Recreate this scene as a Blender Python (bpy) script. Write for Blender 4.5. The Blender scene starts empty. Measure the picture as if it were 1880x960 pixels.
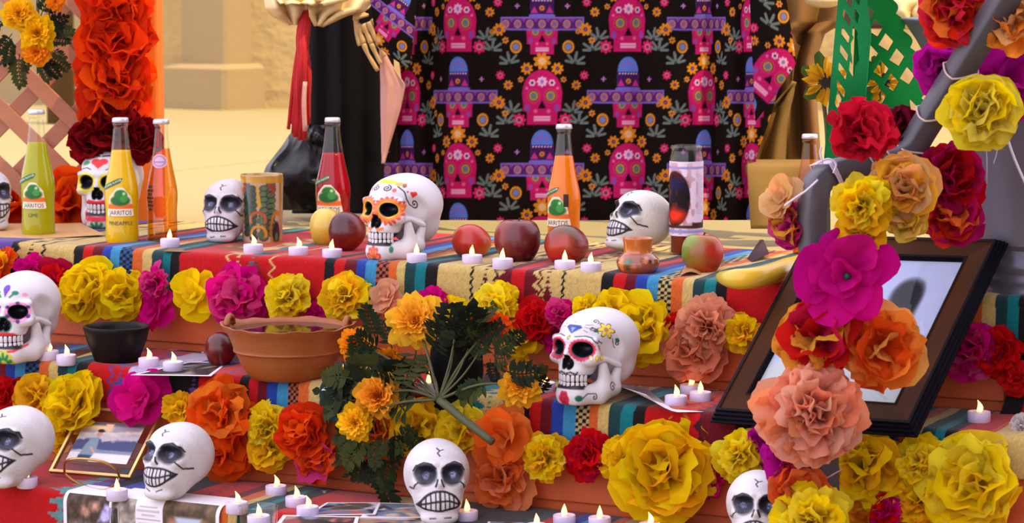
import bpy, bmesh, math, random
import numpy as np
from mathutils import Vector, Matrix, Euler

random.seed(7)
RNG = np.random.default_rng(11)
SC = bpy.context.scene
COL = SC.collection

# ------------------------------------------------------------------ camera
CAM = np.array([0.0, 0.0, 0.51])
PITCH = math.atan(500 / 4800)
FPX = 4800.0                                  # focal length in pixels of the 1880 px wide frame
cd = bpy.data.cameras.new('camera')
cd.sensor_width = 36.0
cd.lens = FPX / 1880 * 36.0
cd.clip_end = 200
cd.dof.use_dof = True
cd.dof.focus_distance = 4.65
cd.dof.aperture_fstop = 9.0
cam = bpy.data.objects.new('camera', cd)
COL.objects.link(cam)
cam.location = CAM
cam.rotation_euler = (math.pi / 2 - PITCH, 0, 0)
SC.camera = cam

# ------------------------------------------------------------------ sky, sun, exposure
SKY_COL, SKY_STR = (0.765, 0.745, 0.89), 3.05
SUN_COL, SUN_STR = (1.0, 0.80, 0.42), 5.6
SUN_ELEV, SUN_AZ = 62.0, -26.5                # azimuth: direction towards the sun, measured from +X
w = bpy.data.worlds.new('sky')
SC.world = w
w.use_nodes = True
bg = w.node_tree.nodes['Background']
bg.inputs[0].default_value = (*SKY_COL, 1)
bg.inputs[1].default_value = SKY_STR
sd = bpy.data.lights.new('sun', 'SUN')
sd.energy = SUN_STR
sd.color = SUN_COL
sd.angle = math.radians(0.6)
sun = bpy.data.objects.new('sun', sd)
COL.objects.link(sun)
_ce, _az = math.cos(math.radians(SUN_ELEV)), math.radians(SUN_AZ)
SUN_DIR = Vector((_ce * math.cos(_az), _ce * math.sin(_az), math.sin(math.radians(SUN_ELEV))))
sun.rotation_euler = SUN_DIR.to_track_quat('Z', 'Y').to_euler()
sun.location = (6, -2, 6)
SC.view_settings.view_transform = 'Standard'
SC.view_settings.look = 'None'
SC.view_settings.gamma = 1
SC.view_settings.use_curve_mapping = False
SC.view_settings.exposure = 0.0
try:
    SC.cycles.max_bounces = 8
    SC.cycles.transmission_bounces = 8
    SC.cycles.transparent_max_bounces = 8
    SC.cycles.caustics_reflective = False
    SC.cycles.caustics_refractive = False
    SC.cycles.sample_clamp_indirect = 4.0
except Exception:
    pass

# ------------------------------------------------------------------ camera geometry helpers
_c, _s = math.cos(PITCH), math.sin(PITCH)
FW, UPV, RT = np.array([0, _c, -_s]), np.array([0, _s, _c]), np.array([1.0, 0, 0])


def ray(px, py):
    return FW + RT * (px - 940) / FPX + UPV * (480 - py) / FPX


def atz(px, py, z):
    d = ray(px, py)
    return CAM + d * ((z - CAM[2]) / d[2])


def aty(px, py, y):
    d = ray(px, py)
    return CAM + d * (y / d[1])


def proj(P):
    d = np.asarray(P, float) - CAM
    z = d @ FW
    return np.stack([940 + FPX * (d @ RT) / z, 480 - FPX * (d @ UPV) / z], -1)


def pxm(P):
    """pixels per metre at a point"""
    return FPX / ((np.asarray(P, float) - CAM) @ FW)


# ------------------------------------------------------------------ altar frame of reference
YAW = math.radians(26.5)
U = np.array([math.cos(YAW), -math.sin(YAW), 0])        # along the step edges, to the right
N = np.array([-math.sin(YAW), -math.cos(YAW), 0])       # out of the risers, towards the viewer
UP = np.array([0, 0, 1.0])
Z = {1: 0.0, 2: -0.195, 3: -0.385}
EDGE = {1: (atz(130, 455, 0) + atz(1200, 510, 0)) / 2,
        2: (atz(130, 668, Z[2]) + atz(1200, 755, Z[2])) / 2,
        3: atz(250, 918, Z[3])}
for k in EDGE:                                          # u = 0 where the edge crosses X = 0
    EDGE[k] = EDGE[k] - U * (EDGE[k][0] / U[0])
RISE_OFF = 0.0


def T(k, u, n=0.0, z=0.0):
    """point on step k: u along the edge, n inward from the edge, z above the cloth"""
    return EDGE[k] + U * u - N * n + UP * z


def on_front(k, px, py, off=0.0):
    """pixel -> vertical plane of step k's front edge, moved out by off"""
    d = ray(px, py)
    o = EDGE[k] + N * off
    return CAM + d * (((o - CAM) @ N) / (d @ N))


_ut = np.linspace(-2, 2, 801)
_pt = {k: proj(EDGE[k][None] + U[None] * _ut[:, None])[:, 0] for k in (1, 2, 3)}


def px2u(k, px):
    return np.interp(px, _pt[k], _ut)


# ------------------------------------------------------------------ colour
def lin(c):
    c = np.asarray(c, float)
    if c.max() > 1.001:
        c = c / 255.0
    return np.where(c <= 0.04045, c / 12.92, ((c + 0.055) / 1.055) ** 2.4)


# ------------------------------------------------------------------ objects
def tag(o, label=None, cat=None, group=None, kind=None):
    if label: o['label'] = label
    if cat: o['category'] = cat
    if group: o['group'] = group
    if kind: o['kind'] = kind
    return o


def empty(name, loc, rot=(0, 0, 0), label=None, cat=None, group=None, scale=1.0):
    o = bpy.data.objects.new(name, None)
    o.empty_display_size = 0.02
    COL.objects.link(o)
    o.location = loc
    o.rotation_euler = rot
    o.scale = (scale,) * 3
    return tag(o, label, cat, group)


def obj(name, me, mat=None, parent=None, loc=None, rot=None, scale=None, color=None):
    o = bpy.data.objects.new(name, me)
    COL.objects.link(o)
    if mat is not None and len(me.materials) == 0:
        me.materials.append(mat)
    if parent is not None: o.parent = parent
    if loc is not None: o.location = loc
    if rot is not None: o.rotation_euler = rot
    if scale is not None: o.scale = scale if hasattr(scale, '__len__') else (scale,) * 3
    if color is not None: o.color = (*lin(color), 1)
    return o


def mesh(name, V, F, col=None, smooth=True):
    """V (n,3), F (m,k) index array or list of lists; col (n,3) sRGB 0-255 per vertex"""
    V = np.ascontiguousarray(V, np.float32)
    me = bpy.data.meshes.new(name)
    if isinstance(F, np.ndarray):
        m, k = F.shape
        me.vertices.add(len(V))
        me.vertices.foreach_set('co', V.ravel())
        me.loops.add(m * k)
        me.loops.foreach_set('vertex_index', np.ascontiguousarray(F, np.int32).ravel())
        me.polygons.add(m)
        me.polygons.foreach_set('loop_start', np.arange(0, m * k, k, dtype=np.int32))
        me.update(calc_edges=True)
    else:
        me.from_pydata(V.tolist(), [], F)
        me.update()
    if smooth:
        me.polygons.foreach_set('use_smooth', np.ones(len(me.polygons), bool))
    if col is not None:
        a = me.attributes.new('Col', 'FLOAT_COLOR', 'POINT')
        rgba = np.ones((len(V), 4), np.float32)
        rgba[:, :3] = lin(np.clip(np.asarray(col, float), 0, 255) / 255.0)
        a.data.foreach_set('color', rgba.ravel())
    return me


def gridF(nu, nv, cu=False, cv=False):
    i = np.arange(nu if cu else nu - 1)
    j = np.arange(nv if cv else nv - 1)
    I, J = np.meshgrid(i, j, indexing='ij')
    I2, J2 = (I + 1) % nu, (J + 1) % nv
    return np.stack([I * nv + J, I2 * nv + J, I2 * nv + J2, I * nv + J2], -1).reshape(-1, 4)


def grid(name, P, cu=False, cv=False, col=None, flip=False):
    nu, nv = P.shape[:2]
    F = gridF(nu, nv, cu, cv)
    if flip: F = F[:, ::-1]
    return mesh(name, P.reshape(-1, 3), F, None if col is None else np.asarray(col).reshape(-1, 3))


def shell(name, P, t, col=None, flip=False):
    """a sheet P (nu,nv,3) given the real thickness t (closed)"""
    nu, nv = P.shape[:2]
    du = np.gradient(P, axis=0)
    dv = np.gradient(P, axis=1)
    n = np.cross(du, dv)
    n /= np.linalg.norm(n, axis=-1, keepdims=True) + 1e-12
    if flip: n = -n
    V = np.concatenate([P.reshape(-1, 3), (P - n * t).reshape(-1, 3)])
    F1 = gridF(nu, nv)
    m = nu * nv
    idx = np.arange(m).reshape(nu, nv)
    loop = np.concatenate([idx[:-1, 0], idx[-1, :-1], idx[1:, -1][::-1], idx[0, 1:][::-1]])
    l2 = np.roll(loop, -1)
    side = np.stack([loop, l2, l2 + m, loop + m], -1)
    F = np.concatenate([F1, F1[:, ::-1] + m, side[:, ::-1]])
    if flip: F = F[:, ::-1]
    c = None
    if col is not None:
        cc = np.asarray(col).reshape(-1, 3)
        c = np.concatenate([cc, cc])
    return mesh(name, V, F, c)


def lathe(prof, seg=48, name='lathe', colf=None, warp=None):
    """prof list of (r,z); closed at the axis when r==0"""
    pr = np.asarray(prof, float)
    a = np.linspace(0, 2 * math.pi, seg, endpoint=False)
    P = np.zeros((seg, len(pr), 3))
    P[..., 0] = np.cos(a)[:, None] * pr[None, :, 0]
    P[..., 1] = np.sin(a)[:, None] * pr[None, :, 0]
    P[..., 2] = pr[None, :, 1]
    if warp is not None: P = warp(P)
    col = colf(P, a) if colf else None
    return grid(name, P, cu=True, col=col)


def smooth_prof(pts, n=6):
    """Catmull-Rom through profile points"""
    p = np.asarray(pts, float)
    q = np.vstack([2 * p[0] - p[1], p, 2 * p[-1] - p[-2]])
    out = []
    for i in range(1, len(q) - 2):
        for t in np.linspace(0, 1, n, endpoint=False):
            a, b, c, d = q[i - 1], q[i], q[i + 1], q[i + 2]
            out.append(0.5 * ((2 * b) + (-a + c) * t + (2 * a - 5 * b + 4 * c - d) * t * t + (-a + 3 * b - 3 * c + d) * t ** 3))
    out.append(p[-1])
    return np.array(out)


def tube_arrays(pts, r, seg=8, caps=True):
    pts = np.asarray(pts, float)
    n = len(pts)
    r = np.broadcast_to(np.asarray(r, float), (n,))
    tg = np.gradient(pts, axis=0)
    tg /= np.linalg.norm(tg, axis=1, keepdims=True) + 1e-12
    ref = np.array([0.31, 0.2, 0.93])
    if abs(tg[0] @ ref) > 0.9: ref = np.array([1.0, 0, 0])
    a = np.linspace(0, 2 * math.pi, seg, endpoint=False)
    nrm = ref - tg[0] * (tg[0] @ ref)
    V = np.zeros((n, seg, 3))
    for i in range(n):
        nrm = nrm - tg[i] * (tg[i] @ nrm)
        nrm /= np.linalg.norm(nrm) + 1e-12
        b = np.cross(tg[i], nrm)
        V[i] = pts[i] + r[i] * (np.cos(a)[:, None] * nrm + np.sin(a)[:, None] * b)
    F = gridF(n, seg, False, True)[:, ::-1]
    V = V.reshape(-1, 3)
    if caps:
        V = np.vstack([V, pts[0], pts[-1]])
        k = np.arange(seg)
        c0 = np.stack([k, (k + 1) % seg, np.full(seg, n * seg), np.full(seg, n * seg)], -1)
        b0 = (n - 1) * seg
        c1 = np.stack([b0 + (k + 1) % seg, b0 + k, np.full(seg, n * seg + 1), np.full(seg, n * seg + 1)], -1)
        F = np.concatenate([F, c0[:, [1, 0, 2, 3]], c1[:, [1, 0, 2, 3]]])
    return V, F


def tube(name, pts, r, seg=8):
    V, F = tube_arrays(pts, r, seg)
    fl = [list(dict.fromkeys(f)) for f in F.tolist()]
    return mesh(name, V, fl)


def tubes(name, lst, seg=6):
    Vs, Fs, o = [], [], 0
    for pts, r in lst:
        V, F = tube_arrays(pts, r, seg)
        Vs.append(V)
        Fs += [[i + o for i in dict.fromkeys(f)] for f in F.tolist()]
        o += len(V)
    return mesh(name, np.vstack(Vs), Fs)


def box(name, lo, hi, bev=0.0, M=None):
    bm = bmesh.new()
    bmesh.ops.create_cube(bm, size=1)
    lo, hi = np.array(lo, float), np.array(hi, float)
    for v in bm.verts:
        v.co = Vector((lo + hi) / 2 + np.array(v.co) * (hi - lo))
    if bev > 0:
        bmesh.ops.bevel(bm, geom=bm.edges[:], offset=bev, segments=2, affect='EDGES', profile=0.5)
    if M is not None: bm.transform(M)
    me = bpy.data.meshes.new(name)
    bm.to_mesh(me)
    bm.free()
    return me


def prism(name, poly, axis_o, ax, ay, az, t, bev=0.0):
    """polygon (list of 2-D points) in the plane o + x*ax + y*ay, extruded by t along az"""
    o, ax, ay, az = [np.asarray(v, float) for v in (axis_o, ax, ay, az)]
    bm = bmesh.new()
    vs = [bm.verts.new(Vector(o + ax * p[0] + ay * p[1])) for p in poly]
    f = bm.faces.new(vs)
    r = bmesh.ops.extrude_face_region(bm, geom=[f])
    for v in [g for g in r['geom'] if isinstance(g, bmesh.types.BMVert)]:
        v.co += Vector(az * t)
    bmesh.ops.recalc_face_normals(bm, faces=bm.faces[:])
    if bev > 0:
        bmesh.ops.bevel(bm, geom=bm.edges[:], offset=bev, segments=1, affect='EDGES')
    me = bpy.data.meshes.new(name)
    bm.to_mesh(me)
    bm.free()
    return me


# ------------------------------------------------------------------ noise
def vnoise(P, seed=0):
    """cheap smooth value noise, vectorised, P (...,3) -> (...)"""
    P = np.asarray(P, float)
    i = np.floor(P).astype(np.int64)
    f = P - i
    f = f * f * (3 - 2 * f)

    def h(x, y, z):
        n = (x * 374761393 + y * 668265263 + z * 2147483647 + seed * 974634777) & 0x7fffffff
        n = ((n ^ (n >> 13)) * 1274126177) & 0x7fffffff
        return ((n ^ (n >> 16)) & 0xffff) / 65535.0
    x, y, z = i[..., 0], i[..., 1], i[..., 2]
    fx, fy, fz = f[..., 0], f[..., 1], f[..., 2]
    a = h(x, y, z) * (1 - fx) + h(x + 1, y, z) * fx
    b = h(x, y + 1, z) * (1 - fx) + h(x + 1, y + 1, z) * fx
    c = h(x, y, z + 1) * (1 - fx) + h(x + 1, y, z + 1) * fx
    d = h(x, y + 1, z + 1) * (1 - fx) + h(x + 1, y + 1, z + 1) * fx
    return ((a * (1 - fy) + b * fy) * (1 - fz) + (c * (1 - fy) + d * fy) * fz) * 2 - 1


def fbm(P, seed=0, oct=3):
    s, a = 0, 1.0
    P = np.asarray(P, float)
    for o in range(oct):
        s = s + a * vnoise(P * 2 ** o, seed + o)
        a *= 0.5
    return s


# ------------------------------------------------------------------ surface nets: signed distance -> mesh arrays
def surface_nets(f, lo, hi, h):
    lo, hi = np.array(lo, float), np.array(hi, float)
    n = np.ceil((hi - lo) / h).astype(int) + 1
    ax = [lo[i] + h * np.arange(n[i]) for i in range(3)]
    G = np.stack(np.meshgrid(*ax, indexing='ij'), -1)
    v = f(G.reshape(-1, 3)).reshape(n)
    ins = v < 0
    cnt = np.zeros(n - 1)
    acc = np.zeros((*(n - 1), 3))
    sl = lambda o, m: slice(o, o + m)
    m = n - 1
    corners = [(a, b, c) for a in (0, 1) for b in (0, 1) for c in (0, 1)]
    for c0 in corners:
        for d in range(3):
            if c0[d] == 1: continue
            c1 = list(c0)
            c1[d] = 1
            A = v[sl(c0[0], m[0]), sl(c0[1], m[1]), sl(c0[2], m[2])]
            B = v[sl(c1[0], m[0]), sl(c1[1], m[1]), sl(c1[2], m[2])]
            x = (A < 0) != (B < 0)
            t = np.where(x, A / np.where(x, A - B, 1), 0)
            cnt += x
            for q in range(3):
                acc[..., q] += np.where(x, (c0[q] + (t if q == d else 0)), 0)
    act = cnt > 0
    idx = -np.ones(m, int)
    idx[act] = np.arange(act.sum())
    base = np.stack(np.meshgrid(*[np.arange(k) for k in m], indexing='ij'), -1)
    V = lo + h * (base[act] + acc[act] / cnt[act][:, None])
    Fs = []
    for d in range(3):
        e, g = (d + 1) % 3, (d + 2) % 3
        s0 = [slice(1, -1)] * 3
        s1 = [slice(1, -1)] * 3
        s0[d] = slice(0, -1)
        s1[d] = slice(1, None)
        A, B = ins[tuple(s0)], ins[tuple(s1)]
        for sgn, X in ((1, A & ~B), (0, ~A & B)):
            w = np.argwhere(X)
            if len(w) == 0: continue
            w = w + np.array([0 if q == d else 1 for q in range(3)])
            oe, og = np.eye(3, dtype=int)[e], np.eye(3, dtype=int)[g]
            q = [idx[tuple((w - oe - og).T)], idx[tuple((w - og).T)], idx[tuple(w.T)], idx[tuple((w - oe).T)]]
            q = np.stack(q if sgn else q[::-1], -1)
            Fs.append(q)
    F = np.concatenate(Fs)
    return V, F[(F >= 0).all(1)]


def smin(a, b, k):
    h = np.clip(0.5 + 0.5 * (b - a) / k, 0, 1)
    return b + (a - b) * h - k * h * (1 - h)


def smax(a, b, k):
    return -smin(-a, -b, k)


def sd_ell(p, c, r):
    q = (p - np.asarray(c)) / np.asarray(r)
    k0 = np.linalg.norm(q, axis=-1)
    k1 = np.linalg.norm(q / np.asarray(r), axis=-1) + 1e-9
    return k0 * (k0 - 1) / k1


def sd_cap(p, a, b, r0, r1=None):
    a, b = np.asarray(a, float), np.asarray(b, float)
    r1 = r0 if r1 is None else r1
    pa, ba = p - a, b - a
    h = np.clip((pa @ ba) / (ba @ ba), 0, 1)
    return np.linalg.norm(pa - h[:, None] * ba, axis=-1) - (r0 + (r1 - r0) * h)


# ------------------------------------------------------------------ painting of flat print on meshes (2-D signed distances)
def d_ell(u, v, c, r):
    x, y = (u - c[0]) / r[0], (v - c[1]) / r[1]
    k = np.sqrt(x * x + y * y)
    return (k - 1) * min(r)


def d_seg(u, v, a, b):
    bx, by = b[0] - a[0], b[1] - a[1]
    L = bx * bx + by * by + 1e-12
    h = np.clip(((u - a[0]) * bx + (v - a[1]) * by) / L, 0, 1)
    return np.hypot(u - a[0] - h * bx, v - a[1] - h * by)


def d_line(u, v, pts):
    d = np.full(np.shape(u), 1e9)
    for a, b in zip(pts[:-1], pts[1:]):
        d = np.minimum(d, d_seg(u, v, a, b))
    return d


def d_poly(u, v, pts):
    d = d_line(u, v, list(pts) + [pts[0]])
    ins = np.zeros(np.shape(u), bool)
    n = len(pts)
    for i in range(n):
        (x0, y0), (x1, y1) = pts[i], pts[(i + 1) % n]
        c = (y0 > v) != (y1 > v)
        ins ^= c & (u < (x1 - x0) * (v - y0) / (y1 - y0 + 1e-12) + x0)
    return np.where(ins, -d, d)


def d_flower(u, v, c, r, n=8, inner=0.62, ph=0.0, sharp=1.0):
    x, y = u - c[0], v - c[1]
    a = np.arctan2(y, x)
    w = np.abs(np.cos((a - ph) * n / 2)) ** sharp
    return np.hypot(x, y) - r * (inner + (1 - inner) * w)


def d_rect(u, v, x0, y0, x1, y1):
    dx = np.maximum(x0 - u, u - x1)
    dy = np.maximum(y0 - v, v - y1)
    return np.maximum(dx, dy)


def blend(C, d, col, aa, op=1.0, mask=None):
    a = np.clip(0.5 - d / aa, 0, 1) * op
    if mask is not None: a = a * mask
    C[...] = C * (1 - a[..., None]) + np.asarray(col, float) * a[..., None]


def spiral(c, r, turns=1.6, a0=0.0, sgn=1, n=26):
    t = np.linspace(0, 1, n)
    a = a0 + sgn * turns * 2 * math.pi * t
    rr = r * (1 - 0.88 * t)
    return [(c[0] + q * math.cos(b), c[1] + q * math.sin(b)) for q, b in zip(rr, a)]


def sheet2d(f, x0, y0, x1, y1, h, snap=2):
    """planar mesh (V2, F) of the region f<0, its rim pulled onto f=0"""
    nx, ny = int((x1 - x0) / h) + 2, int((y1 - y0) / h) + 2
    X, Y = np.meshgrid(x0 + h * np.arange(nx), y0 + h * np.arange(ny), indexing='ij')
    F = gridF(nx, ny)
    cx, cy = X.ravel()[F].mean(1), Y.ravel()[F].mean(1)
    F = F[f(cx, cy) < 0]
    used, inv = np.unique(F, return_inverse=True)
    F = inv.reshape(-1, 4)
    V = np.stack([X.ravel()[used], Y.ravel()[used]], -1)
    e = np.sort(np.concatenate([F[:, [0, 1]], F[:, [1, 2]], F[:, [2, 3]], F[:, [3, 0]]]), axis=1)
    ue, cnt = np.unique(e, axis=0, return_counts=True)
    rim = np.unique(ue[cnt == 1])
    for _ in range(snap):
        u, v = V[rim, 0], V[rim, 1]
        d = f(u, v)
        eps = h * 0.2
        gx = (f(u + eps, v) - f(u - eps, v)) / (2 * eps)
        gy = (f(u, v + eps) - f(u, v - eps)) / (2 * eps)
        g2 = gx * gx + gy * gy + 1e-3
        V[rim, 0] -= np.clip(d * gx / g2, -h * .7, h * .7)
        V[rim, 1] -= np.clip(d * gy / g2, -h * .7, h * .7)
    return V, F


# ------------------------------------------------------------------ materials
def new_mat(name):
    m = bpy.data.materials.new(name)
    m.use_nodes = True
    nt = m.node_tree
    return m, nt, nt.nodes['Principled BSDF']


def add_bump(nt, b, scale, strength, dist=0.002, stretch=None, coord='Object', detail=3, kind='noise'):
    tc = nt.nodes.new('ShaderNodeTexCoord')
    mp = nt.nodes.new('ShaderNodeMapping')
    if stretch: mp.inputs['Scale'].default_value = stretch
    nt.links.new(tc.outputs[coord], mp.inputs[0])
    if kind == 'noise':
        n = nt.nodes.new('ShaderNodeTexNoise')
        n.inputs['Scale'].default_value = scale
        n.inputs['Detail'].default_value = detail
        out = n.outputs[0]
    else:
        n = nt.nodes.new('ShaderNodeTexVoronoi')
        n.inputs['Scale'].default_value = scale
        out = n.outputs[0]
    nt.links.new(mp.outputs[0], n.inputs[0])
    bp = nt.nodes.new('ShaderNodeBump')
    bp.inputs['Strength'].default_value = strength
    bp.inputs['Distance'].default_value = dist
    nt.links.new(out, bp.inputs['Height'])
    nt.links.new(bp.outputs[0], b.inputs['Normal'])
    return mp


def mat_plain(name, col, rough=0.5, metal=0.0, spec=0.5, var=0.0, vscale=20, bump=None, emit=None, coat=0.0, stretch=None, trans=0.0):
    m, nt, b = new_mat(name)
    c = lin(col)
    b.inputs['Base Color'].default_value = (*c, 1)
    b.inputs['Roughness'].default_value = rough
    b.inputs['Metallic'].default_value = metal
    b.inputs['Specular IOR Level'].default_value = spec
    b.inputs['Coat Weight'].default_value = coat
    b.inputs['Coat Roughness'].default_value = 0.08
    b.inputs['Transmission Weight'].default_value = trans
    if var > 0:
        tc = nt.nodes.new('ShaderNodeTexCoord')
        mp = nt.nodes.new('ShaderNodeMapping')
        if stretch: mp.inputs['Scale'].default_value = stretch
        n = nt.nodes.new('ShaderNodeTexNoise')
        n.inputs['Scale'].default_value = vscale
        n.inputs['Detail'].default_value = 4
        r = nt.nodes.new('ShaderNodeMix')
        r.data_type = 'RGBA'
        r.inputs['A'].default_value = (*(c * (1 - var)), 1)
        r.inputs['B'].default_value = (*np.minimum(c * (1 + var), 1), 1)
        nt.links.new(tc.outputs['Object'], mp.inputs[0])
        nt.links.new(mp.outputs[0], n.inputs[0])
        nt.links.new(n.outputs[0], r.inputs['Factor'])
        nt.links.new(r.outputs['Result'], b.inputs['Base Color'])
    if bump: add_bump(nt, b, bump[0], bump[1], bump[2] if len(bump) > 2 else 0.002, stretch)
    if emit:
        b.inputs['Emission Color'].default_value = (*lin(emit[0]), 1)
        b.inputs['Emission Strength'].default_value = emit[1]
    return m


def mat_vc(name, rough=0.5, spec=0.5, bump=None, coat=0.0, transl=0.0, metal=0.0, stretch=None, sheen=0.0):
    """material whose colour is the painted 'Col' attribute"""
    m, nt, b = new_mat(name)
    at = nt.nodes.new('ShaderNodeAttribute')
    at.attribute_name = 'Col'
    nt.links.new(at.outputs['Color'], b.inputs['Base Color'])
    b.inputs['Roughness'].default_value = rough
    b.inputs['Specular IOR Level'].default_value = spec
    b.inputs['Coat Weight'].default_value = coat
    b.inputs['Coat Roughness'].default_value = 0.1
    b.inputs['Metallic'].default_value = metal
    b.inputs['Sheen Weight'].default_value = sheen
    if bump: add_bump(nt, b, bump[0], bump[1], bump[2] if len(bump) > 2 else 0.002, stretch)
    if transl > 0:
        out = nt.nodes['Material Output']
        t = nt.nodes.new('ShaderNodeBsdfTranslucent')
        nt.links.new(at.outputs['Color'], t.inputs[0])
        mx = nt.nodes.new('ShaderNodeMixShader')
        mx.inputs[0].default_value = transl
        nt.links.new(b.outputs[0], mx.inputs[1])
        nt.links.new(t.outputs[0], mx.inputs[2])
        nt.links.new(mx.outputs[0], out.inputs[0])
    return m


def mat_objcol(name, rough=0.85, transl=0.55, bump=(60, 0.5, 0.004), spec=0.12, var=0.10):
    """tint taken from each object's own colour: tissue paper, petals, leaves"""
    m, nt, b = new_mat(name)
    oi = nt.nodes.new('ShaderNodeObjectInfo')
    tc = nt.nodes.new('ShaderNodeTexCoord')
    n = nt.nodes.new('ShaderNodeTexNoise')
    n.inputs['Scale'].default_value = 3.0
    n.inputs['Detail'].default_value = 3
    nt.links.new(tc.outputs['Object'], n.inputs[0])
    mr = nt.nodes.new('ShaderNodeMapRange')
    mr.inputs[3].default_value = 1 - var
    mr.inputs[4].default_value = 1 + var
    nt.links.new(n.outputs[0], mr.inputs[0])
    mu = nt.nodes.new('ShaderNodeVectorMath')
    mu.operation = 'SCALE'
    nt.links.new(oi.outputs['Color'], mu.inputs[0])
    nt.links.new(mr.outputs[0], mu.inputs['Scale'])
    nt.links.new(mu.outputs[0], b.inputs['Base Color'])
    b.inputs['Roughness'].default_value = rough
    b.inputs['Specular IOR Level'].default_value = spec
    if bump: add_bump(nt, b, bump[0], bump[1], bump[2])
    if transl > 0:
        out = nt.nodes['Material Output']
        t = nt.nodes.new('ShaderNodeBsdfTranslucent')
        nt.links.new(mu.outputs[0], t.inputs[0])
        mx = nt.nodes.new('ShaderNodeMixShader')
        mx.inputs[0].default_value = transl
        nt.links.new(b.outputs[0], mx.inputs[1])
        nt.links.new(t.outputs[0], mx.inputs[2])
        nt.links.new(mx.outputs[0], out.inputs[0])
    return m


def mat_glass(name, col=(255, 255, 255), rough=0.02, ior=1.45, gain=1.0):
    """thin clear glass: see-through with fresnel reflections"""
    m, nt, b = new_mat(name)
    nt.nodes.remove(b)
    out = nt.nodes['Material Output']
    tr = nt.nodes.new('ShaderNodeBsdfTransparent')
    tr.inputs[0].default_value = (*lin(col), 1)
    gl = nt.nodes.new('ShaderNodeBsdfGlossy')
    gl.inputs['Roughness'].default_value = rough
    lw = nt.nodes.new('ShaderNodeLayerWeight')
    lw.inputs['Blend'].default_value = 0.5
    pw = nt.nodes.new('ShaderNodeMath')
    pw.operation = 'POWER'
    pw.inputs[1].default_value = 4.0
    nt.links.new(lw.outputs['Facing'], pw.inputs[0])
    fr = nt.nodes.new('ShaderNodeMath')
    fr.operation = 'MULTIPLY_ADD'
    fr.inputs[1].default_value = 0.6 * gain
    fr.inputs[2].default_value = 0.035 * gain
    nt.links.new(pw.outputs[0], fr.inputs[0])
    mx = nt.nodes.new('ShaderNodeMixShader')
    nt.links.new(fr.outputs[0], mx.inputs[0])
    nt.links.new(tr.outputs[0], mx.inputs[1])
    nt.links.new(gl.outputs[0], mx.inputs[2])
    nt.links.new(mx.outputs[0], out.inputs[0])
    return m


M = {}
M['tissue'] = mat_objcol('crinkled tissue paper')
M['leaf'] = mat_objcol('fabric leaf', rough=0.8, transl=0.12, bump=(40, 0.3, 0.003), spec=0.1)
M['print'] = mat_vc('printed cloth', rough=0.9, spec=0.05, bump=(900, 0.25, 0.0006), stretch=(1, 1, 1))
M['weave'] = mat_vc('woven serape', rough=0.9, spec=0.1, bump=(420, 0.55, 0.0016), sheen=0.15)
M['paint'] = mat_vc('painted plaster', rough=0.42, spec=0.4, bump=(70, 0.12, 0.002))
M['mache'] = mat_vc('painted papier mache', rough=0.5, spec=0.35, bump=(38, 0.35, 0.003))
M['fruit'] = mat_vc('fruit skin', rough=0.28, spec=0.5, bump=(60, 0.05, 0.001))
M['glaze'] = mat_vc('glazed pottery', rough=0.18, spec=0.6, coat=0.4, bump=(30, 0.1, 0.001))
M['paper'] = mat_vc('printed paper', rough=0.6, spec=0.15)
M['label'] = mat_vc('printed label', rough=0.45, spec=0.3)
M['tooth'] = mat_plain('painted tooth', (206, 198, 200), 0.4, var=0.04)
# ================================================================== SETTING
MT = Matrix(((U[0], -N[0], 0, 0), (U[1], -N[1], 0, 0), (0, 0, 1, 0), (0, 0, 0, 1)))


def boxT(name, k, u0, u1, n0, n1, z0, z1, bev=0.002):
    """box in the frame of step k (u along the edge, n inward, z absolute)"""
    me = box(name, (u0, n0, z0), (u1, n1, z1), bev)
    e = EDGE[k]
    me.transform(Matrix.Translation((e[0], e[1], 0)) @ MT)
    return me


M['concrete'] = mat_plain('sunlit concrete paving', (146, 130, 84), 0.9, var=0.05, vscale=3, bump=(40, 0.15, 0.003))
M['step'] = mat_plain('step concrete', (120, 84, 66), 0.9, var=0.1, vscale=8)
M['terracotta'] = mat_plain('terracotta painted board', (190, 84, 34), 0.62, var=0.12, vscale=5, bump=(35, 0.2, 0.002), stretch=(1, 6, 6))
M['stucco'] = mat_plain('cream stucco', (156, 132, 90), 0.92, var=0.04, vscale=4, bump=(30, 0.35, 0.006))
M['stucco2'] = mat_plain('rough cream stucco', (176, 148, 96), 0.95, var=0.08, vscale=6, bump=(12, 0.8, 0.02))
M['off'] = mat_plain('grey shade block', (140, 132, 128), 0.9)

# plaza (level with the top step) laid in big slabs
fl = obj('floor', boxT('floor', 1, -9, 14, 0.06, 12, -0.30, -0.024, 0), M['concrete'])
fl['kind'] = 'structure'
jn = atz(325, 313, -0.012) - EDGE[1]
u_j = float(jn @ U)
for iu in range(-3, 5):
    for jn_ in range(4):
        s = obj('paving_slab', boxT('paving_slab', 1, u_j + iu * 2.4 + 0.007, u_j + (iu + 1) * 2.4 - 0.007,
                                    0.03 + jn_ * 3.0, 0.03 + (jn_ + 1) * 3.0 - 0.006, -0.026, -0.012, 0.003), M['concrete'], fl)
lower = obj('floor', boxT('floor', 3, -4, 4, -8, 0.02, -0.62, -0.58, 0), M['concrete'])
lower['kind'] = 'structure'

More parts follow.
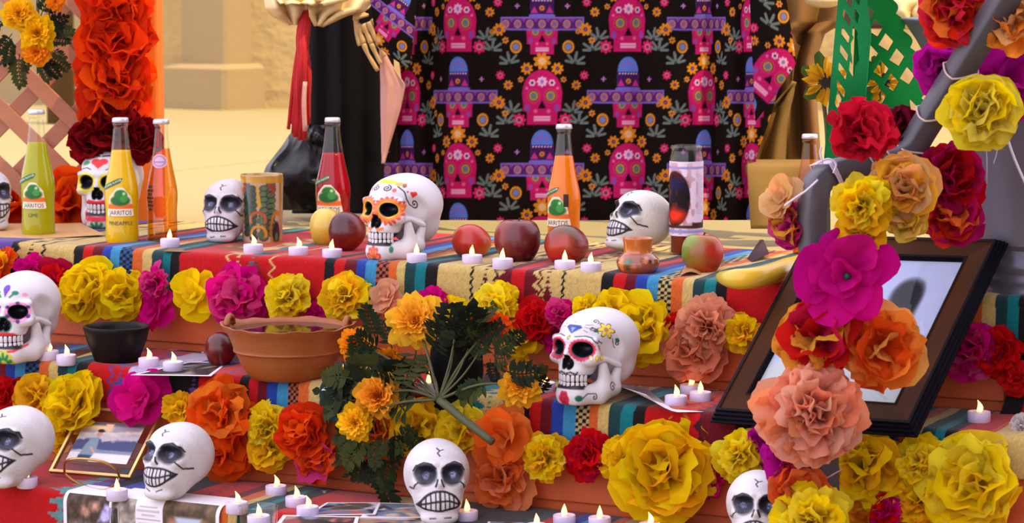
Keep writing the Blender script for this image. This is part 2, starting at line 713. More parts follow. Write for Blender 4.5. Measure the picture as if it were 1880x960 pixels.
UEND1 = px2u(1, 1846)
ends = {1: (-1.7, UEND1), 2: (-1.7, 1.7), 3: (-1.7, 1.7)}
for k in (1, 2, 3):
    zt, zb = Z[k] - 0.008, (Z[k + 1] - 0.008 if k < 3 else -0.58)
    st = obj('step', boxT('step', k, ends[k][0], ends[k][1], 0.022, 0.06 if k == 1 else 0.55, zb - 0.01, zt, 0.002), M['step'])
    st['kind'] = 'structure'
    obj('riser_board', boxT('riser_board', k, ends[k][0], ends[k][1], 0.004, 0.022, zb + 0.026, zt - 0.002, 0.003), M['terracotta'], st)
    obj('toe_board', boxT('toe_board', k, ends[k][0], ends[k][1], 0.012, 0.022, zb - 0.004, zb + 0.025, 0.001), M['terracotta'], st)
    if k == 1:
        obj('end_board', boxT('end_board', k, ends[1][1], ends[1][1] + 0.012, 0.006, 0.5, zb - 0.004, zt - 0.002, 0.002), M['terracotta'], st)

# ------------------------------------------------------------------ serapes
K = {'blk': (24, 18, 20), 'red': (206, 14, 18), 'dred': (110, 10, 26), 'blue': (36, 66, 168), 'lblue': (64, 150, 198),
     'orange': (226, 104, 40), 'cream': (222, 188, 110), 'dgrn': (28, 66, 66), 'teal': (14, 122, 128), 'purple': (96, 66, 150),
     'lilac': (206, 190, 214), 'patB': 'patB', 'patO': 'patO', 'patC': 'patC', 'plum': (70, 22, 40), 'lteal': (104, 158, 160)}


def serape(k, bands, jags, nback, hang, u0, u1, label, du=0.0018):
    nu = int((u1 - u0) / du)
    us = np.linspace(u0, u1, nu)
    R = 0.014
    prof = []                                    # (n inward, dz)
    for n in np.linspace(nback, R, 22 if nback < .4 else 40): prof.append((n, 0.0))
    for a in np.linspace(0, math.pi / 2, 8)[1:]: prof.append((R - R * math.sin(a) - 0.0, -R + R * math.cos(a)))
    for z in np.linspace(-R, -hang, 22)[1:]: prof.append((-0.004 * (1 - math.exp(-abs(z + R) * 60)), z))
    prof = np.array(prof)
    arc = np.concatenate([[0], np.cumsum(np.hypot(*np.diff(prof, axis=0).T))])
    arc -= arc[21 if nback < .4 else 39]                               # 0 at the bend, positive downwards
    uu, aa = np.meshgrid(us, arc, indexing='ij')
    P = EDGE[k][None, None] + uu[..., None] * U - prof[None, :, 0, None] * N + prof[None, :, 1, None] * UP
    wob = vnoise(np.stack([uu * 9, aa * 7, uu * 0 + k * 5], -1), 3)
    P = P + wob[..., None] * (0.0022 * UP - 0.0025 * N * (aa[..., None] < 0) + 0.004 * N * np.clip(aa[..., None] * 12, 0, 1)) + 0.001 * UP
    # pixel coordinate along the edge that every thread was measured at
    px = np.interp(us, _ut, _pt[k])
    pxx = px[:, None] + 0 * aa + 1.6 * vnoise(np.stack([uu * 3, aa * 25, uu * 0], -1), 8)
    C = np.zeros(P.shape)
    for i, (x0, c) in enumerate(bands):
        x1 = bands[i + 1][0] if i + 1 < len(bands) else 1e9
        m = (pxx >= x0) & (pxx < x1)
        if isinstance(K[c], str):
            ck = (((aa + 1) * 1000 / 5.5).astype(int) + ((pxx - x0) / ((x1 - x0) / 4)).astype(int)) % 2
            a, b = {'patB': (K['blk'], (46, 92, 150)), 'patO': (K['blk'], (190, 92, 62)), 'patC': (K['blk'], (214, 186, 120))}[c]
            cc = np.where(ck[..., None] == 0, np.array(a), np.array(b))
        else:
            cc = np.broadcast_to(np.array(K[c]), C.shape)
        C[m] = cc[m]
    mm = aa * 1000                               # millimetres down from the bend
    for (x, kind, c, wd, per, ph) in jags:       # stepped lightning figures woven into the wide bands
        tri = np.abs(((mm + ph) / per) % 1 - 0.5) * 2
        if kind == 'line':
            m = np.abs(pxx - x - (tri - 0.5) * wd) < 2.2
        elif kind == 'fig':                      # serrated diamond
            m = np.abs(pxx - x) < np.maximum(0, wd * tri ** 1.4 - 3 + 5 * (np.abs((mm / 9) % 1 - .5) > .25))
        else:                                    # serrated edge to one side
            m = (np.abs(pxx - x) < wd * tri) & ((pxx - x) * (1 if kind == 'r' else -1) > 0)
        C[m] = np.array(K[c])
    n3 = vnoise(np.stack([pxx * .9, mm * 0.5, pxx * 0], -1), 4)
    C = C * (0.80 + 0.08 * n3[..., None])
    o = obj('serape', shell('serape', P, 0.003, C), M['weave'])
    return tag(o, label, 'serape', 'striped serapes on the steps')


MOT = lambda xs, pat: [(xs[0], 'blk'), (xs[1], 'red'), (xs[2], 'dred'), (xs[3], 'blue'), (xs[4], 'lblue'), (xs[5], pat), (xs[6], 'orange'),
                       (xs[7], 'cream'), (xs[8], 'dgrn'), (xs[9], 'teal'), (xs[10], 'blk')]
b1 = [(-200, 'red'), (-60, 'purple'), (22, 'blk'), (32, 'cream')] + MOT([136, 153, 171, 189, 204, 221, 244, 262, 279, 299, 314], 'patB') + [(330, 'red')] + \
     MOT([597, 615, 634, 655, 672, 692, 715, 730, 745, 764, 783], 'patO') + [(805, 'cream'), (928, 'dred'), (940, 'red'), (965, 'dred'), (978, 'cream')] + \
     MOT([1105, 1127, 1148, 1167, 1188, 1208, 1232, 1253, 1272, 1293, 1314], 'patC') + [(1336, 'red'), (1560, 'cream')] + \
     [(1700, 'blue'), (1740, 'lblue'), (1765, 'patB'), (1786, 'orange'), (1805, 'cream'), (1829, 'dgrn'), (1851, 'teal'), (1872, 'blk'), (1910, 'red')]
j1 = [(58, 'fig', 'blk', 9, 60, 20), (80, 'line', 'blk', 8, 16, 0), (30, 'r', 'blk', 10, 18, 0),
      (436, 'fig', 'cream', 34, 90, 30), (462, 'fig', 'teal', 24, 90, 38), (470, 'fig', 'dgrn', 12, 90, 40), (420, 'line', 'cream', 14, 30, 5), (500, 'line', 'cream', 12, 26, 0),
      (868, 'line', 'blk', 5, 14, 0), (893, 'fig', 'plum', 12, 70, 20), (912, 'line', 'plum', 8, 18, 0), (928, 'l', 'dred', 16, 24, 0), (978, 'r', 'dred', 14, 22, 0),
      (994, 'line', 'dred', 9, 20, 0), (1008, 'fig', 'dred', 12, 70, 15), (1036, 'line', 'blk', 5, 12, 0)]
serape(1, b1, j1, 0.54, 0.075, -1.25, 1.10, 'striped wool serape on the top step, under the bottles')
b2 = [(-400, 'red'), (-100, 'blk'), (-60, 'red'), (-20, 'dred'), (12, 'blue'), (28, 'lblue'), (47, 'patB'), (72, 'orange'), (90, 'cream'), (107, 'dgrn'), (125, 'teal'), (141, 'blk'),
      (162, 'red'), (236, 'lilac'), (300, 'blk'), (366, 'red'), (440, 'blk'), (458, 'red'), (474, 'dred'), (491, 'blue'), (510, 'lblue'), (530, 'patO'), (549, 'orange'),
      (568, 'cream'), (588, 'dgrn'), (610, 'teal'), (630, 'blk'), (650, 'red'), (740, 'dred'), (800, 'blk'), (850, 'teal'), (872, 'cream')] + \
     MOT([955, 975, 995, 1015, 1036, 1059, 1084, 1100, 1119, 1141, 1164], 'patC') + [(1185, 'red'), (1285, 'dred'), (1352, 'blk'), (1430, 'purple'), (1470, 'red'), (1540, 'dred'),
      (1575, 'blue'), (1600, 'lblue'), (1622, 'patB'), (1650, 'orange'), (1672, 'cream'), (1692, 'dgrn'), (1716, 'teal'), (1735, 'blk'), (1757, 'red'), (1812, 'orange'), (1816, 'red'), (1821, 'cream'), (1960, 'blk')]
j2 = [(222, 'fig', 'purple', 14, 50, 10), (205, 'line', 'purple', 10, 22, 0), (356, 'fig', 'purple', 14, 46, 0), (404, 'line', 'purple', 14, 24, 0), (872, 'r', 'teal', 22, 26, 0), (900, 'fig', 'teal', 10, 60, 12), (925, 'line', 'teal', 8, 18, 0),
      (1232, 'fig', 'orange', 16, 60, 14), (1262, 'line', 'orange', 14, 26, 0), (1288, 'l', 'plum', 14, 30, 0)]
sr2 = serape(2, b2, j2, float((EDGE[1] - EDGE[2]) @ -N) - .006, 0.065, -1.25, 1.15, 'striped wool serape on the middle step, under the clay bowls')
b3 = [(-400, 'red'), (136, 'purple'), (150, 'blk'), (180, 'blue'), (215, 'dgrn'), (250, 'blk'), (300, 'red'), (372, 'dred'), (395, 'orange'), (420, 'cream'), (436, 'dgrn'), (455, 'teal'), (470, 'blk'),
      (500, 'red'), (620, 'cream'), (730, 'blk'), (905, 'dgrn'), (930, 'red'), (950, 'dred'), (970, 'blue'), (995, 'lblue'), (1015, 'patB'), (1040, 'orange'), (1060, 'cream'), (1080, 'dgrn'),
      (1105, 'teal'), (1130, 'blk'), (1155, 'red'), (1300, 'blk'), (1500, 'red')]
# the middle serape runs on up over the end of the top step
us_, vs_ = np.meshgrid(np.linspace(0, 1, 80), np.linspace(0, 1, 40), indexing='ij')
Ps = EDGE[1] + (UEND1 + .004 + .012 * vs_ + .42 * us_)[..., None] * U - (.052 - .085 * (1 - vs_) ** 2.2 + .006 * np.sin(us_ * 9 + vs_ * 2))[..., None] * N + (Z[2] + .004 + (.192 * vs_))[..., None] * UP
Cs = np.where((us_ < .085)[..., None], np.array(K['blk']), np.array(K['red'])).astype(float) * .9
obj('raised_end', shell('raised_end', Ps, .003, Cs), M['weave'], sr2)
j3 = [(128, 'l', 'lteal', 44, 24, 0), (112, 'fig', 'lteal', 10, 60, 10), (138, 'fig', 'purple', 18, 60, 10), (330, 'line', 'dred', 14, 26, 0)]
serape(3, b3, j3, float((EDGE[2] - EDGE[3]) @ -N) - .006, 0.10, -1.25, 1.1, 'striped wool serape on the lowest step, mostly red at left')

# ------------------------------------------------------------------ walls behind the plaza
def slab_poly(name, pts, z0, z1, mat, parent=None, bev=0.012):
    me = prism(name, [tuple(p) for p in pts], (0, 0, z0), (1, 0, 0), (0, 1, 0), (0, 0, 1), z1 - z0, bev)
    return obj(name, me, mat, parent)


g = -0.012
cz = atz(413, 203, g)                                # front corner of the pier's plinth
# pier: left face in shade, right face towards the sun
dl = np.array([-0.80, 0.60, 0])                    # along the left face, away from the corner
dr = np.array([0.60, 0.80, 0])                       # along the right face
c2 = cz + dl * 0.05 + dr * 0.06
plinth_top = 0.51 - (118 + 20) / FPX * cz[1]
pier = slab_poly('wall_back', [(c2)[:2], (c2 + dr * .20)[:2], (c2 + dr * .20 + dl * 2.4)[:2], (c2 + dl * 2.4)[:2]], g - .02, 3.2, M['stucco'])
pier['kind'] = 'structure'
pl = slab_poly('plinth', [cz[:2], (cz + dr * .34)[:2], (cz + dr * .34 + dl * 2.6)[:2], (cz + dl * 2.6)[:2]], g - .02, plinth_top, M['stucco'], pier, 0.02)
bk = slab_poly('wall_back', [(-1.6, 11.55), (4.8, 11.05), (4.9, 11.4), (-1.6, 11.9)], g - .02, 3.2, M['stucco2'])
bk['kind'] = 'structure'
# unseen block added at right, shaped to keep the sun off the altar
sh = slab_poly('shade_block', [(2.55, 3.92), (2.55, -7), (7.0, -7), (7.0, 3.92 - 4.45 * .4986)], -0.6, 15.0, M['off'])
sh['kind'] = 'structure'
# ================================================================== SKULLS (face towards local -Y, height 1, base at z = 0)
def mirror(p):
    q = p.copy()
    q[:, 0] = np.abs(q[:, 0])
    return q


EYE_A = ((0.152, -0.405, 0.505), (0.094, 0.15, 0.080))
NOSE_A = [((0.034, -0.47, 0.352), (0.038, 0.10, 0.042)), ((0.012, -0.47, 0.392), (0.022, 0.10, 0.042))]


def sdf_cranium(p):
    q = mirror(p)
    d = sd_ell(q, (0, 0.09, 0.64), (0.376, 0.50, 0.362))
    d = smin(d, sd_ell(q, (0, -0.26, 0.46), (0.235, 0.20, 0.27)), 0.06)
    d = smin(d, sd_ell(q, (0, 0.24, 0.40), (0.29, 0.28, 0.23)), 0.08)
    d = smin(d, sd_cap(q, (0.03, -0.405, 0.60), (0.25, -0.33, 0.61), 0.045, 0.04), 0.05)       # brow
    d = smin(d, sd_cap(q, (0.25, -0.33, 0.60), (0.275, -0.30, 0.44), 0.035, 0.04), 0.04)        # orbit side
    d = smin(d, sd_ell(q, (0.205, -0.345, 0.39), (0.10, 0.085, 0.055)), 0.045)                   # cheekbone
    d = smin(d, sd_cap(q, (0.25, -0.30, 0.39), (0.325, 0.02, 0.40), 0.036, 0.028), 0.035)        # zygomatic arch
    d = smin(d, sd_ell(q, (0, -0.335, 0.285), (0.175, 0.145, 0.085)), 0.05)                      # upper jaw
    d = smin(d, sd_cap(q, (0, -0.40, 0.56), (0, -0.475, 0.44), 0.035, 0.03), 0.04)               # nose bridge
    d = smax(d, -sd_ell(q, (0.36, -0.16, 0.56), (0.07, 0.15, 0.12)), 0.08)                        # temple
    d = smax(d, -sd_ell(q, (0.285, -0.16, 0.285), (0.085, 0.10, 0.07)), 0.05)                       # hollow under the arch
    d = smax(d, -sd_ell(q, EYE_A[0], EYE_A[1]), 0.015)
    for c, r in NOSE_A: d = smax(d, -sd_ell(q, c, r), 0.012)
    d = smax(d, 0.155 - q[:, 2], 0.03)
    return d


def sdf_jaw(p):
    q = mirror(p)
    d = sd_ell(q, (0, -0.36, 0.085), (0.17, 0.13, 0.105))
    d = smin(d, sd_cap(q, (0.08, -0.37, 0.09), (0.215, -0.17, 0.105), 0.088, 0.092), 0.06)
    d = smin(d, sd_cap(q, (0.215, -0.17, 0.10), (0.262, 0.02, 0.17), 0.075, 0.07), 0.05)
    d = smin(d, sd_cap(q, (0.258, -0.01, 0.17), (0.288, 0.04, 0.36), 0.072, 0.044), 0.05)       # ramus
    d = smin(d, sd_cap(q, (0.245, -0.11, 0.17), (0.255, -0.17, 0.335), 0.088, 0.05), 0.06)         # coronoid
    d = smin(d, sd_ell(q, (0, -0.335, 0.155), (0.168, 0.135, 0.06)), 0.04)
    d = smax(d, 0.004 - q[:, 2], 0.02)
    d = smax(d, -sd_ell(q, (0, -0.05, 0.12), (0.17, 0.25, 0.2)), 0.02)
    return d


CR_V, CR_F = surface_nets(sdf_cranium, (-0.43, -0.58, 0.1), (0.43, 0.62, 1.05), 0.0092)
JW_V, JW_F = surface_nets(sdf_jaw, (-0.40, -0.55, -0.02), (0.40, 0.15, 0.42), 0.0095)


def lift(V):
    """raise the facial features to where the photograph's skulls carry them"""
    W = np.array(V, float)
    t = np.clip((0.12 - W[..., 1]) / 0.34, 0, 1)
    t = t * t * (3 - 2 * t)
    up = np.interp(W[..., 2], [-.1, 0, 0.20, 0.395, 0.505, 0.80, 1.0, 1.2], [-.1, 0, 0.252, 0.495, 0.605, 0.845, 1.0, 1.2])
    W[..., 2] = W[..., 2] * (1 - t) + up * t
    return W


def surf_pt(V, x, z):
    """front-most surface point of V at (x, z)"""
    m = np.hypot(V[:, 0] - x, V[:, 2] - z) < 0.02
    q = V[m]
    return q[np.argmin(q[:, 1])]


class Paint:
    def __init__(s, V, base):
        s.V = V
        s.C = np.tile(np.array(base, float), (len(V), 1))

    def uv(s, c, n, up=(0, 0, 1), depth=0.13):
        n = np.array(n, float)
        n /= np.linalg.norm(n)
        r = np.cross(up, n)
        r /= np.linalg.norm(r)
        u2 = np.cross(n, r)
        d = s.V - np.asarray(c)
        return d @ r, d @ u2, (np.abs(d @ n) < depth).astype(float)

    def p(s, d, col, aa=0.010, op=1.0, mask=None):
        blend(s.C, d, col, aa, op, mask)


BLK = (22, 18, 26)


def teeth_gap(P, V, z0, z1):
    u, v = V[:, 0], V[:, 2]
    P.p(d_rect(u, v, -0.175, z0, 0.175, z1), BLK, 0.012, mask=(V[:, 1] < -0.2).astype(float))


def common_A(Pc, Pj, eye_in=(14, 14, 20), nose=(16, 12, 18), tint=None):
    V = Pc.V
    q = mirror(V)
    d = sd_ell(q, EYE_A[0], EYE_A[1]) - 0.011
    Pc.p(d, eye_in, 0.012)
    if tint is not None:
        x, z = q[:, 0] - EYE_A[0][0], q[:, 2] - (EYE_A[0][2] - 0.04)
        Pc.p(np.maximum(d + .02, np.hypot(x, z) - 0.045), tint, 0.03, 0.6)
    dn = np.minimum(*[sd_ell(q, c, np.array(r)) for c, r in NOSE_A]) - 0.008
    Pc.p(dn, nose, 0.010)
    teeth_gap(Pc, V, 0.14, 0.262)
    teeth_gap(Pj, Pj.V, 0.143, 0.30)


def eye_uv(P, side, V):
    e = EYE_A[0]
    c = np.array([side * e[0], -0.40, e[2]])
    return P.uv(c, (side * 0.28, -1, 0.05), depth=0.14)


def paint_S1(Pc, Pj):                                   # big skull: marigold-petal eyes
    for s in (-1, 1):
        u, v, m = eye_uv(Pc, s, Pc.V)
        Pc.p(d_flower(u / 1.12, v, (0, 0), 0.178, 18, 0.80), (206, 66, 70), 0.012, mask=m)
        Pc.p(d_flower(u / 1.12, v, (0, 0), 0.158, 18, 0.84, 0.1), (232, 122, 52), 0.012, mask=m)
        Pc.p(d_ell(u, v, (0, 0), (0.122, 0.106)), (236, 196, 28), 0.012, mask=m)
    u, v, m = Pc.uv((0, -0.36, 0.80), (0, -1, 0.6))
    for s in (-1, 1):
        Pc.p(d_line(u, v, spiral((s * 0.075, 0.0), 0.055, 1.6, math.pi / 2, -s)) - 0.007, BLK, 0.009, mask=m)
        Pc.p(d_ell(u, v, (s * 0.165, -0.01), (0.022, 0.03)), (224, 92, 92), 0.01, mask=m)
    Pc.p(d_ell(u, v, (0, 0.12), (0.14, 0.045)), (244, 196, 34), 0.012, mask=m)
    Pc.p(d_flower(u, v, (0.17, 0.105), 0.045, 5), (240, 170, 80), 0.012, mask=m)
    Pc.p(d_ell(u, v, (0.24, 0.12), (0.04, 0.03)), (226, 84, 50), 0.012, mask=m)
    u, v, m = Pc.uv((0.32, -0.17, 0.70), (1, -0.55, 0.25))
    Pc.p(d_line(u, v, [(-0.16, 0.13), (-0.10, 0.05), (-0.08, -0.05), (-0.03, -0.12), (0.03, -0.135)] + spiral((0.035, -0.085), 0.05, 1.25, -math.pi / 2, 1)) - 0.007, BLK, 0.009, mask=m)
    Pc.p(np.minimum(d_ell(u, v, (-0.005, 0.03), (0.026, 0.026)), np.minimum(d_ell(u, v, (0.035, 0.04), (0.026, 0.026)), d_poly(u, v, [(-0.03, 0.02), (0.06, 0.03), (0.0, -0.03)]))), (214, 40, 40), 0.01, mask=m)
    Pc.p(d_ell(u, v, (-0.09, 0.13), (0.018, 0.018)), (50, 110, 80), 0.01, mask=m)
    Pc.p(d_ell(u, v, (-0.06, 0.05), (0.014, 0.014)), (190, 80, 90), 0.01, mask=m)
    u, v = Pc.V[:, 0], Pc.V[:, 2]
    mf = (Pc.V[:, 1] < -0.2).astype(float)
    for s in (-1, 1):
        Pc.p(d_poly(u, v, [(s * 0.015, 0.305), (s * 0.11, 0.315), (s * 0.12, 0.29), (s * 0.05, 0.275)]), (222, 112, 48), 0.01, mask=mf)
        Pc.p(d_ell(u, v, (s * .05, .265), (.009, .009)), BLK, 0.008, mask=mf)
    u, v, m = Pj.uv((0.0, -0.48, 0.06), (0, -1, 0))
    for i in range(5):
        a = math.radians(20 + i * 35)
        e = (0.085 * math.cos(a), -0.045 + 0.105 * math.sin(a))
        Pj.p(d_seg(u, v, (0, -0.045), e) - 0.026, (206, 64, 60), 0.01, mask=m)
        Pj.p(d_seg(u, v, (0, -0.045), (e[0] * .85, -0.045 + (e[1] + .045) * .85)) - 0.014, (232, 130, 60), 0.01, mask=m)
    Pj.p(d_ell(u, v, (0, -0.05), (0.03, 0.02)), (40, 110, 70), 0.01, mask=m)
    u, v, m = Pj.uv((0.17, -0.36, 0.09), (0.7, -1, 0))
    Pj.p(d_ell(u, v, (0, 0.02), (0.025, 0.03)), (40, 130, 90), 0.01, mask=m)


def paint_S2(Pc, Pj):                                   # blue diamond and yellow lily
    for s in (-1, 1):
        u, v, m = eye_uv(Pc, s, Pc.V)
        Pc.p(d_flower(u / 1.14, v, (0, 0), 0.130, 20, 0.93), (206, 40, 76), 0.010, mask=m)
        Pc.p(d_ell(u, v, (0, 0), (0.118, 0.100)), (120, 30, 60), 0.010, mask=m)
    u, v, m = Pc.uv((0, -0.39, 0.73), (0, -1, 0.35))
    Pc.p(d_poly(u, v, [(-0.085, 0.045), (-0.06, 0.075), (0.085, 0.075), (0.11, 0.045), (0.01, -0.045)]), (44, 70, 150), 0.010, mask=m)
    Pc.p(d_poly(u, v, [(-0.02, 0.042), (0.04, 0.042), (0.01, -0.03)]), (130, 150, 220), 0.010, mask=m)
    Pc.p(d_seg(u, v, (-0.085, 0.045), (0.11, 0.045)) - 0.003, (20, 30, 80), 0.006, mask=m)
    Pc.p(d_ell(u, v, (0.0, -0.10), (0.018, 0.03)), (70, 64, 30), 0.008, mask=m)
    Pc.p(d_ell(u, v, (0.0, -0.10), (0.011, 0.022)), (220, 196, 80), 0.008, mask=m)
    for a, b in [((0, .10), (0, .13)), ((.13, .06), (.20, .05)), ((.13, .09), (.19, .11)), ((.13, .02), (.17, .0)), ((-.1, .08), (-.13, .1)), ((-.11, .05), (-.15, .05))]:
        Pc.p(d_seg(u, v, a, b) - 0.003, (90, 84, 96), 0.008, mask=m)
    for s in (-1, 1):
        u, v, m = eye_uv(Pc, s, Pc.V)
        us = u * s
        Pc.p(d_line(us, v, [(-0.09, 0.15), (0.02, 0.165), (0.10, 0.145), (0.16, 0.08), (0.20, -0.02), (0.235, -0.05)] + spiral((0.235, -0.025), 0.03, 1.0, -math.pi / 2, 1, 10)) - 0.005, BLK, 0.008, mask=m)
    u, v, m = Pc.uv((0.315, -0.20, 0.76), (1, -0.75, 0.45), depth=0.16)
    Pc.p(d_flower(u, v, (0, 0), 0.105, 6, 0.42), (64, 52, 30), 0.010, mask=m)
    Pc.p(d_flower(u, v, (0, 0), 0.092, 6, 0.40), (238, 206, 66), 0.010, mask=m)
    Pc.p(d_ell(u, v, (0, 0), (0.026, 0.03)), (176, 132, 90), 0.012, mask=m)
    for pts in (spiral((-0.10, 0.11), 0.035, 1.2, -1.0, 1), spiral((-0.15, 0.01), 0.03, 1.2, 0, -1), [(-.15, .03), (-.10, .0), (-.09, -.05)], spiral((0.13, -0.10), 0.03, 1.1, 2, -1), [(.08, -.08), (.10, -.14), (.13, -.17), (.11, -.19)]):
        Pc.p(d_line(u, v, pts) - 0.004, BLK, 0.008, mask=m)
    Pc.p(d_ell(u, v, (-0.115, -0.02), (0.024, 0.018)), (20, 90, 70), 0.008, mask=m)
    Pc.p(d_ell(u, v, (0.135, -0.075), (0.024, 0.018)), (20, 90, 70), 0.008, mask=m)
    u, v, m = Pc.uv((0.275, -0.30, 0.415), (1, -0.9, 0))
    for i, x in enumerate((-0.075, -0.01, 0.05)):
        Pc.p(d_ell(u, v, (x, 0), (0.022, 0.03)), (200, 160, 40), 0.008, mask=m)
        Pc.p(d_ell(u, v, (x, 0), (0.013, 0.02)), (240, 232, 222) if i == 0 else (240, 205, 60), 0.008, mask=m)
    u, v = Pc.V[:, 0], Pc.V[:, 2]
    mf = (Pc.V[:, 1] < -0.2).astype(float)
    for s in (-1, 1):
        Pc.p(d_line(u, v, [(s * 0.01, 0.272), (s * 0.06, 0.285), (s * 0.11, 0.268), (s * .125, .285)]) - 0.006, BLK, 0.008, mask=mf)
    u, v, m = Pj.uv((0.0, -0.48, 0.07), (0, -1, 0))
    Pj.p(d_flower(u, v, (-0.01, -0.01), 0.07, 6, 0.85), (196, 36, 66), 0.010, mask=m)
    Pj.p(d_line(u, v, spiral((-0.01, -0.01), 0.045, 1.5)) - 0.004, (120, 20, 46), 0.008, mask=m)
    u, v, m = Pj.uv((0.17, -0.36, 0.08), (0.7, -1, 0))
    Pj.p(d_ell(u, v, (-0.06, -0.01), (0.04, 0.026)), (16, 92, 74), 0.010, mask=m)
    Pj.p(d_line(u, v, [(-0.02, -0.01), (0.03, 0.03), (0.10, 0.03)] + spiral((0.10, 0.0), 0.03, 1.1, math.pi / 2, -1)) - 0.004, BLK, 0.008, mask=m)
    u, v, m = Pj.uv((0.27, -0.05, 0.20), (1, -0.2, 0))
    Pj.p(d_line(u, v, spiral((-0.04, -0.03), 0.045, 1.4, 0.5, 1)) - 0.005, BLK, 0.008, mask=m)


def paint_S3(Pc, Pj):                                   # beaded eyes, feather crown
    for s in (-1, 1):
        u, v, m = eye_uv(Pc, s, Pc.V)
        Pc.p(d_ell(u, v, (0, 0), (0.142, 0.124)), (218, 128, 180), 0.010, mask=m)
        for i in range(12):
            a = i * math.pi / 6
            Pc.p(d_ell(u, v, (0.130 * math.cos(a), 0.112 * math.sin(a)), (0.024, 0.022)), (84, 44, 130) if i % 2 else (240, 150, 190), 0.008, mask=m)
    u, v, m = Pc.uv((0, -0.38, 0.76), (0, -1, 0.4))
    Pc.p(np.minimum(d_ell(u, v, (0, 0.05), (0.04, 0.06)), d_poly(u, v, [(-0.036, 0.03), (0.036, 0.03), (0, -0.08)])), (98, 54, 170), 0.010, mask=m)
    for s in (-1, 1):
        Pc.p(d_seg(u, v, (s * 0.055, -0.07), (s * 0.10, -0.01)) - 0.012, (20, 120, 90), 0.008, mask=m)
        Pc.p(d_ell(u, v, (s * 0.105, -0.005), (0.036, 0.030)), (20, 120, 90), 0.010, mask=m)
        Pc.p(d_flower(u, v, (s * 0.20, -0.01), 0.03, 5), (224, 140, 170), 0.010, mask=m)
        Pc.p(d_ell(u, v, (s * 0.275, -0.05), (0.024, 0.018)), (20, 110, 80), 0.010, mask=m)
        Pc.p(d_flower(u, v, (s * 0.325, -0.13), 0.026, 5), (224, 140, 170), 0.010, mask=m)
    V = Pc.V
    dn = np.minimum(*[sd_ell(mirror(V), c, np.array(r) * 1.0) for c, r in NOSE_A]) - .022
    Pc.p(dn, (20, 120, 96), 0.010)
    u, v = V[:, 0], V[:, 2]
    Pc.p(d_line(u, v, [(-0.20, 0.225), (-0.11, 0.272), (0, 0.282), (0.11, 0.272), (0.20, 0.225)]) - 0.016, (202, 36, 44), 0.010, mask=(V[:, 1] < -0.2).astype(float))
    u, v = Pj.V[:, 0], Pj.V[:, 2]
    Pj.p(d_line(u, v, [(-0.20, 0.17), (-0.12, 0.128), (0, 0.118), (0.12, 0.128), (0.20, 0.17)]) - 0.012, (210, 50, 60), 0.010, mask=(Pj.V[:, 1] < -0.2).astype(float))
    u, v, m = Pj.uv((0.0, -0.48, 0.05), (0, -1, 0))
    Pj.p(d_flower(u, v, (0, -0.04), 0.13, 9, 0.88), (196, 196, 60), 0.010, mask=m)
    for i in range(5):
        a = math.radians(18 + i * 36)
        Pj.p(d_seg(u, v, (0.05 * math.cos(a), -0.04 + 0.05 * math.sin(a)), (0.09 * math.cos(a), -0.04 + 0.09 * math.sin(a))) - 0.016, (20, 130, 80), 0.010, mask=m)


def paint_S4(Pc, Pj):                                   # red heart on the brow, red lips
    for s in (-1, 1):
        u, v, m = eye_uv(Pc, s, Pc.V)
        Pc.p(d_flower(u / 1.1, v, (0, 0), 0.138, 12, 0.95), (222, 206, 40), 0.012, mask=m)
        Pc.p(d_ell(u, v, (0, 0), (0.115, 0.1)), BLK, 0.012, mask=m)
    u, v, m = Pc.uv((0, -0.37, 0.78), (0, -1, 0.4))
    Pc.p(np.minimum(np.minimum(d_ell(u, v, (-0.05, 0.03), (0.06, 0.05)), d_ell(u, v, (0.05, 0.03), (0.06, 0.05))), d_poly(u, v, [(-0.1, 0.01), (0.1, 0.01), (0, -0.09)])), (216, 36, 40), 0.012, mask=m)
    for s in (-1, 1):
        Pc.p(d_ell(u, v, (s * 0.19, 0.02), (0.06, 0.035)), (70, 140, 96), 0.012, mask=m)
        Pc.p(d_line(u, v, [(s * 0.10, -0.10), (s * 0.16, -0.06), (s * 0.27, -0.06)]) - 0.006, BLK, 0.01, mask=m)
        Pc.p(d_line(u, v, [(s * 0.02, 0.13), (s * 0.10, 0.15), (s * 0.20, 0.11)]) - 0.012, BLK, 0.01, mask=m)
    V = Pc.V
    u, v = V[:, 0], V[:, 2]
    Pc.p(d_line(u, v, [(-0.20, 0.225), (-0.11, 0.276), (0, 0.262), (0.11, 0.276), (0.20, 0.225)]) - 0.028, (212, 30, 60), 0.010, mask=(V[:, 1] < -0.2).astype(float))
    u, v = Pj.V[:, 0], Pj.V[:, 2]
    Pj.p(d_line(u, v, [(-0.20, 0.17), (-0.12, 0.118), (0, 0.108), (0.12, 0.118), (0.20, 0.17)]) - 0.026, (212, 30, 60), 0.010, mask=(Pj.V[:, 1] < -0.2).astype(float))
    u, v, m = Pj.uv((0.0, -0.48, 0.04), (0, -1, 0))
    for i in range(5):
        a = math.radians(18 + i * 36)
        Pj.p(d_seg(u, v, (0, -0.05), (0.11 * math.cos(a), -0.05 + 0.09 * math.sin(a))) - 0.02, (50, 130, 80), 0.010, mask=m)
    for s in (-1, 1):
        Pj.p(d_line(u, v, spiral((s * .16, .04), .04, 1.2)) - .006, (150, 70, 90), .01, mask=m)


def tooth_mesh():
    bm = bmesh.new()
    bmesh.ops.create_cube(bm, size=1)
    bmesh.ops.bevel(bm, geom=bm.edges[:], offset=0.28, segments=2, affect='EDGES', profile=0.6)
    me = bpy.data.meshes.new('tooth')
    bm.to_mesh(me)
    bm.free()
    me.polygons.foreach_set('use_smooth', np.ones(len(me.polygons), bool))
    return me


TOOTH = tooth_mesh()


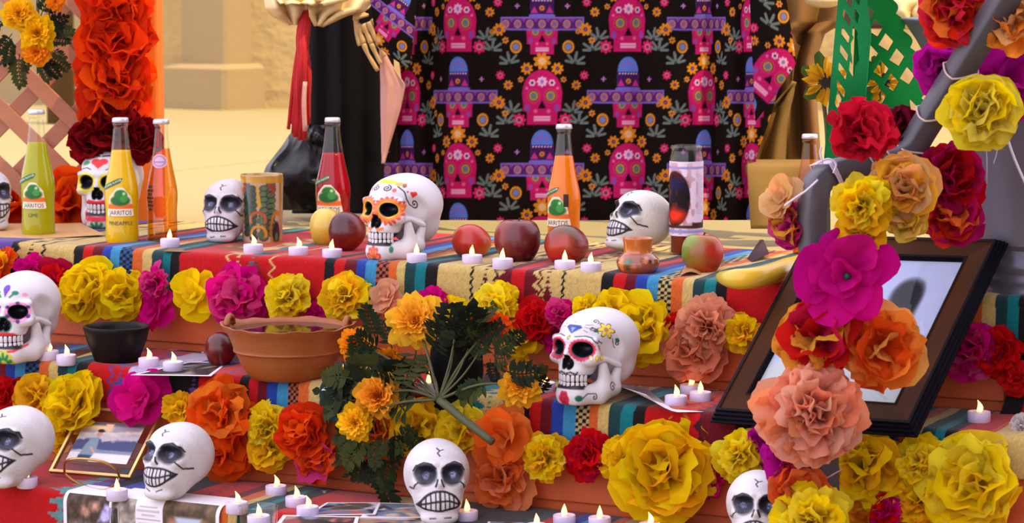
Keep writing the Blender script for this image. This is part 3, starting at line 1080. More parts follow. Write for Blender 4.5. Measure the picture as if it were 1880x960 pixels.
def sugar_skull(px, py, z, hpx, face, pitch, paint, label, base=(208, 201, 204), roll=0, eye_tint=None):
    """px,py: pixel of the middle of the base; hpx: height in pixels"""
    p = atz(px, py, z)
    h = hpx / pxm(p)
    root = empty('sugar_skull', p, (math.radians(pitch), math.radians(roll), math.radians(face)), label, 'skull', scale=h)
    root.rotation_mode = 'XYZ'
    n = 0.05 * vnoise(CR_V * 5, 3)
    Pc, Pj = Paint(CR_V, base), Paint(JW_V, base)
    paint(Pc, Pj)
    common_A(Pc, Pj, tint=eye_tint)
    obj('cranium', mesh('cranium', lift(CR_V), CR_F, Pc.C), M['paint'], root)
    obj('jaw', mesh('jaw', lift(JW_V), JW_F, Pj.C), M['paint'], root)
    for row, zc, hh in ((0, 0.230, 0.062), (1, 0.170, 0.056)):
        for i in range(10):
            a = math.radians(-80 + 160 * i / 9)
            x, y = 0.160 * math.sin(a), -0.322 - 0.138 * math.cos(a) + (0.004 if row else 0)
            t = obj('tooth', TOOTH, M['tooth'], root, (x, y, float(lift(np.array([0, -.4, zc + 0.006 * abs(math.sin(a))]))[2])), (0, 0, a), (0.0405 - 0.004 * abs(math.sin(a)), 0.034, hh * 1.24))
    return root


# ------------------------------------------------------------------ papier mache skulls
def sdf_mache(p):
    q = mirror(p)
    d = sd_ell(q, (0, 0.07, 0.585), (0.40, 0.48, 0.42))
    d = smin(d, sd_ell(q, (0, -0.17, 0.27), (0.295, 0.30, 0.28)), 0.14)
    d = smin(d, sd_ell(q, (0, -0.32, 0.245), (0.235, 0.16, 0.15)), 0.07)
    d = smin(d, sd_cap(q, (0, -0.38, 0.58), (0, -0.465, 0.42), 0.03, 0.045), 0.06)
    d = smin(d, sd_cap(q, (0.06, -0.375, 0.655), (0.24, -0.32, 0.655), 0.03), 0.06)
    d = smin(d, sd_ell(q, (0.22, -0.29, 0.41), (0.09, 0.09, 0.06)), 0.07)
    d = smax(d, -sd_ell(q, (0.155, -0.43, 0.545), (0.105, 0.11, 0.095)), 0.04)
    d = smin(d, sd_ell(q, (0, -0.33, 0.075), (0.225, 0.14, 0.08)), 0.06)
    d = smax(d, 0.006 - q[:, 2], 0.03)
    return d


MA_V, MA_F = surface_nets(sdf_mache, (-0.44, -0.58, -0.02), (0.44, 0.58, 1.04), 0.0088)


def mache_skull(px, py, z, hpx, face, pitch, seed, label, base=(206, 200, 202), roll=0, curve=0.03, brow=1, name='papier_mache_skull', squash=1.0, extra=None):
    p = atz(px, py, z)
    h = hpx / pxm(p)
    rg = random.Random(seed)
    V = MA_V
    P = Paint(V, base)
    u, v = V[:, 0] + 0.010 * vnoise(V * 9, seed), V[:, 2] + 0.010 * vnoise(V * 9, seed + 5)
    m = (V[:, 1] < -0.05).astype(float)
    for s in (-1, 1):                                  # airbrushed sockets, silver glitter pupils
        ex, ez = s * 0.163, 0.545
        k = np.sqrt(((u - ex) / 0.138) ** 2 + ((v - ez + .005) / 0.150) ** 2)
        a = np.clip((1.12 - k) * 3.6, 0, 1) * m * (0.84 + 0.16 * np.clip((v - ez + 0.08) * 9, 0, 1))
        P.C = P.C * (1 - a[:, None]) + np.array((22, 22, 34.)) * a[:, None]
        k2 = np.sqrt(((u - ex - 0.0) / 0.048) ** 2 + ((v - ez + 0.035) / 0.058) ** 2)
        g = np.clip((1 - k2) * 2.5, 0, 1) * m
        gl = np.clip(0.5 + 0.9 * vnoise(V * 60, seed + 9), 0, 1)
        P.C = P.C * (1 - (g * (0.25 + 0.75 * gl))[:, None]) + np.array((150, 154, 196.)) * (g * (0.25 + 0.75 * gl))[:, None]
        P.p(d_line(u, v, [(ex - s * 0.125, ez + 0.06), (ex - s * 0.07, ez + 0.125), (ex + s * 0.02, ez + 0.15), (ex + s * 0.11, ez + 0.10), (ex + s * 0.145, ez + 0.02)]) - 0.008 * brow, BLK, 0.010, mask=m)
        P.p(d_line(u, v, [(ex + s * 0.0, ez - 0.125), (ex + s * 0.06, ez - 0.13), (ex + s * 0.10, ez - 0.11)]) - 0.004, BLK, 0.009, mask=m)
        P.p(d_line(u, v, [(s * 0.022, 0.47), (s * 0.035, 0.425), (s * 0.05, 0.385)]) - 0.009, BLK, 0.009, mask=m)
        uu, vv, mm = P.uv((s * 0.30, -0.25, 0.37), (s * 1, -0.9, 0))
        P.p(d_line(uu * s, vv, [(-0.12, 0.05), (-0.06, 0.01), (0.0, -0.02), (0.08, -0.015), (0.15, 0.01)]) - 0.008, BLK, 0.010, mask=mm)
    cz_ = 0.250
    xs = np.linspace(-1, 1, 21)
    W = 0.262
    up_ = [(x * W, cz_ + 0.088 * (1 - abs(x) ** 2.4) + curve * (x * x)) for x in xs]
    lo_ = [(x * W, cz_ - 0.095 * (1 - abs(x) ** 2.4) + curve * (x * x)) for x in xs]
    mi_ = [(x * W, cz_ - 0.004 + curve * (x * x)) for x in xs]
    dm = d_poly(u, v, up_ + lo_[::-1])
    m0, m = m, np.clip((-0.20 - V[:, 1]) * 20, 0, 1)
    P.p(dm, (208, 202, 204), 0.01, mask=m)
    P.p(np.abs(dm) - 0.010, BLK, 0.009, mask=m)
    P.p(np.maximum(d_line(u, v, mi_) - 0.009, dm), BLK, 0.009, mask=m)
    for i in range(-4, 5):
        x = i * W / 4.6 + 0.004 * rg.uniform(-1, 1)
        P.p(np.maximum(d_seg(u, v, (x, cz_ - .12), (x * .96, cz_ + .13)) - (0.0075 if i else 0.012), dm), BLK, 0.009, mask=m)
    m = m0
    P.p(d_line(u, v, [(-0.13, 0.10 + curve * .5), (0, 0.085), (0.13, 0.10 + curve * .5)]) - 0.005, BLK, 0.010, mask=m * (np.abs(np.abs(V[:, 0]) - 0.02) > 0.025))
    P.p(d_line(u, v, [(-0.02, 0.90), (0.015, 0.865), (-0.01, 0.83), (0.02, 0.79)]) - 0.007, BLK, 0.010, mask=m)
    P.p(d_line(u, v, [(0.015, 0.865), (0.06, 0.875)]) - 0.005, BLK, 0.010, mask=m)
    if extra: extra(P)
    P.C *= (1 + 0.03 * fbm(V * 6, seed)[:, None])
    o = obj(name, mesh(name, lift(V) * np.array([1, squash, 1]), MA_F, P.C), M['mache'], None, p, (math.radians(pitch), math.radians(roll), math.radians(face)), h)
    return tag(o, label, 'skull')


sugar_skull(735, 476, Z[1], 158, -38, -2, paint_S1, 'large white sugar skull with orange marigold petals painted round its eyes')
sugar_skull(1089, 738, Z[2], 174, -40, -2, paint_S2, 'white sugar skull with a blue diamond and a yellow lily painted on its brow', eye_tint=(40, 56, 120))
sugar_skull(42, 660, Z[2], 162, -16, 0, paint_S3, 'white sugar skull with purple and pink beaded eyes left of the black bowl')
S4 = sugar_skull(203, 417, Z[1], 146, -12, 0, paint_S4, 'sugar skull wearing dark red tissue flowers, behind the yellow bottle', eye_tint=(150, 160, 200))
mache_skull(-22, 424, Z[1], 116, 30, -4, 21, 'white skull cut by the left frame edge, beside the lime green bottle', curve=0.06)
mache_skull(418, 446, Z[1], 117, -14, -4, 22, 'small white skull with black painted grin, left of the talavera tumbler', base=(194, 184, 186), curve=-0.03)
mache_skull(1160, 468, Z[1], 122, -56, -16, 23, 'tilted white skull turned left, behind the small clay jar', base=(208, 202, 192), curve=0.02)
mache_skull(322, 917, Z[3], 142, -32, -6, 24, 'white grinning skull with black sockets sitting on the printed photo sheets', curve=0.05)
mache_skull(27, 893, Z[3], 148, -30, -4, 25, 'white skull in the lower left corner, left of the small gold photo frame', curve=0.05)
mache_skull(803, 958, Z[3], 152, 6, -4, 26, 'white frontal skull with square bared teeth, under the marigold bunch', curve=-0.045)
mache_skull(1390, 1010, Z[3], 146, -8, -4, 27, 'white skull half hidden by the yellow tissue flower at the lower right', curve=-0.03)
# ================================================================== BOTTLES
M['glass'] = mat_glass('clear bottle glass', (252, 253, 250), 0.04, gain=.8)


def mat_liquid(name, col, tr=0.5, var=.06):
    """cloudy drink: part diffuse, part light passing through from behind"""
    m = mat_plain(name, col, 0.15, spec=0.3, var=var, vscale=14)
    nt = m.node_tree
    b = nt.nodes['Principled BSDF']
    t = nt.nodes.new('ShaderNodeBsdfTranslucent')
    t.inputs[0].default_value = (*lin(col), 1)
    mx = nt.nodes.new('ShaderNodeMixShader')
    mx.inputs[0].default_value = tr
    nt.links.new(b.outputs[0], mx.inputs[1])
    nt.links.new(t.outputs[0], mx.inputs[2])
    nt.links.new(mx.outputs[0], nt.nodes['Material Output'].inputs[0])
    return m


M['lime'] = mat_liquid('lime soda', (206, 200, 20))
M['pine'] = mat_liquid('pineapple soda', (255, 206, 4), .35)
M['amber'] = mat_glass('amber cider', (253, 200, 96), 0.05)
M['amber_thin'] = mat_glass('pale amber glass', (252, 232, 190), 0.04)
M['redsoda'] = mat_liquid('red soda', (186, 14, 30), .45, .2)
M['orsoda'] = mat_liquid('orange soda', (255, 140, 4), .35)
M['cap'] = mat_plain('painted steel cap', (206, 204, 212), 0.35, metal=0.4)
M['ink'] = mat_plain('dark green ink', (24, 62, 44), 0.6)
M['ink_w'] = mat_plain('white ink', (240, 228, 216), 0.6)
M['wire'] = mat_plain('brass wire', (196, 150, 84), 0.3, metal=0.85)

BPROF = [(0, 0.004), (0.09, 0.0), (0.118, 0.004), (0.130, 0.022), (0.132, 0.10), (0.129, 0.24), (0.136, 0.36), (0.134, 0.43), (0.122, 0.50), (0.100, 0.60), (0.082, 0.70),
         (0.069, 0.79), (0.060, 0.87), (0.056, 0.925), (0.061, 0.935), (0.061, 0.95), (0.057, 0.958), (0.057, 0.972)]
BP = smooth_prof(BPROF[1:], 4)


def prof_r(P, z):
    return np.interp(z, P[:, 1], P[:, 0])


def text_arrays(s, size, shear=0.0):
    c = bpy.data.curves.new('t', 'FONT')
    c.body = s
    c.size = size
    c.align_x = 'CENTER'
    c.align_y = 'CENTER'
    c.shear = shear
    c.resolution_u = 3
    o = bpy.data.objects.new('t', c)
    me = bpy.data.meshes.new_from_object(o)
    V = np.array([v.co[:] for v in me.vertices])
    F = [list(p.vertices) for p in me.polygons]
    bpy.data.objects.remove(o)
    bpy.data.curves.remove(c)
    bpy.data.meshes.remove(me)
    return V, F


def wrap(V2, P, r_off, x0, z0):
    """lay 2-D points round the bottle; x0 is the angle (radians from the -Y front)"""
    z = V2[:, 1] + z0
    r = prof_r(P, z) + r_off
    a = -math.pi / 2 + x0 + V2[:, 0] / 0.134
    return np.stack([r * np.cos(a), r * np.sin(a), z], -1)


def soda_label(parent, P, ang, z0, flavour, big=1.0, banner=True):
    s = big

    def f_tri(u, v):
        d = d_poly(u, v, [(-0.105 * s, -0.075 * s), (0.105 * s, -0.075 * s), (0.075 * s, 0.06 * s), (0.02 * s, 0.125 * s), (-0.02 * s, 0.125 * s), (-0.075 * s, 0.06 * s)])
        return d - 0.012 * s
    V, F = sheet2d(f_tri, -0.14 * s, -0.11 * s, 0.14 * s, 0.16 * s, 0.006)
    u, v = V[:, 0], V[:, 1]
    C = np.tile(np.array((236, 216, 190.)), (len(V), 1))
    blend(C, f_tri(u, v) + 0.016, (214, 196, 110) if flavour != 'red' else (220, 150, 130), 0.01)
    blend(C, d_rect(u, v, -0.13 * s, -0.10 * s, 0.13 * s, 0.008 * s), (232, 110, 40), 0.01)
    blend(C, d_ell(u, v, (0, 0.035 * s), (0.078 * s, 0.04 * s)), (40, 104, 50), 0.01)
    blend(C, d_ell(u, v, (0.005 * s, 0.08 * s), (0.05 * s, 0.04 * s)), (36, 116, 50), 0.01)
    blend(C, d_ell(u, v, (0.03 * s, 0.05 * s), (0.03 * s, 0.03 * s)), (70, 150, 70), 0.01)
    blend(C, d_ell(u, v, (0.03 * s, 0.09 * s), (0.012 * s, 0.012 * s)), (190, 220, 150), 0.01)
    blend(C, d_rect(u, v, -0.118 * s, -0.086 * s, 0.118 * s, -0.036 * s) - 0.006, (244, 226, 206), 0.008)
    lb = obj('label', mesh('label', wrap(V, P, 0.003, ang, z0), F, C), M['label'], parent)
    tv, tf = text_arrays('JARRITOS', 0.052 * s)
    tv[:, 0] *= 0.84
    tv[:, 1] -= 0.062 * s
    obj('lettering', mesh('lettering', wrap(tv, P, 0.0048, ang, z0), tf, None, False), M['ink'], lb)
    if flavour in ('LIME', 'PINEAPPLE'):
        tv, tf = text_arrays(flavour, 0.044 * s)
        tv[:, 1] -= 0.145 * s
        obj('lettering', mesh('lettering', wrap(tv, P, 0.004, ang, z0), tf, None, False), M['ink'], parent)
    if banner:
        q = 0.38

        def f_b(u, v):
            a, b = u * math.cos(q) + v * math.sin(q), -u * math.sin(q) + v * math.cos(q)
            return np.minimum(d_rect(a, b, -0.09, -0.018, 0.08, 0.018), d_poly(a, b, [(0.07, -0.018), (0.11, 0.006), (0.07, 0.018)]))
        V, F = sheet2d(f_b, -0.13, -0.08, 0.13, 0.09, 0.005)
        C = np.tile(np.array((44, 104, 54.)), (len(V), 1))
        V = V + np.array([-0.075, 0.165 * s])
        bn = obj('banner', mesh('banner', wrap(V, P, 0.003, ang, z0), F, C), M['label'], parent)
        tv, tf = text_arrays('NATURAL FLAVOR', 0.022)
        tx = tv[:, 0] * math.cos(q) - tv[:, 1] * math.sin(q) - 0.075
        ty = tv[:, 0] * math.sin(q) + tv[:, 1] * math.cos(q) + 0.165 * s
        obj('lettering', mesh('lettering', wrap(np.stack([tx, ty], -1), P, 0.0045, ang, z0), tf, None, False), M['ink_w'], bn)


def bottle(px, py, hpx, z, liquid, level, label, wide=1.0, seed=0, prof=BP, capc='cap', glass='glass'):
    p = atz(px, py, z)
    h = hpx / pxm(p)
    root = empty('glass_bottle', p, (0, 0, 0), label, 'bottle', scale=h)
    P = prof * np.array([wide, 1])
    inner = P * np.array([1, 1])
    outer = np.vstack([[0, 0.002], P])
    inn = np.vstack([P[::-1] * np.array([1, 1]) - np.array([0.008, 0]), [0, 0.016]])
    inn[:, 1] = np.maximum(inn[:, 1], 0.016)
    obj('bottle_glass', lathe(np.vstack([outer, inn]), 40), M[glass], root)
    L = [(0, 0.010)] + [(max(r - 0.004, 0.0), max(zz, 0.010)) for r, zz in P if zz < level] + [(prof_r(P, level) - 0.004, level), (0, level)]
    obj('liquid', lathe(L, 40), M[liquid], root)
    cp = [(0, 0.996), (0.056, 0.996), (0.063, 0.99), (0.067, 0.962), (0.062, 0.958), (0.0, 0.962)]
    cap = lathe(cp, 42, 'cap', warp=lambda Q: Q * np.where((np.arange(42) % 2)[:, None, None] > 0, np.array([0.965, 0.965, 1]), 1.0))
    obj('cap', cap, M[capc], root)
    return root, P


b, P = bottle(71, 433, 233, Z[1], 'lime', 0.74, 'tall lime green soda bottle at the left end of the top step')
soda_label(b, P, -0.12, 0.305, 'LIME', 0.92)
b, P = bottle(224.5, 447, 232, Z[1], 'pine', 0.74, 'opaque yellow pineapple soda bottle in front of the red flower skull')
soda_label(b, P, 0.06, 0.315, 'PINEAPPLE', 1.0)
b, P = bottle(299, 446, 228, Z[1], 'amber', 0.76, 'clear amber cider bottle with a pink neck sticker', wide=0.92)


def f_oval(u, v):
    return d_ell(u, v, (0, 0), (0.105, 0.055))


V2, F2 = sheet2d(f_oval, -.12, -.07, .12, .07, .006)
C2 = np.tile(np.array((206, 170, 196.)), (len(V2), 1))
blend(C2, np.abs(f_oval(V2[:, 0], V2[:, 1]) + .015) - .004, (168, 110, 140), .008)
blend(C2, d_rect(V2[:, 0], V2[:, 1], -.06, -.012, .06, -.004), (150, 100, 130), .01)
obj('neck_sticker', mesh('neck_sticker', wrap(V2, P, .004, -.1, .665), F2, C2), M['label'], b)
for i, (dz, ww) in enumerate([(.46, .05), (.43, .07), (.40, .05), (.37, .08), (.34, .06), (.31, .07), (.28, .04)]):
    V2, F2 = sheet2d(lambda u, v: d_rect(u, v, -ww / 2, -.011, ww / 2, .011), -.06, -.02, .06, .02, .008)
    obj('printed_line', mesh('printed_line', wrap(V2, P, .004, -.75, dz), F2), mat_plain('dark print', (44, 24, 12), .6) if i == 0 else bpy.data.materials['dark print'], b)
V2, F2 = sheet2d(lambda u, v: d_rect(u, v, -.03, -.06, .03, .06), -.04, -.07, .04, .07, .01)
obj('neck_print', mesh('neck_print', wrap(V2, P, .003, -.3, .84), F2), mat_plain('red print', (150, 30, 34), .5), b)
b, P = bottle(612, 434, 219, Z[1], 'redsoda', 0.70, 'red soda bottle standing behind the two mangoes', wide=1.08)
soda_label(b, P, -0.25, 0.30, 'red', 1.05)
b, P = bottle(1035, 458, 231, Z[1], 'orsoda', 0.745, 'orange soda bottle behind the apples in front of the printed cloth', wide=1.0)
soda_label(b, P, -0.50, 0.285, 'orange', 1.05, banner=True)
V2, F2 = sheet2d(lambda u, v: d_rect(u, v, -.02, -.05, .02, .05), -.03, -.06, .03, .06, .01)
obj('printed_line', mesh('printed_line', wrap(V2, P, .004, .1, .40), F2), bpy.data.materials['dark print'], b)
b, P = bottle(1484, 468, 223, Z[1], 'amber', 0.66, 'clear beer bottle neck showing above the peach folded paper flower', wide=1.0, glass='amber_thin')

# ================================================================== GLASS VIGIL CANDLE
p = atz(1259, 470, Z[1])
h = 206 / pxm(p)
vig = empty('vigil_candle', p, (0, 0, math.radians(6)), 'tall glass vigil candle with a white printed sleeve beside the tilted skull', 'candle', scale=h)
r = 0.148
CPF = np.array([(r, 0), (r, 0.88), (r * 0.93, 0.93), (r * 0.9, 0.95), (r * 0.97, 0.965), (r * 0.97, 0.99)])
obj('candle_glass', lathe([(0, 0.0)] + CPF.tolist() + [(r * .9, 0.99), (r * .86, .93), (r * .93, .86), (r * .93, .03), (0, .03)], 48), M['glass'], vig)
obj('wax', lathe([(0, 0.035), (r * .9, 0.035), (r * .9, 0.60), (r * .2, 0.585), (0, 0.585)], 40), mat_plain('red wax', (160, 34, 22), .4, trans=.1), vig)
V2, F2 = sheet2d(lambda u, v: d_rect(u, v, -.26, -.33, .26, .33), -.27, -.34, .27, .34, .0065)
u, v = V2[:, 0], V2[:, 1]
C2 = np.tile(np.array((226, 206, 222.)), (len(V2), 1))
pd = d_ell(u, v, (-.135, .0), (.145, .245))
blend(C2, pd, (24, 12, 20), .01)
nz = vnoise(np.stack([u * 26, v * 17, u * 0], -1), 5)
blend(C2, np.maximum(pd + .01, .35 - nz * 1.2), (120, 34, 20), .3, .8)
blend(C2, np.maximum(pd + .01, d_ell(u, v, (-.13, -.15), (.11, .06))), (226, 52, 22), .06)
blend(C2, np.maximum(pd + .01, d_ell(u, v, (-.13, .13), (.09, .05))), (30, 22, 66), .06)
blend(C2, d_rect(u, v, -.3, .265, .3, .285), (150, 140, 196), .008)
blend(C2, d_rect(u, v, -.3, -.305, .3, -.275), (150, 150, 196), .008)
for i in range(27):
    yy = .22 - i * .0135
    ln = .10 if (i * 7) % 5 else .06
    blend(C2, d_rect(u, v, .065, yy - .003, .065 + ln, yy + .003), (160, 146, 176), .006, .6)
blend(C2, d_rect(u, v, .03, -.26, .2, -.21), (70, 44, 26), .01)
blend(C2, d_rect(u, v, -.26, -.26, .1, -.235), (70, 44, 26), .01)
blend(C2, np.maximum(d_rect(u, v, .15, -.25, .2, -.19), np.sin(u * 900) * .01), (60, 40, 60), .006)
PF = np.array([(r, 0), (r, 1.0)])
a = -math.pi / 2 + u / r
obj('sleeve', mesh('sleeve', np.stack([(r + .003) * np.cos(a), (r + .003) * np.sin(a), v + .52], -1), F2, C2), M['paper'], vig)

# ================================================================== TEALIGHTS
M['white_plastic'] = mat_plain('white plastic', (206, 190, 216), 0.35, spec=0.5)
M['flame'] = mat_plain('glowing flame tip', (255, 214, 120), 0.4, emit=((255, 190, 84), 7.0))
M['cup'] = mat_plain('translucent bulb seat', (250, 226, 176), 0.4, emit=((255, 190, 110), 0.25))
_tb = lathe([(0, 0), (0.0175, 0), (0.019, 0.0015), (0.019, 0.0185), (0.0182, 0.0198), (0.0172, 0.0198), (0.0164, 0.0182), (0.0075, 0.0172), (0.006, 0.0182), (0, 0.0182)], 36, 'tealight_cup')
_fp = smooth_prof([(0, 0.0), (0.0035, 0.001), (0.0048, 0.0055), (0.0036, 0.0115), (0.0016, 0.0165), (0, 0.0205)], 4)


def bend(Q):
    Q = Q.copy()
    t = np.clip(Q[..., 2] / 0.0205, 0, 1)
    Q[..., 0] += 0.0024 * np.sin(t * 3.6) - 0.0018 * t * t
    return Q


_fl = lathe(_fp, 16, 'flame', warp=bend)
_st = lathe([(0, 0.0178), (0.0055, 0.0178), (0.0048, 0.0200), (0, 0.0205)], 16, 'flame_seat')
tl_proto = empty('tealight', (0, 0, 0))
obj('cup', _tb, M['white_plastic'], tl_proto)
obj('flame_seat', _st, M['cup'], tl_proto)
obj('flame', _fl, M['flame'], tl_proto, (0, 0, 0.0185))
first = [True]


def tealight(px, py, k, label, dz=0.0, sc=1.0):
    p = atz(px, py, Z[k] + dz)
    if first[0]:
        o = tl_proto
        first[0] = False
    else:
        o = tl_proto.copy()
        COL.objects.link(o)
        for ch in tl_proto.children:
            c = ch.copy()
            COL.objects.link(c)
            c.parent = o
    o.location = p
    o.scale = (sc,) * 3
    o.rotation_euler = (0, 0, RNG.uniform(-2.2, 2.2))
    return tag(o, label, 'tealight', 'white tealights on the steps')


for a_ in [(312, 456, 1, 'tealight right of the amber cider bottle on the top step'),
           (465, 467, 1, 'tealight in front of the talavera tumbler'),
           (548, 472, 1, 'tealight in front of the yellow mango'),
           (610, 476, 1, 'tealight in front of the dark red mango beside the marigold skull'),
           (765, 485, 1, 'tealight under the jaw of the marigold-eyed skull'),
           (867, 487, 1, 'tealight in front of the red mango right of the big skull'),
           (923, 494, 1, 'tealight in front of the dark red apple with a stem'),
           (1037, 498, 1, 'tealight below the red green mango and orange soda bottle'),
           (1085, 502, 1, 'tealight touching the chin of the tilted skull'),
           (90, 662, 2, 'tealight nearest the jaw of the purple-eyed skull'),
           (122, 670, 2, 'tealight between the purple-eyed skull and black bowl'),
           (273, 676, 2, 'tealight just right of the black bowl'),
           (318, 683, 2, 'tealight between black bowl and clay dish, standing on photos'),
           (632, 706, 2, 'tealight mostly hidden by leaves below the clay dish'),
           (788, 722, 2, 'tealight glinting behind the marigold leaves near the black pot'),
           (1000, 722, 2, 'tealight hidden at the left of the blue diamond skull'),
           (1241, 747, 2, 'front tealight on the curled white paper'),
           (1268, 726, 2, 'rear tealight behind two others near the large frame'),
           (1286, 740, 2, 'tealight against the lower left corner of the large frame'),
           (1797, 777, 2, 'lone tealight on the middle step right of the large frame'),
           (50, 895, 3, 'tealight in front of the lower left corner skull'),
           (215, 918, 3, 'tealight in front of the small gold photo frame'),
           (435, 942, 3, 'tealight at the right end of the hanging photo sheets'),
           (507, 911, 3, 'rear tealight left of the frontal skull'),
           (544, 932, 3, 'middle tealight of the trio left of the frontal skull'),
           (565, 950, 3, 'front tealight of the trio left of the frontal skull'),
           (857, 958, 3, 'tealight at the jaw of the frontal skull'),
           (985, 984, 3, 'tealight of which only the flame shows, right of the frontal skull'),
           (1036, 966, 3, 'tealight below the small amber yellow flower'),
           (1101, 970, 3, 'tealight below the red tissue flower'),
           (1193, 982, 3, 'tealight of which only the flame shows, under the big yellow flower')]:
    tealight(*a_)

# glass votive with a lit tealight inside
p = atz(475, 968, Z[3])
vo = empty('glass_votive', p, (0, 0, 0), 'small clear glass votive holder at the bottom edge', 'votive')
obj('holder', lathe([(0, 0), (0.028, 0), (0.031, 0.004), (0.032, 0.034), (0.034, 0.036), (0.032, 0.038), (0.029, 0.036), (0.028, 0.006), (0, 0.006)], 36), M['glass'], vo)
tealight(475, 967, 3, 'tealight glowing inside the clear glass votive', 0.006)

# ================================================================== FRUIT
M['stem'] = mat_plain('fruit stem', (50, 34, 22), 0.8)
APF = smooth_prof([(0, 0.09), (0.10, 0.03), (0.22, 0.0), (0.36, 0.10), (0.47, 0.30), (0.50, 0.50), (0.47, 0.70), (0.36, 0.86), (0.20, 0.92), (0.08, 0.86), (0, 0.80)], 4)
MPF = smooth_prof([(0, 0.0), (0.16, 0.03), (0.32, 0.13), (0.44, 0.31), (0.48, 0.50), (0.44, 0.70), (0.33, 0.86), (0.17, 0.965), (0, 1.0)], 4)


def fruit(px, py, wpx, hpx, z, kind, cols, label, rot=(0, 0, 0), seed=0, stem=True):
    """cols: base, second, third; third blooms on the side given by the noise seed"""
    p = atz(px, py, z)
    s = wpx / pxm(p)
    prof = (APF if kind == 'apple' else MPF) * np.array([1, hpx / wpx * (1.06 if kind == 'apple' else 1)])
    A, B, Cc = [np.array(c, float) * .86 for c in cols]

    def colf(Q, a):
        n = fbm(Q * np.array([2.2, 2.2, 1.6]) + seed, seed, 3)
        st = vnoise(np.stack([np.arctan2(Q[..., 1], Q[..., 0]) * 9, Q[..., 2] * 1.5, 0 * Q[..., 0]], -1), seed + 2)
        w = np.clip(0.5 + n * 0.9 + 0.15 * st, 0, 1)[..., None]
        c = A * (1 - w) + B * w
        d = np.array([math.cos(seed * 2.1), -0.6, math.sin(seed * 1.3)])
        d /= np.linalg.norm(d)
        w2 = np.clip(((Q - [0, 0, .5]) @ d) * 2.2 - 0.1 + 0.4 * n, 0, 1)[..., None]
        return c * (1 - w2) + Cc * w2
    wp = (lambda Q: Q * (1 + 0.03 * vnoise(Q * 2.2 + seed, seed))[..., None]) if kind == 'apple' else \
         (lambda Q: (Q + np.array([0.05, 0, 0]) * np.sin(Q[..., 2:3] * 3.0)) * (1 + 0.03 * vnoise(Q * 1.8 + seed, seed))[..., None])
    root = empty(kind, p, rot, label, kind, scale=s)
    obj('flesh', lathe(prof, 44, 'flesh', colf, wp), M['fruit'], root)
    if stem:
        zt = prof[-1, 1]
        obj('stem', tube('stem', [(0, 0, zt - .01), (0.015, 0, zt + .08), (0.05, 0, zt + .17)], [0.018, 0.016, 0.022], 6), M['stem'], root)
    return root


fruit(598, 455, 68, 76, Z[1] - 0.004, 'mango', ((236, 186, 62), (226, 160, 40), (240, 206, 90)), 'smooth yellow mango left of the marigold-eyed skull', seed=1, stem=False)
fruit(634, 462, 72, 76, Z[1], 'mango', ((110, 26, 24), (180, 60, 26), (70, 16, 30)), 'dark red mango overlapping the yellow mango', seed=2, stem=False)
fruit(855, 474, 76, 64, Z[1], 'mango', ((196, 50, 26), (226, 110, 30), (200, 30, 30)), 'red orange mango right of the marigold-eyed skull', (0, 0.25, 0.3), seed=5, stem=False)
fruit(950, 482, 84, 80, Z[1], 'apple', ((112, 26, 26), (150, 50, 34), (90, 18, 26)), 'dark red apple with a short stem on the top step', seed=3)
fruit(1031, 486, 86, 74, Z[1], 'mango', ((150, 26, 30), (96, 66, 24), (214, 60, 40)), 'red and olive mango in front of the orange soda bottle', (0, .15, 0), seed=4, stem=False)
fruit(1290, 502, 76, 74, Z[1], 'apple', ((206, 40, 26), (222, 80, 30), (132, 150, 40)), 'red apple with a green shoulder and upright stem', seed=7)
fruit(403, 673, 60, 66, Z[2], 'mango', ((96, 22, 20), (130, 36, 22), (80, 18, 22)), 'dark red mango tucked behind the clay dish', seed=6, stem=False)

# banana
bp = [atz(x, y, Z[1] + zz) for x, y, zz in ((1318, 508, .014), (1345, 512, .017), (1385, 510, .019), (1425, 500, .021), (1462, 484, .026), (1476, 470, .034))]
bp = smooth_prof(np.array(bp), 5)
rr = np.interp(np.linspace(0, 1, len(bp)), [0, .05, .25, .7, .93, 1], [.005, .011, .0185, .0185, .009, .0055])
Vb, Fb = tube_arrays(bp, rr, 10)
tb_ = np.linspace(0, 1, len(bp)).repeat(10)
tb_ = np.concatenate([tb_, [0, 1]])
Cb = np.array((226, 176, 44.)) * np.ones((len(Vb), 3))
w_ = np.clip((.30 - tb_) * 4, 0, 1)[:, None]
Cb = Cb * (1 - w_) + np.array((150, 150, 44.)) * w_
w_ = np.clip((.03 - tb_) * 60, 0, 1)[:, None] + np.clip((tb_ - .97) * 60, 0, 1)[:, None]
Cb = Cb * (1 - w_) + np.array((60, 44, 20.)) * w_
o = obj('banana', mesh('banana', Vb, [list(dict.fromkeys(f)) for f in Fb.tolist()], Cb), M['fruit'])
tag(o, 'ripe yellow banana with a greenish tip beside the large frame', 'banana')

# ================================================================== POTTERY
# talavera tumbler
p = atz(482, 447, Z[1])
s = 128 / pxm(p)
tb = empty('tumbler', p, (0, 0, 0), 'hand painted talavera tumbler with green leaves and a yellow rim', 'tumbler', scale=s)


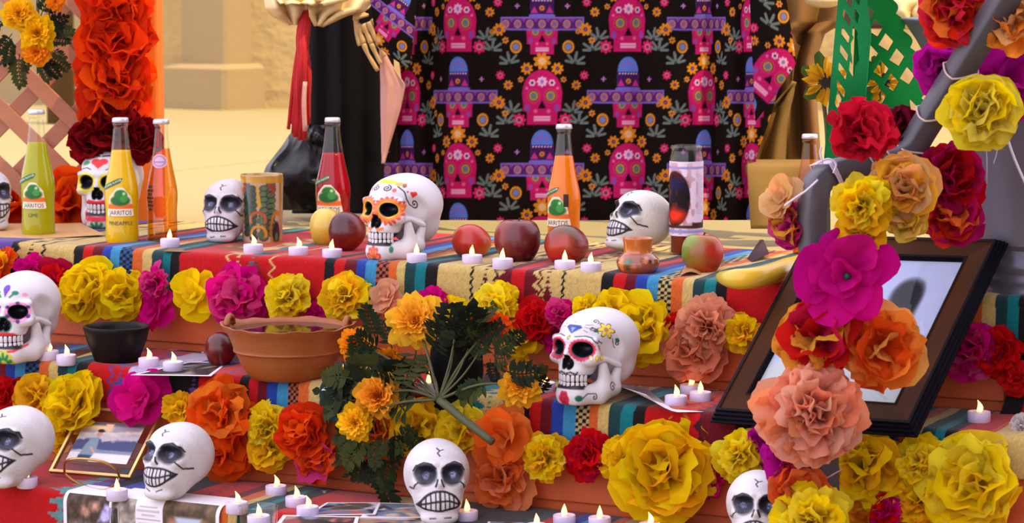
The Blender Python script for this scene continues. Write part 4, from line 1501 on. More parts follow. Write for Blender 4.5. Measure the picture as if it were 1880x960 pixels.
def tum_col(Q, a):
    ang = np.arctan2(Q[..., 0], -Q[..., 1])
    u = ang * 0.29
    v = Q[..., 2]
    C = np.tile(np.array((176, 148, 130.)), Q.shape[:2] + (1,))
    for cx_, sp in ((-.165, -1), (.105, 1)):
        for i in range(10):
            y = 0.84 - i * 0.078
            for q in (-1, 1):
                c = (cx_ + q * (.048 + .012 * (i % 2)), y + .03 * q * sp)
                blend(C, d_ell(u, v, c, (0.068, 0.050)), (22, 28, 20), 0.016)
                blend(C, d_ell(u, v, c, (0.055, 0.037)), (74, 96, 62) if sp > 0 else (38, 58, 38), 0.016)
    blend(C, d_poly(u, v, [(-.06, .87), (-.03, .87), (.02, .54), (-.035, .54)]), (196, 136, 30), .015)
    for q, r_, c in (((-.04, .36), .11, (166, 66, 20)), ((-.03, .16), .11, (196, 130, 26))):
        blend(C, np.maximum(np.abs(d_ell(u, v, q, (r_, r_))) - .022, -(v - q[1] + .05)), c, .015)
        blend(C, d_ell(u, v, (q[0] + .03, q[1] - .01), (.05, .045)), (66, 88, 56), .02)
    for q in ((.13, .84), (.18, .77), (.2, .83), (-.24, .84), (-.27, .77)):
        blend(C, d_ell(u, v, q, (.034, .034)), (146, 40, 20), .015)
    blend(C, d_ell(u, v, (.25, .16), (.07, .17)), (24, 18, 44), .015)
    blend(C, d_ell(u, v, (.25, .12), (.03, .06)), (76, 106, 56), .015)
    blend(C, np.abs(d_ell(u, v, (.25, .22), (.10, .24))) - .015, (176, 96, 34), .015)
    for x in (-.33, .33):
        blend(C, d_rect(u, v, x - .03, .3, x + .03, .9), (170, 116, 28), .015)
    blend(C, .885 - v, (186, 132, 30), .015)
    blend(C, v - .045, (186, 126, 30), .015)
    blend(C, .95 - v, (172, 130, 50), .02)
    return C


obj('tumbler_body', lathe([(0, 0)] + [(0.285 + 0.022 * t, 0.002 + t * 0.985) for t in np.linspace(0, 1, 90)] + [(0.300, 1.0), (0.286, 0.99), (0.268, 0.4), (0.26, 0.05), (0, 0.05)], 150, 'tumbler_body', tum_col), M['glaze'], tb)

# little clay jar
p = atz(1171, 504, Z[1])
s = 70 / pxm(p)
jar = empty('clay_jar', p, (0, 0, 0), 'small round glazed clay jar in front of the tilted skull', 'jar', scale=s)


def jar_col(Q, a):
    u = np.arctan2(Q[..., 0], -Q[..., 1]) * .5
    v = Q[..., 2]
    C = np.tile(np.array((142, 66, 34.)), Q.shape[:2] + (1,))
    blend(C, .58 - v, (186, 98, 34), .03)
    blend(C, d_ell(u, v, (-.48, .3), (.09, .19)), (206, 120, 50), .03)
    for q, c in (((-.22, .40), (40, 90, 66)), ((-.30, .36), (70, 110, 80)), ((-.12, .28), (180, 110, 90)), ((.22, .46), (196, 110, 80)), ((.3, .4), (70, 40, 40)), ((.15, .40), (186, 120, 90)), ((.02, .3), (160, 96, 80)), ((-.28, .2), (34, 60, 50))):
        blend(C, d_flower(u, v, q, .075, 5), c, .03)
    return C * (1 + .08 * vnoise(Q * 6, 3))[..., None]


obj('jar_body', lathe(smooth_prof([(0, 0), (.30, 0), (.46, .08), (.56, .26), (.54, .42), (.42, .55), (.37, .60), (.37, .75), (.40, .93), (.40, .97)], 8).tolist() + [(.365, .97), (.33, .7), (.35, .55), (.48, .3), (.3, .06), (0, .06)], 72, 'jar_body', jar_col), M['glaze'], jar)

# black bowl
p = atz(215, 667, Z[2])
s = 1 / pxm(p)
bb = obj('black_bowl', lathe([(0, 2 * s), (34 * s, 2 * s), (38 * s, 0), (40 * s, 4 * s)] + [(x * s, y * s) for x, y in ((47, 24), (55, 44), (58, 58), (61, 66), (60, 70), (56, 70), (53, 62), (49, 44), (40, 14), (0, 10))], 56),
         mat_plain('black burnished clay', (17, 12, 11), .42, spec=.15, bump=(40, .15, .001)), None, p)
tag(bb, 'deep black clay bowl right of the purple-eyed skull', 'bowl')

# clay cazuela with dark sauce
p = atz(530, 694, Z[2])
s = 1 / pxm(p)
caz = empty('clay_dish', p, (0, 0, math.radians(-8)), 'wide orange clay dish filled with dark sauce', 'dish')
M['clay'] = mat_plain('orange earthenware', (144, 74, 22), .5, var=.12, vscale=25, bump=(50, .25, .002), stretch=(1, 1, 5))


def wav(Q):
    a = np.arctan2(Q[..., 1], Q[..., 0])
    r_ = np.hypot(Q[..., 0], Q[..., 1])
    up = np.clip((Q[..., 2] - 60 * s) / (40 * s), 0, 1) * np.clip((r_ - 95 * s) / (20 * s), 0, 1)
    Q = Q.copy()
    Q[..., 2] += up * s * (1.1 * np.sin(a * 14) + 1.2 * np.sin(a * 5 + 1))
    ear = np.clip(np.cos(a) ** 2 * 4 - 3, 0, 1) * up
    Q[..., 2] += ear * 5 * s
    Q[..., 0] *= 1 + .06 * ear
    return Q


obj('dish_body', lathe(smooth_prof([(0, 2), (55, 0), (72, 6), (86, 26), (96, 48), (101, 52), (101, 58), (108, 80), (117, 95), (119, 99)], 5).dot(np.eye(2) * s).tolist() + [(q * s, y * s) for q, y in ((115, 99), (108, 92), (100, 76), (94, 56), (70, 14), (0, 10))], 96, warp=wav), M['clay'], caz)
obj('sauce', lathe([(0, 91.5 * s), (60 * s, 91.5 * s), (106 * s, 91 * s), (106 * s, 88 * s), (0, 86 * s)], 64), mat_plain('dark glossy sauce', (34, 20, 24), .08, spec=.6), caz)
for sx in (-1, 1):
    hp = [(sx * (104 + 10 * math.cos(t)) * s, 0 - 24 * s * math.sin(t) * 1.0, (99 + 16 * math.sin(t)) * s) for t in np.linspace(0, math.pi, 10)]
    hp = [(sx * 110 * s, 24 * s * math.cos(t), (96 + 17 * math.sin(t)) * s) for t in np.linspace(0, math.pi, 12)]
    obj('handle', tube('handle', hp, 5.5 * s, 8), M['clay'], caz)

# black clay pot behind the marigold stems
p = atz(838, 722, Z[2])
s = 1 / pxm(p)
bpot = obj('black_pot', lathe([(0, 2 * s), (30 * s, 0)] + [(x * s, y * s) for x, y in ((44, 10), (50, 40), (48, 75), (44, 96), (46, 100), (42, 101), (40, 90), (44, 60), (36, 8), (0, 8))], 48),
           mat_plain('matt black clay', (12, 9, 9), .7, spec=.1, bump=(30, .2, .001)), None, p)
tag(bpot, 'matt black pot hidden behind the marigold stems', 'pot')
# ================================================================== TISSUE PAPER FLOWERS
def petal_mesh(name, seed, half=34, na=9, nt=9, ruffle=0.09, cup=0.12, curl=0.10, jag=0.05, crease=0.05, rnd=1.0, kap=0.0, kap2=0.0, hf=1.0):
    a = np.radians(np.linspace(-half, half, na))
    t = np.linspace(0.04, 1, nt)
    A, Tt = np.meshgrid(a, t, indexing='ij')
    an = A / math.radians(half)
    rg = np.random.default_rng(seed)
    ph = rg.uniform(0, 6.28, 4)
    edge = 1 - rnd * 0.22 * np.abs(an) ** 2.4 + jag * (rg.uniform(-1, 1, na)[:, None]) + 0.05 * np.sin(4 * an + ph[0])
    r = Tt * edge
    w = 1 - 0.12 * (1 - Tt)
    X = r * np.sin(A * w)
    Y = r * np.cos(A * w)
    q = np.stack([X * 3.2, Y * 3.2, 0 * X + seed * 3.3], -1)
    Zz = ruffle * Tt ** 1.4 * np.sin(5.2 * an + ph[1] + 0.8 * np.sin(3 * Tt)) + 0.45 * hf * ruffle * Tt ** 1.5 * np.sin(9.5 * an + ph[2])
    Zz = Zz + cup * (an ** 2) * Tt * 0.6 + curl * (Tt ** 2) * rg.uniform(-1, 1) + crease * (np.abs(vnoise(q * 1.3, seed)) - .3) * Tt + crease * 0.8 * vnoise(q * 2.2, seed + 4) * Tt
    # bend the sheet towards the flower's axis (kap) and roll its lip (kap2)
    ang = kap * Tt + kap2 * np.clip(Tt - .55, 0, 1) ** 2
    Yb = Y * np.cos(ang * .5) - Zz * np.sin(ang)
    Zz = Y * np.sin(ang * .5) + Zz * np.cos(ang)
    Y = Yb
    X = X + 0.04 * vnoise(q, seed + 7) * Tt
    return grid(name, np.stack([X, Y, Zz], -1))


PET = {'ruffle': [petal_mesh('petal', 100 + i, 34, 15, 10, 0.10, 0.05, 0.12, 0.03, 0.08, 1.0, 0.55, -1.6) for i in range(8)],
       'smooth': [petal_mesh('petal', 200 + i, 48, 11, 10, 0.05, 0.30, 0.16, 0.02, 0.12, 1.4, 0.25, -1.2, .6) for i in range(6)],
       'crump': [petal_mesh('petal', 300 + i, 58, 14, 11, 0.085, 0.10, 0.12, 0.03, 0.20, 0.8, 0.75, -1.0, .5) for i in range(8)],
       'scallop': [petal_mesh('petal', 400 + i, 20, 7, 6, 0.06, 0.10, 0.18, 0.05, 0.05, 0.9) for i in range(5)]}
for L_ in PET.values():
    for m_ in L_: m_.materials.append(M['tissue'])

STY = {  # petal kind, rings: (count, elevation, length)
    'pom': ('ruffle', [(11, -4, 1.0), (11, 14, 0.98), (10, 32, 0.92), (8, 50, 0.84), (6, 68, 0.76)]),
    'bigpom': ('ruffle', [(14, -8, 1.0), (14, 6, 1.0), (13, 22, 0.97), (11, 38, 0.93), (9, 54, 0.88), (7, 70, .80)]),
    'small': ('ruffle', [(8, -2, 1.0), (8, 22, 0.95), (7, 46, 0.86), (4, 70, 0.76)]),
    'full': ('crump', [(6, -6, 1.0), (7, 12, 1.0), (6, 30, 0.94), (5, 48, 0.86), (4, 66, 0.76)]),
    'open': ('smooth', [(5, 10, 1.0), (5, 30, 0.88), (3, 60, 0.55)]),
    'loose': ('crump', [(6, -6, 1.0), (6, 16, 0.98), (5, 38, 0.88), (3, 62, 0.72)]),
}


def axis_eul(ax, roll=0.0):
    q = Vector(ax).to_track_quat('Z', 'Y')
    return (q @ Euler((0, 0, roll)).to_quaternion()).to_euler()


def flower(P, rpx, cols, style, label, ax=None, jit=0.25, group='tissue paper flowers', name='tissue_flower', flat=1.0):
    P = np.asarray(P, float)
    s = rpx * (1.13 if style in ('full', 'loose') else 1.05) / pxm(P)
    if ax is None:
        ax = N + UP * 0.25 + RNG.uniform(-jit, jit, 3)
    if isinstance(cols[0], (int, float)): cols = [cols]
    cols = [np.array(c, float) for c in cols]
    root = empty(name, P, axis_eul(ax, RNG.uniform(0, 6.28)), label, 'paper flower', group, s)
    kind, rings = STY[style]
    ci = 0
    for ri, (n, el, ln) in enumerate(rings):
        off = RNG.uniform(0, 6.28)
        for i in range(n):
            me = PET[kind][int(RNG.integers(len(PET[kind])))]
            c = cols[ri % len(cols)] if len(cols) > 1 and RNG.random() < .75 else cols[int(RNG.integers(len(cols)))]
            c = np.clip(c * RNG.uniform(0.90, 1.06) + RNG.uniform(-5, 5, 3), 2, 255)
            wild = 9 if style == 'open' else 16
            e = math.radians(max(-20, el * flat + RNG.uniform(-wild, wild)))
            ph = off + 2 * math.pi * i / n + RNG.uniform(-.18, .18)
            k = ln * RNG.uniform(0.80, 1.10)
            o = bpy.data.objects.new('petal', me)
            COL.objects.link(o)
            o.parent = root
            o.location = (0, 0, 0.03 * ri)
            o.rotation_euler = (e, RNG.uniform(-.28, .28), ph)
            o.scale = (k * RNG.uniform(.9, 1.15), k, k * RNG.uniform(.75, 1.25))
            o.color = (*lin(c), 1)
            ci += 1
    return root


Y_, LY, A_, MG, PE, OR, RD, DR = (255, 220, 8), (255, 230, 50), (255, 196, 24), (226, 8, 136), (246, 164, 124), (250, 96, 16), (220, 14, 22), (126, 6, 16)
PK, MX = (232, 70, 140), (190, 20, 150)


def g1(px, py, r, c, st, label, off=0.03, **k): return flower(on_front(1, px, py, off), r, c, st, label, **k)
def g2(px, py, r, c, st, label, off=0.03, **k): return flower(on_front(2, px, py, off), r, c, st, label, **k)


# garland along the top step, left to right
g1(8, 486, 40, (OR, A_), 'small', 'orange tissue flower above the purple-eyed skull at the left frame edge')
g1(60, 500, 34, MG, 'small', 'magenta tissue flower behind the crown of the purple-eyed skull')
g1(103, 522, 42, (RD, (190, 10, 60)), 'loose', 'deep red tissue flower between the purple-eyed skull and first yellow bloom')
g1(170, 540, 58, Y_, 'full', 'big yellow tissue flower above the gap left of the black bowl')
g1(226, 540, 48, Y_, 'loose', 'yellow tissue flower above the black bowl')
g1(291, 520, 38, (PK, MG), 'small', 'pink tissue flower standing high between two yellow ones above the bowl')
g1(290, 572, 44, MG, 'open', 'magenta tissue flower hanging lowest, right of the black bowl')
g1(361, 545, 50, Y_, 'open', 'open cup shaped yellow tissue flower right of the pink one')
g1(438, 546, 56, (MG, PK), 'loose', 'large magenta tissue flower over the left rim of the clay dish')
g1(533, 550, 50, (LY, Y_), 'pom', 'fluffy yellow tissue flower above the middle of the clay dish')
g1(584, 575, 26, MG, 'small', 'sliver of magenta tissue flower between yellow blooms over the clay dish', off=.015)
g1(640, 548, 50, (LY, Y_, A_), 'pom', 'fluffy yellow tissue flower above the right rim of the clay dish')
g1(712, 548, 36, (242, 178, 140), 'open', 'pale peach tissue flower left of the tall marigold')
g1(800, 555, 34, MG, 'small', 'magenta tissue flower behind the marigold leaves on the top garland')
g1(742, 570, 26, PE, 'small', 'small peach tissue flower just behind the tallest marigold')
g1(838, 575, 34, (LY, Y_), 'small', 'pale yellow tissue flower behind the dark leaf sprigs')
g1(912, 566, 48, (LY, Y_), 'pom', 'yellow tissue flower left of the bright red one, above the leaf sprigs')
g1(960, 620, 40, (A_, Y_), 'loose', 'amber tissue flower hanging below the bright red one')
g1(986, 590, 40, RD, 'full', 'bright red tissue flower left of the blue diamond skull')
g1(1030, 578, 34, (MG, PK), 'small', 'pink tissue flower touching the blue diamond skull on its left')
g1(1025, 615, 34, MG, 'small', 'magenta tissue flower low behind the blue diamond skull', off=.02)
g1(1080, 568, 32, Y_, 'small', 'yellow tissue flower peeking above the blue diamond skull')
g1(1128, 580, 46, Y_, 'loose', 'yellow tissue flower behind the crown of the blue diamond skull')
g1(1180, 605, 62, Y_, 'full', 'large yellow tissue flower right of the blue diamond skull')
g1(1238, 605, 36, RD, 'small', 'red tissue flower between the large yellow and the peach ruffle', off=.01)
g1(1300, 600, 58, (238, 158, 122), 'pom', 'upper peach ruffled tissue flower left of the large frame')
g1(1280, 645, 60, (236, 146, 106), 'loose', 'lower peach tissue flower with broad petals left of the large frame')
g1(1366, 612, 40, (A_, Y_), 'small', 'amber tissue flower tucked against the left rail of the large frame')
g1(1782, 640, 50, (MG, PK), 'full', 'magenta tissue flower right of the large frame')
g1(1838, 650, 46, RD, 'loose', 'red tissue flower next to the magenta one right of the large frame')
g1(1868, 690, 38, (226, 30, 24), 'small', 'red tissue flower at the right frame edge above the lone tealight')

# garland along the middle step
g2(14, 728, 40, RD, 'small', 'red tissue flower above the lower left corner skull')
g2(75, 732, 44, (Y_, A_), 'loose', 'yellow tissue flower right above the lower left corner skull')
g2(148, 742, 56, Y_, 'full', 'yellow tissue flower behind the small gold photo frame')
g2(120, 790, 40, (Y_, A_), 'loose', 'yellow tissue flower seen through the glass of the gold frame', off=.015)
g2(262, 735, 60, MG, 'open', 'large magenta tissue flower above the small gold photo frame')
g2(333, 752, 36, (Y_, A_), 'small', 'yellow tissue flower above the photo sheet skull')
g2(412, 760, 60, (OR, (250, 130, 40)), 'loose', 'upper orange tissue flower right of the skull on the photo sheets')
g2(415, 825, 52, OR, 'loose', 'lower orange tissue flower hanging right of the skull on the photo sheets')
g2(497, 780, 46, (LY, Y_), 'pom', 'pale yellow tissue flower between two orange blooms')
g2(500, 825, 44, (Y_, A_), 'loose', 'golden yellow tissue flower hanging low between orange blooms')
g2(562, 795, 52, (OR, (238, 60, 16)), 'full', 'red orange tissue flower left of the marigold bunch')
g2(590, 845, 44, ((232, 90, 40), PK, OR), 'loose', 'pink streaked orange tissue flower left of the marigold leaves')
g2(770, 785, 52, (Y_, A_), 'loose', 'yellow tissue flower above the frontal skull')
g2(845, 790, 48, (Y_, LY), 'loose', 'yellow tissue flower behind the thick marigold stem')
g2(700, 800, 44, (A_, OR), 'loose', 'amber tissue flower hidden behind the marigold leaves')
g2(930, 805, 72, ((250, 136, 56), (248, 116, 36)), 'open', 'large orange tissue flower at the foot of the thick marigold stem')
g2(925, 880, 56, ((250, 150, 96), (248, 130, 60)), 'loose', 'lower orange tissue flower right of the frontal skull')
g2(1006, 838, 46, (A_, LY, Y_), 'pom', 'amber yellow tissue flower between the orange and the red one')
g2(1081, 835, 48, (RD, (200, 16, 60)), 'pom', 'red tissue flower left of the biggest yellow bloom')
g2(1145, 840, 48, (Y_, A_), 'pom', 'golden tissue flower tucked under the biggest yellow bloom')
g2(1224, 862, 88, (Y_, (246, 190, 10)), 'full', 'biggest yellow tissue bloom, right of the red flower')
g2(1308, 880, 36, MG, 'small', 'magenta tissue flower right of the biggest yellow bloom', off=.01)
g2(1364, 838, 52, (LY, Y_), 'pom', 'yellow tissue flower above the half hidden skull')
g2(1425, 815, 50, MX, 'loose', 'purple magenta tissue flower left of the pole above the half hidden skull', off=.02)
g2(1590, 860, 72, (Y_, A_), 'full', 'tall yellow tissue flower right of the pole base')
g2(1600, 925, 56, (A_, (246, 150, 20)), 'loose', 'amber tissue flower low right of the pole base')
g2(1690, 850, 52, (LY, Y_), 'pom', 'scalloped yellow tissue flower third from the right at the bottom')
g2(1690, 920, 56, (Y_, A_), 'pom', 'golden ruffled tissue flower at the bottom edge right of the magenta one')
g2(1628, 938, 34, (MG, RD), 'small', 'magenta and red tissue flower at the bottom edge right of the pole', off=.06)
g2(1792, 890, 86, (LY, Y_), 'full', 'large yellow tissue flower in the lower right corner')

# on the ground behind the bottles, and up the post
flower(atz(28, 372, 0.03), 60, (OR, (236, 70, 10)), 'loose', 'orange tissue flower on the paving behind the lime bottle', ax=(0, -1, .5))
flower(atz(125, 378, 0.04), 62, ((238, 80, 10), OR), 'full', 'orange tissue flower on the paving left of the red flower skull', ax=(0, -1, .5))
POST_Y = 5.72
for i, (x, y, r, c) in enumerate([(216, 6, 62, (240, 70, 14)), (214, 78, 66, (244, 70, 8)), (210, 140, 68, (248, 84, 8)), (212, 200, 62, (246, 80, 10))]):
    flower(aty(x, y, POST_Y - 0.07), r, (c, (232, 56, 10)), 'full', ['topmost orange tissue flower on the orange post', 'second orange tissue flower from the top on the orange post',
           'third orange tissue flower from the top on the orange post', 'lowest orange tissue flower on the post, above the dark red crown'][i], ax=(0.1, -1, .2))
sk = np.array(S4.location)
for x, y, r, dy, lb in [(170, 262, 40, -.01, 'left'), (212, 236, 50, -.0, 'middle'), (256, 258, 42, .0, 'right')]:
    flower(aty(x, y, sk[1] + .01 + dy), r, (DR, (150, 10, 22)), 'full', 'dark red tissue flower on the skull behind the yellow bottle, %s one of its crown' % lb, ax=(0.05, -1, .5))

# ================================================================== MARIGOLDS
MPET = PET['scallop']


def marigold_core(seed):
    rg = np.random.default_rng(seed)
    Vs, Fs, Cs, o = [], [], [], 0
    base = petal_mesh('tmp', 500 + seed, 17, 5, 5, 0.07, 0.2, 0.25, 0.10, 0.05)
    bv = np.array([v.co[:] for v in base.vertices])
    bf = gridF(5, 5)
    bpy.data.meshes.remove(base)
    for n, el, ln, zz in ((18, 26, .80, .02), (18, 42, .72, .05), (16, 56, .62, .08), (14, 68, .52, .11), (10, 78, .44, .14), (6, 86, .36, .17)):
        off = rg.uniform(0, 6)
        for i in range(n):
            Mx = Euler((math.radians(el + rg.uniform(-10, 10)), rg.uniform(-.2, .2), off + 6.283 * i / n + rg.uniform(-.15, .15))).to_matrix()
            V = (bv * ln * rg.uniform(.85, 1.12)) @ np.array(Mx).T + [0, 0, zz]
            t = np.linalg.norm(bv[:, :2], axis=1)
            Vs.append(V)
            Fs.append(bf + o)
            Cs.append(np.stack([t, np.full(len(t), el / 90)], -1))
            o += len(V)
    return np.vstack(Vs), np.vstack(Fs), np.vstack(Cs)


MC = [marigold_core(i) for i in range(3)]
M['marigold'] = mat_vc('marigold petals', rough=0.7, spec=0.2, transl=0.25)


def marigold_head(parent, P, rpx, c_out, c_in, ax, seed=0):
    """P world; parent at identity rotation, so subtract its location"""
    s = rpx / pxm(P)
    V, F, T_ = MC[seed % 3]
    w = (T_[:, :1] * 0.7 + (1 - T_[:, 1:]) * 0.5)
    w = np.clip(w - .15, 0, 1)
    C = np.array(c_in, float) * (1 - w) + np.array(c_out, float) * w
    h = obj('flower_head', mesh('flower_head', V, F, C), M['marigold'], parent, np.asarray(P) - np.array(parent.location), axis_eul(ax, seed * 1.7), s)
    for ri, (n, el, ln) in enumerate(((12, 2, 1.0), (12, 18, .92))):
        for i in range(n):
            o = bpy.data.objects.new('petal', MPET[int(RNG.integers(len(MPET)))])
            COL.objects.link(o)
            o.parent = h
            o.rotation_euler = (math.radians(el + RNG.uniform(-10, 10)), RNG.uniform(-.2, .2), 6.283 * (i + .5 * ri) / n + RNG.uniform(-.16, .16))
            k = ln * RNG.uniform(.85, 1.1)
            o.scale = (k * 1.15, k, k)
            o.color = (*lin(np.clip(np.array(c_out, float) * RNG.uniform(.92, 1.04), 0, 255)), 1)
    return h


def frond_mesh(seed, pairs=7):
    """pinnate leaf: midrib plus toothed leaflets, along +Y, length 1"""
    rg = np.random.default_rng(seed)
    V, F = [], []

    def leaflet(b, d, L, w):
        d = np.array([d[0], d[1], 0.0])
        d /= np.linalg.norm(d)
        s = np.array([-d[1], d[0], 0])
        n = len(V)
        up = np.array([0, 0, rg.uniform(-.25, .25) * L])
        pts = [b, b + d * L * .3 + s * w * .8, b + d * L * .3 - s * w * .8, b + d * L * .65 + s * w * .9, b + d * L * .65 - s * w * .9, b + d * L + up]
        for i, q in enumerate(pts):
            V.append(q + up * (.1, .3, .3, .65, .65, 1)[i] + np.array([0, 0, .02 if i in (1, 2, 3, 4) else 0]))
        F.extend([[n, n + 2, n + 1], [n + 1, n + 2, n + 4, n + 3], [n + 3, n + 4, n + 5]])
    for i in range(pairs):
        t = .18 + .72 * i / (pairs - 1)
        b = np.array([0.05 * math.sin(3 * t + seed), t, 0.10 * math.sin(2 * t + seed * .7)])
        L = .30 * math.sin(math.pi * (.25 + .6 * t)) * rg.uniform(.85, 1.15)
        for sgn in (-1, 1):
            leaflet(b, (sgn * .85, .62), L, .075)
    leaflet(np.array([0, .92, 0.05]), (0, 1), .2, .06)
    for i in range(6):
        t0, t1 = i / 6 * .95, (i + 1) / 6 * .95
        n = len(V)
        for t in (t0, t1):
            c = np.array([0.05 * math.sin(3 * t + seed), t, 0.10 * math.sin(2 * t + seed * .7)])
            V.extend([c + [-.014, 0, 0], c + [.014, 0, 0]])
        F.append([n, n + 1, n + 3, n + 2])
    me = mesh('leaf', np.array(V), F)
    me.materials.append(M['leaf'])
    return me


FR = [frond_mesh(i) for i in range(5)]
M['greenstem'] = mat_plain('plastic green stem', (70, 70, 36), .6, var=.15, vscale=30)
GRN = [(40, 48, 24), (32, 40, 22), (50, 57, 28), (28, 35, 22), (56, 60, 26)]


def frond(parent, P, Q, wob=0.4, wid=1.0, col=None):
    """a leaf from P to Q (world)"""
    P, Q = np.asarray(P, float), np.asarray(Q, float)
    d = Vector(Q - P)
    L = d.length
    q = d.to_track_quat('Y', 'Z') @ Euler((0, RNG.uniform(-wob, wob) + 0.0, 0)).to_quaternion()
    # turn the blade towards the viewer
    face = Vector((0, -1, .3))
    y = d.normalized()
    zv = (face - y * face.dot(y)).normalized()
    xv = y.cross(zv)
    R = Matrix((xv, y, zv)).transposed() @ Euler((0, RNG.uniform(-wob, wob), 0)).to_matrix()
    o = bpy.data.objects.new('leaf', FR[int(RNG.integers(len(FR)))])
    COL.objects.link(o)
    o.parent = parent
    o.location = P - np.array(parent.location)
    o.rotation_euler = R.to_euler()
    o.scale = (L * wid, L, L)
    o.color = (*lin(col or GRN[int(RNG.integers(len(GRN)))]), 1)
    return o


def stem(parent, pts, r0, r1, bow=0.0):
    p = smooth_prof(np.array(pts), 5) - np.array(parent.location)
    return obj('stem', tube('stem', p, np.linspace(r0, r1, len(p)), 8), M['greenstem'], parent)


def F2p(px, py, off): return on_front(2, px, py, off)


bq = empty('marigold_bunch', F2p(905, 812, .10), (0, 0, 0), 'bunch of artificial marigolds with dark leaves leaning stem down to the right', 'marigolds')
hub = F2p(806, 733, .09)
stem(bq, [F2p(905, 812, .10), F2p(860, 777, .098), hub], .0068, .0075)
heads = [(764, 592, 56, (250, 196, 50), (240, 130, 16), .05), (695, 728, 46, (246, 176, 44), (232, 112, 10), .10), (653, 776, 36, (252, 200, 20), (240, 160, 10), .12),
         (953, 708, 44, (248, 190, 40), (236, 128, 14), .075), (652, 632, 34, (246, 160, 20), (230, 110, 10), .02), (905, 602, 34, (240, 90, 16), (226, 60, 10), .03),
         (716, 660, 26, (214, 130, 16), (190, 90, 10), .03), (640, 690, 22, (246, 170, 30), (236, 130, 10), .04)]
for i, (x, y, r, co, cin, off) in enumerate(heads):
    P_ = F2p(x, y, off)
    ax = np.array([(x - 806) / 500, -1, .25 + (733 - y) / 600])
    marigold_head(bq, P_, r, co, cin, ax, i)
    mid = (hub * .5 + P_ * .5) + np.array([0, -.01, .015])
    stem(bq, [hub, mid, P_ + np.array([0, .012, 0])], .0027, .0018)
for (x, y) in ((835, 620), (860, 640), (878, 650), (780, 660), (840, 570), (700, 745), (735, 690)):
    stem(bq, [hub, F2p((x + 806) / 2 + 6, (y + 733) / 2, .085), F2p(x, y, .06)], .0022, .0013)
lf = [(690, 620, 676, 560), (700, 640, 655, 610), (690, 650, 660, 645), (710, 660, 640, 680), (720, 640, 690, 590), (660, 660, 655, 615), (740, 690, 690, 690), (700, 690, 620, 700), (690, 700, 600, 720), (720, 700, 650, 720),
      (835, 650, 832, 560), (840, 640, 866, 555), (838, 620, 812, 610), (850, 620, 880, 580), (870, 620, 860, 560), (880, 640, 920, 590), (860, 660, 900, 620), (900, 640, 945, 620), (905, 650, 935, 655), (900, 660, 905, 700),
      (925, 680, 990, 680), (930, 640, 960, 610), (890, 710, 840, 722), (900, 700, 850, 740), (940, 720, 990, 700), (975, 720, 1000, 690), (985, 705, 1002, 672),
      (640, 730, 590, 720), (650, 700, 596, 690), (660, 740, 600, 760), (690, 770, 660, 830), (670, 800, 625, 820), (680, 800, 640, 860), (700, 800, 690, 860), (720, 790, 730, 850), (660, 830, 615, 850), (690, 830, 620, 790),
      (740, 780, 770, 830), (700, 840, 640, 875), (720, 840, 700, 900), (705, 860, 715, 930), (735, 800, 760, 790), (760, 640, 740, 700), (780, 650, 770, 690), (800, 640, 815, 590), (740, 650, 700, 700), (820, 600, 850, 590), (770, 700, 730, 720),
      (880, 600, 905, 560), (700, 720, 740, 760), (640, 650, 690, 690), (700, 760, 640, 800), (660, 860, 700, 870), (750, 820, 700, 830)]
for a, b, c, d in lf:
    o1, o2 = RNG.uniform(.03, .10), RNG.uniform(.04, .12)
    frond(bq, F2p(a, b, o1), F2p(c, d, o2), .7, 1.45)

# marigolds tied to the lattice
LY_ = 5.66
bq2 = empty('marigold_bunch', aty(70, 90, LY_), (0, 0, 0), 'bunch of yellow artificial marigolds tied to the lattice at upper left', 'marigolds')
for i, (x, y, r, co, cin) in enumerate([(36, 26, 34, (252, 200, 20), (240, 150, 14)), (68, 62, 36, (252, 206, 10), (246, 180, 10)), (66, 96, 28, (250, 160, 20), (240, 120, 10)), (102, 4, 18, (250, 150, 20), (240, 120, 10))]):
    marigold_head(bq2, aty(x, y, LY_ - .08), r, co, cin, (0.1 * i - .1, -1, .2), i)
    stem(bq2, [aty(70, -30, LY_), aty((x + 70) / 2, y - 30, LY_ - .02), aty(x, y, LY_ - .06)], .004, .003)
for a, b, c, d in [(80, 40, 124, 30), (90, 60, 135, 62), (90, 70, 128, 80), (20, 60, -10, 100), (24, 70, 10, 118), (40, 100, 36, 160), (60, 100, 42, 130), (80, 100, 90, 150), (90, 100, 124, 130), (100, 90, 120, 112), (80, 20, 118, 0),
                   (86, 30, 110, 60), (10, 40, -16, 60), (30, 110, 0, 120), (70, 110, 110, 140), (90, 0, 126, -20), (78, 30, 96, -20)]:
    frond(bq2, aty(a, b, LY_ - RNG.uniform(.01, .04)), aty(c, d, LY_ - RNG.uniform(.02, .06)), .6, 1.2)
# ================================================================== FRAMES, PHOTOGRAPHS AND PAPERS
M['pane'] = mat_glass('frame glass', (250, 252, 255), 0.02, gain=.3)


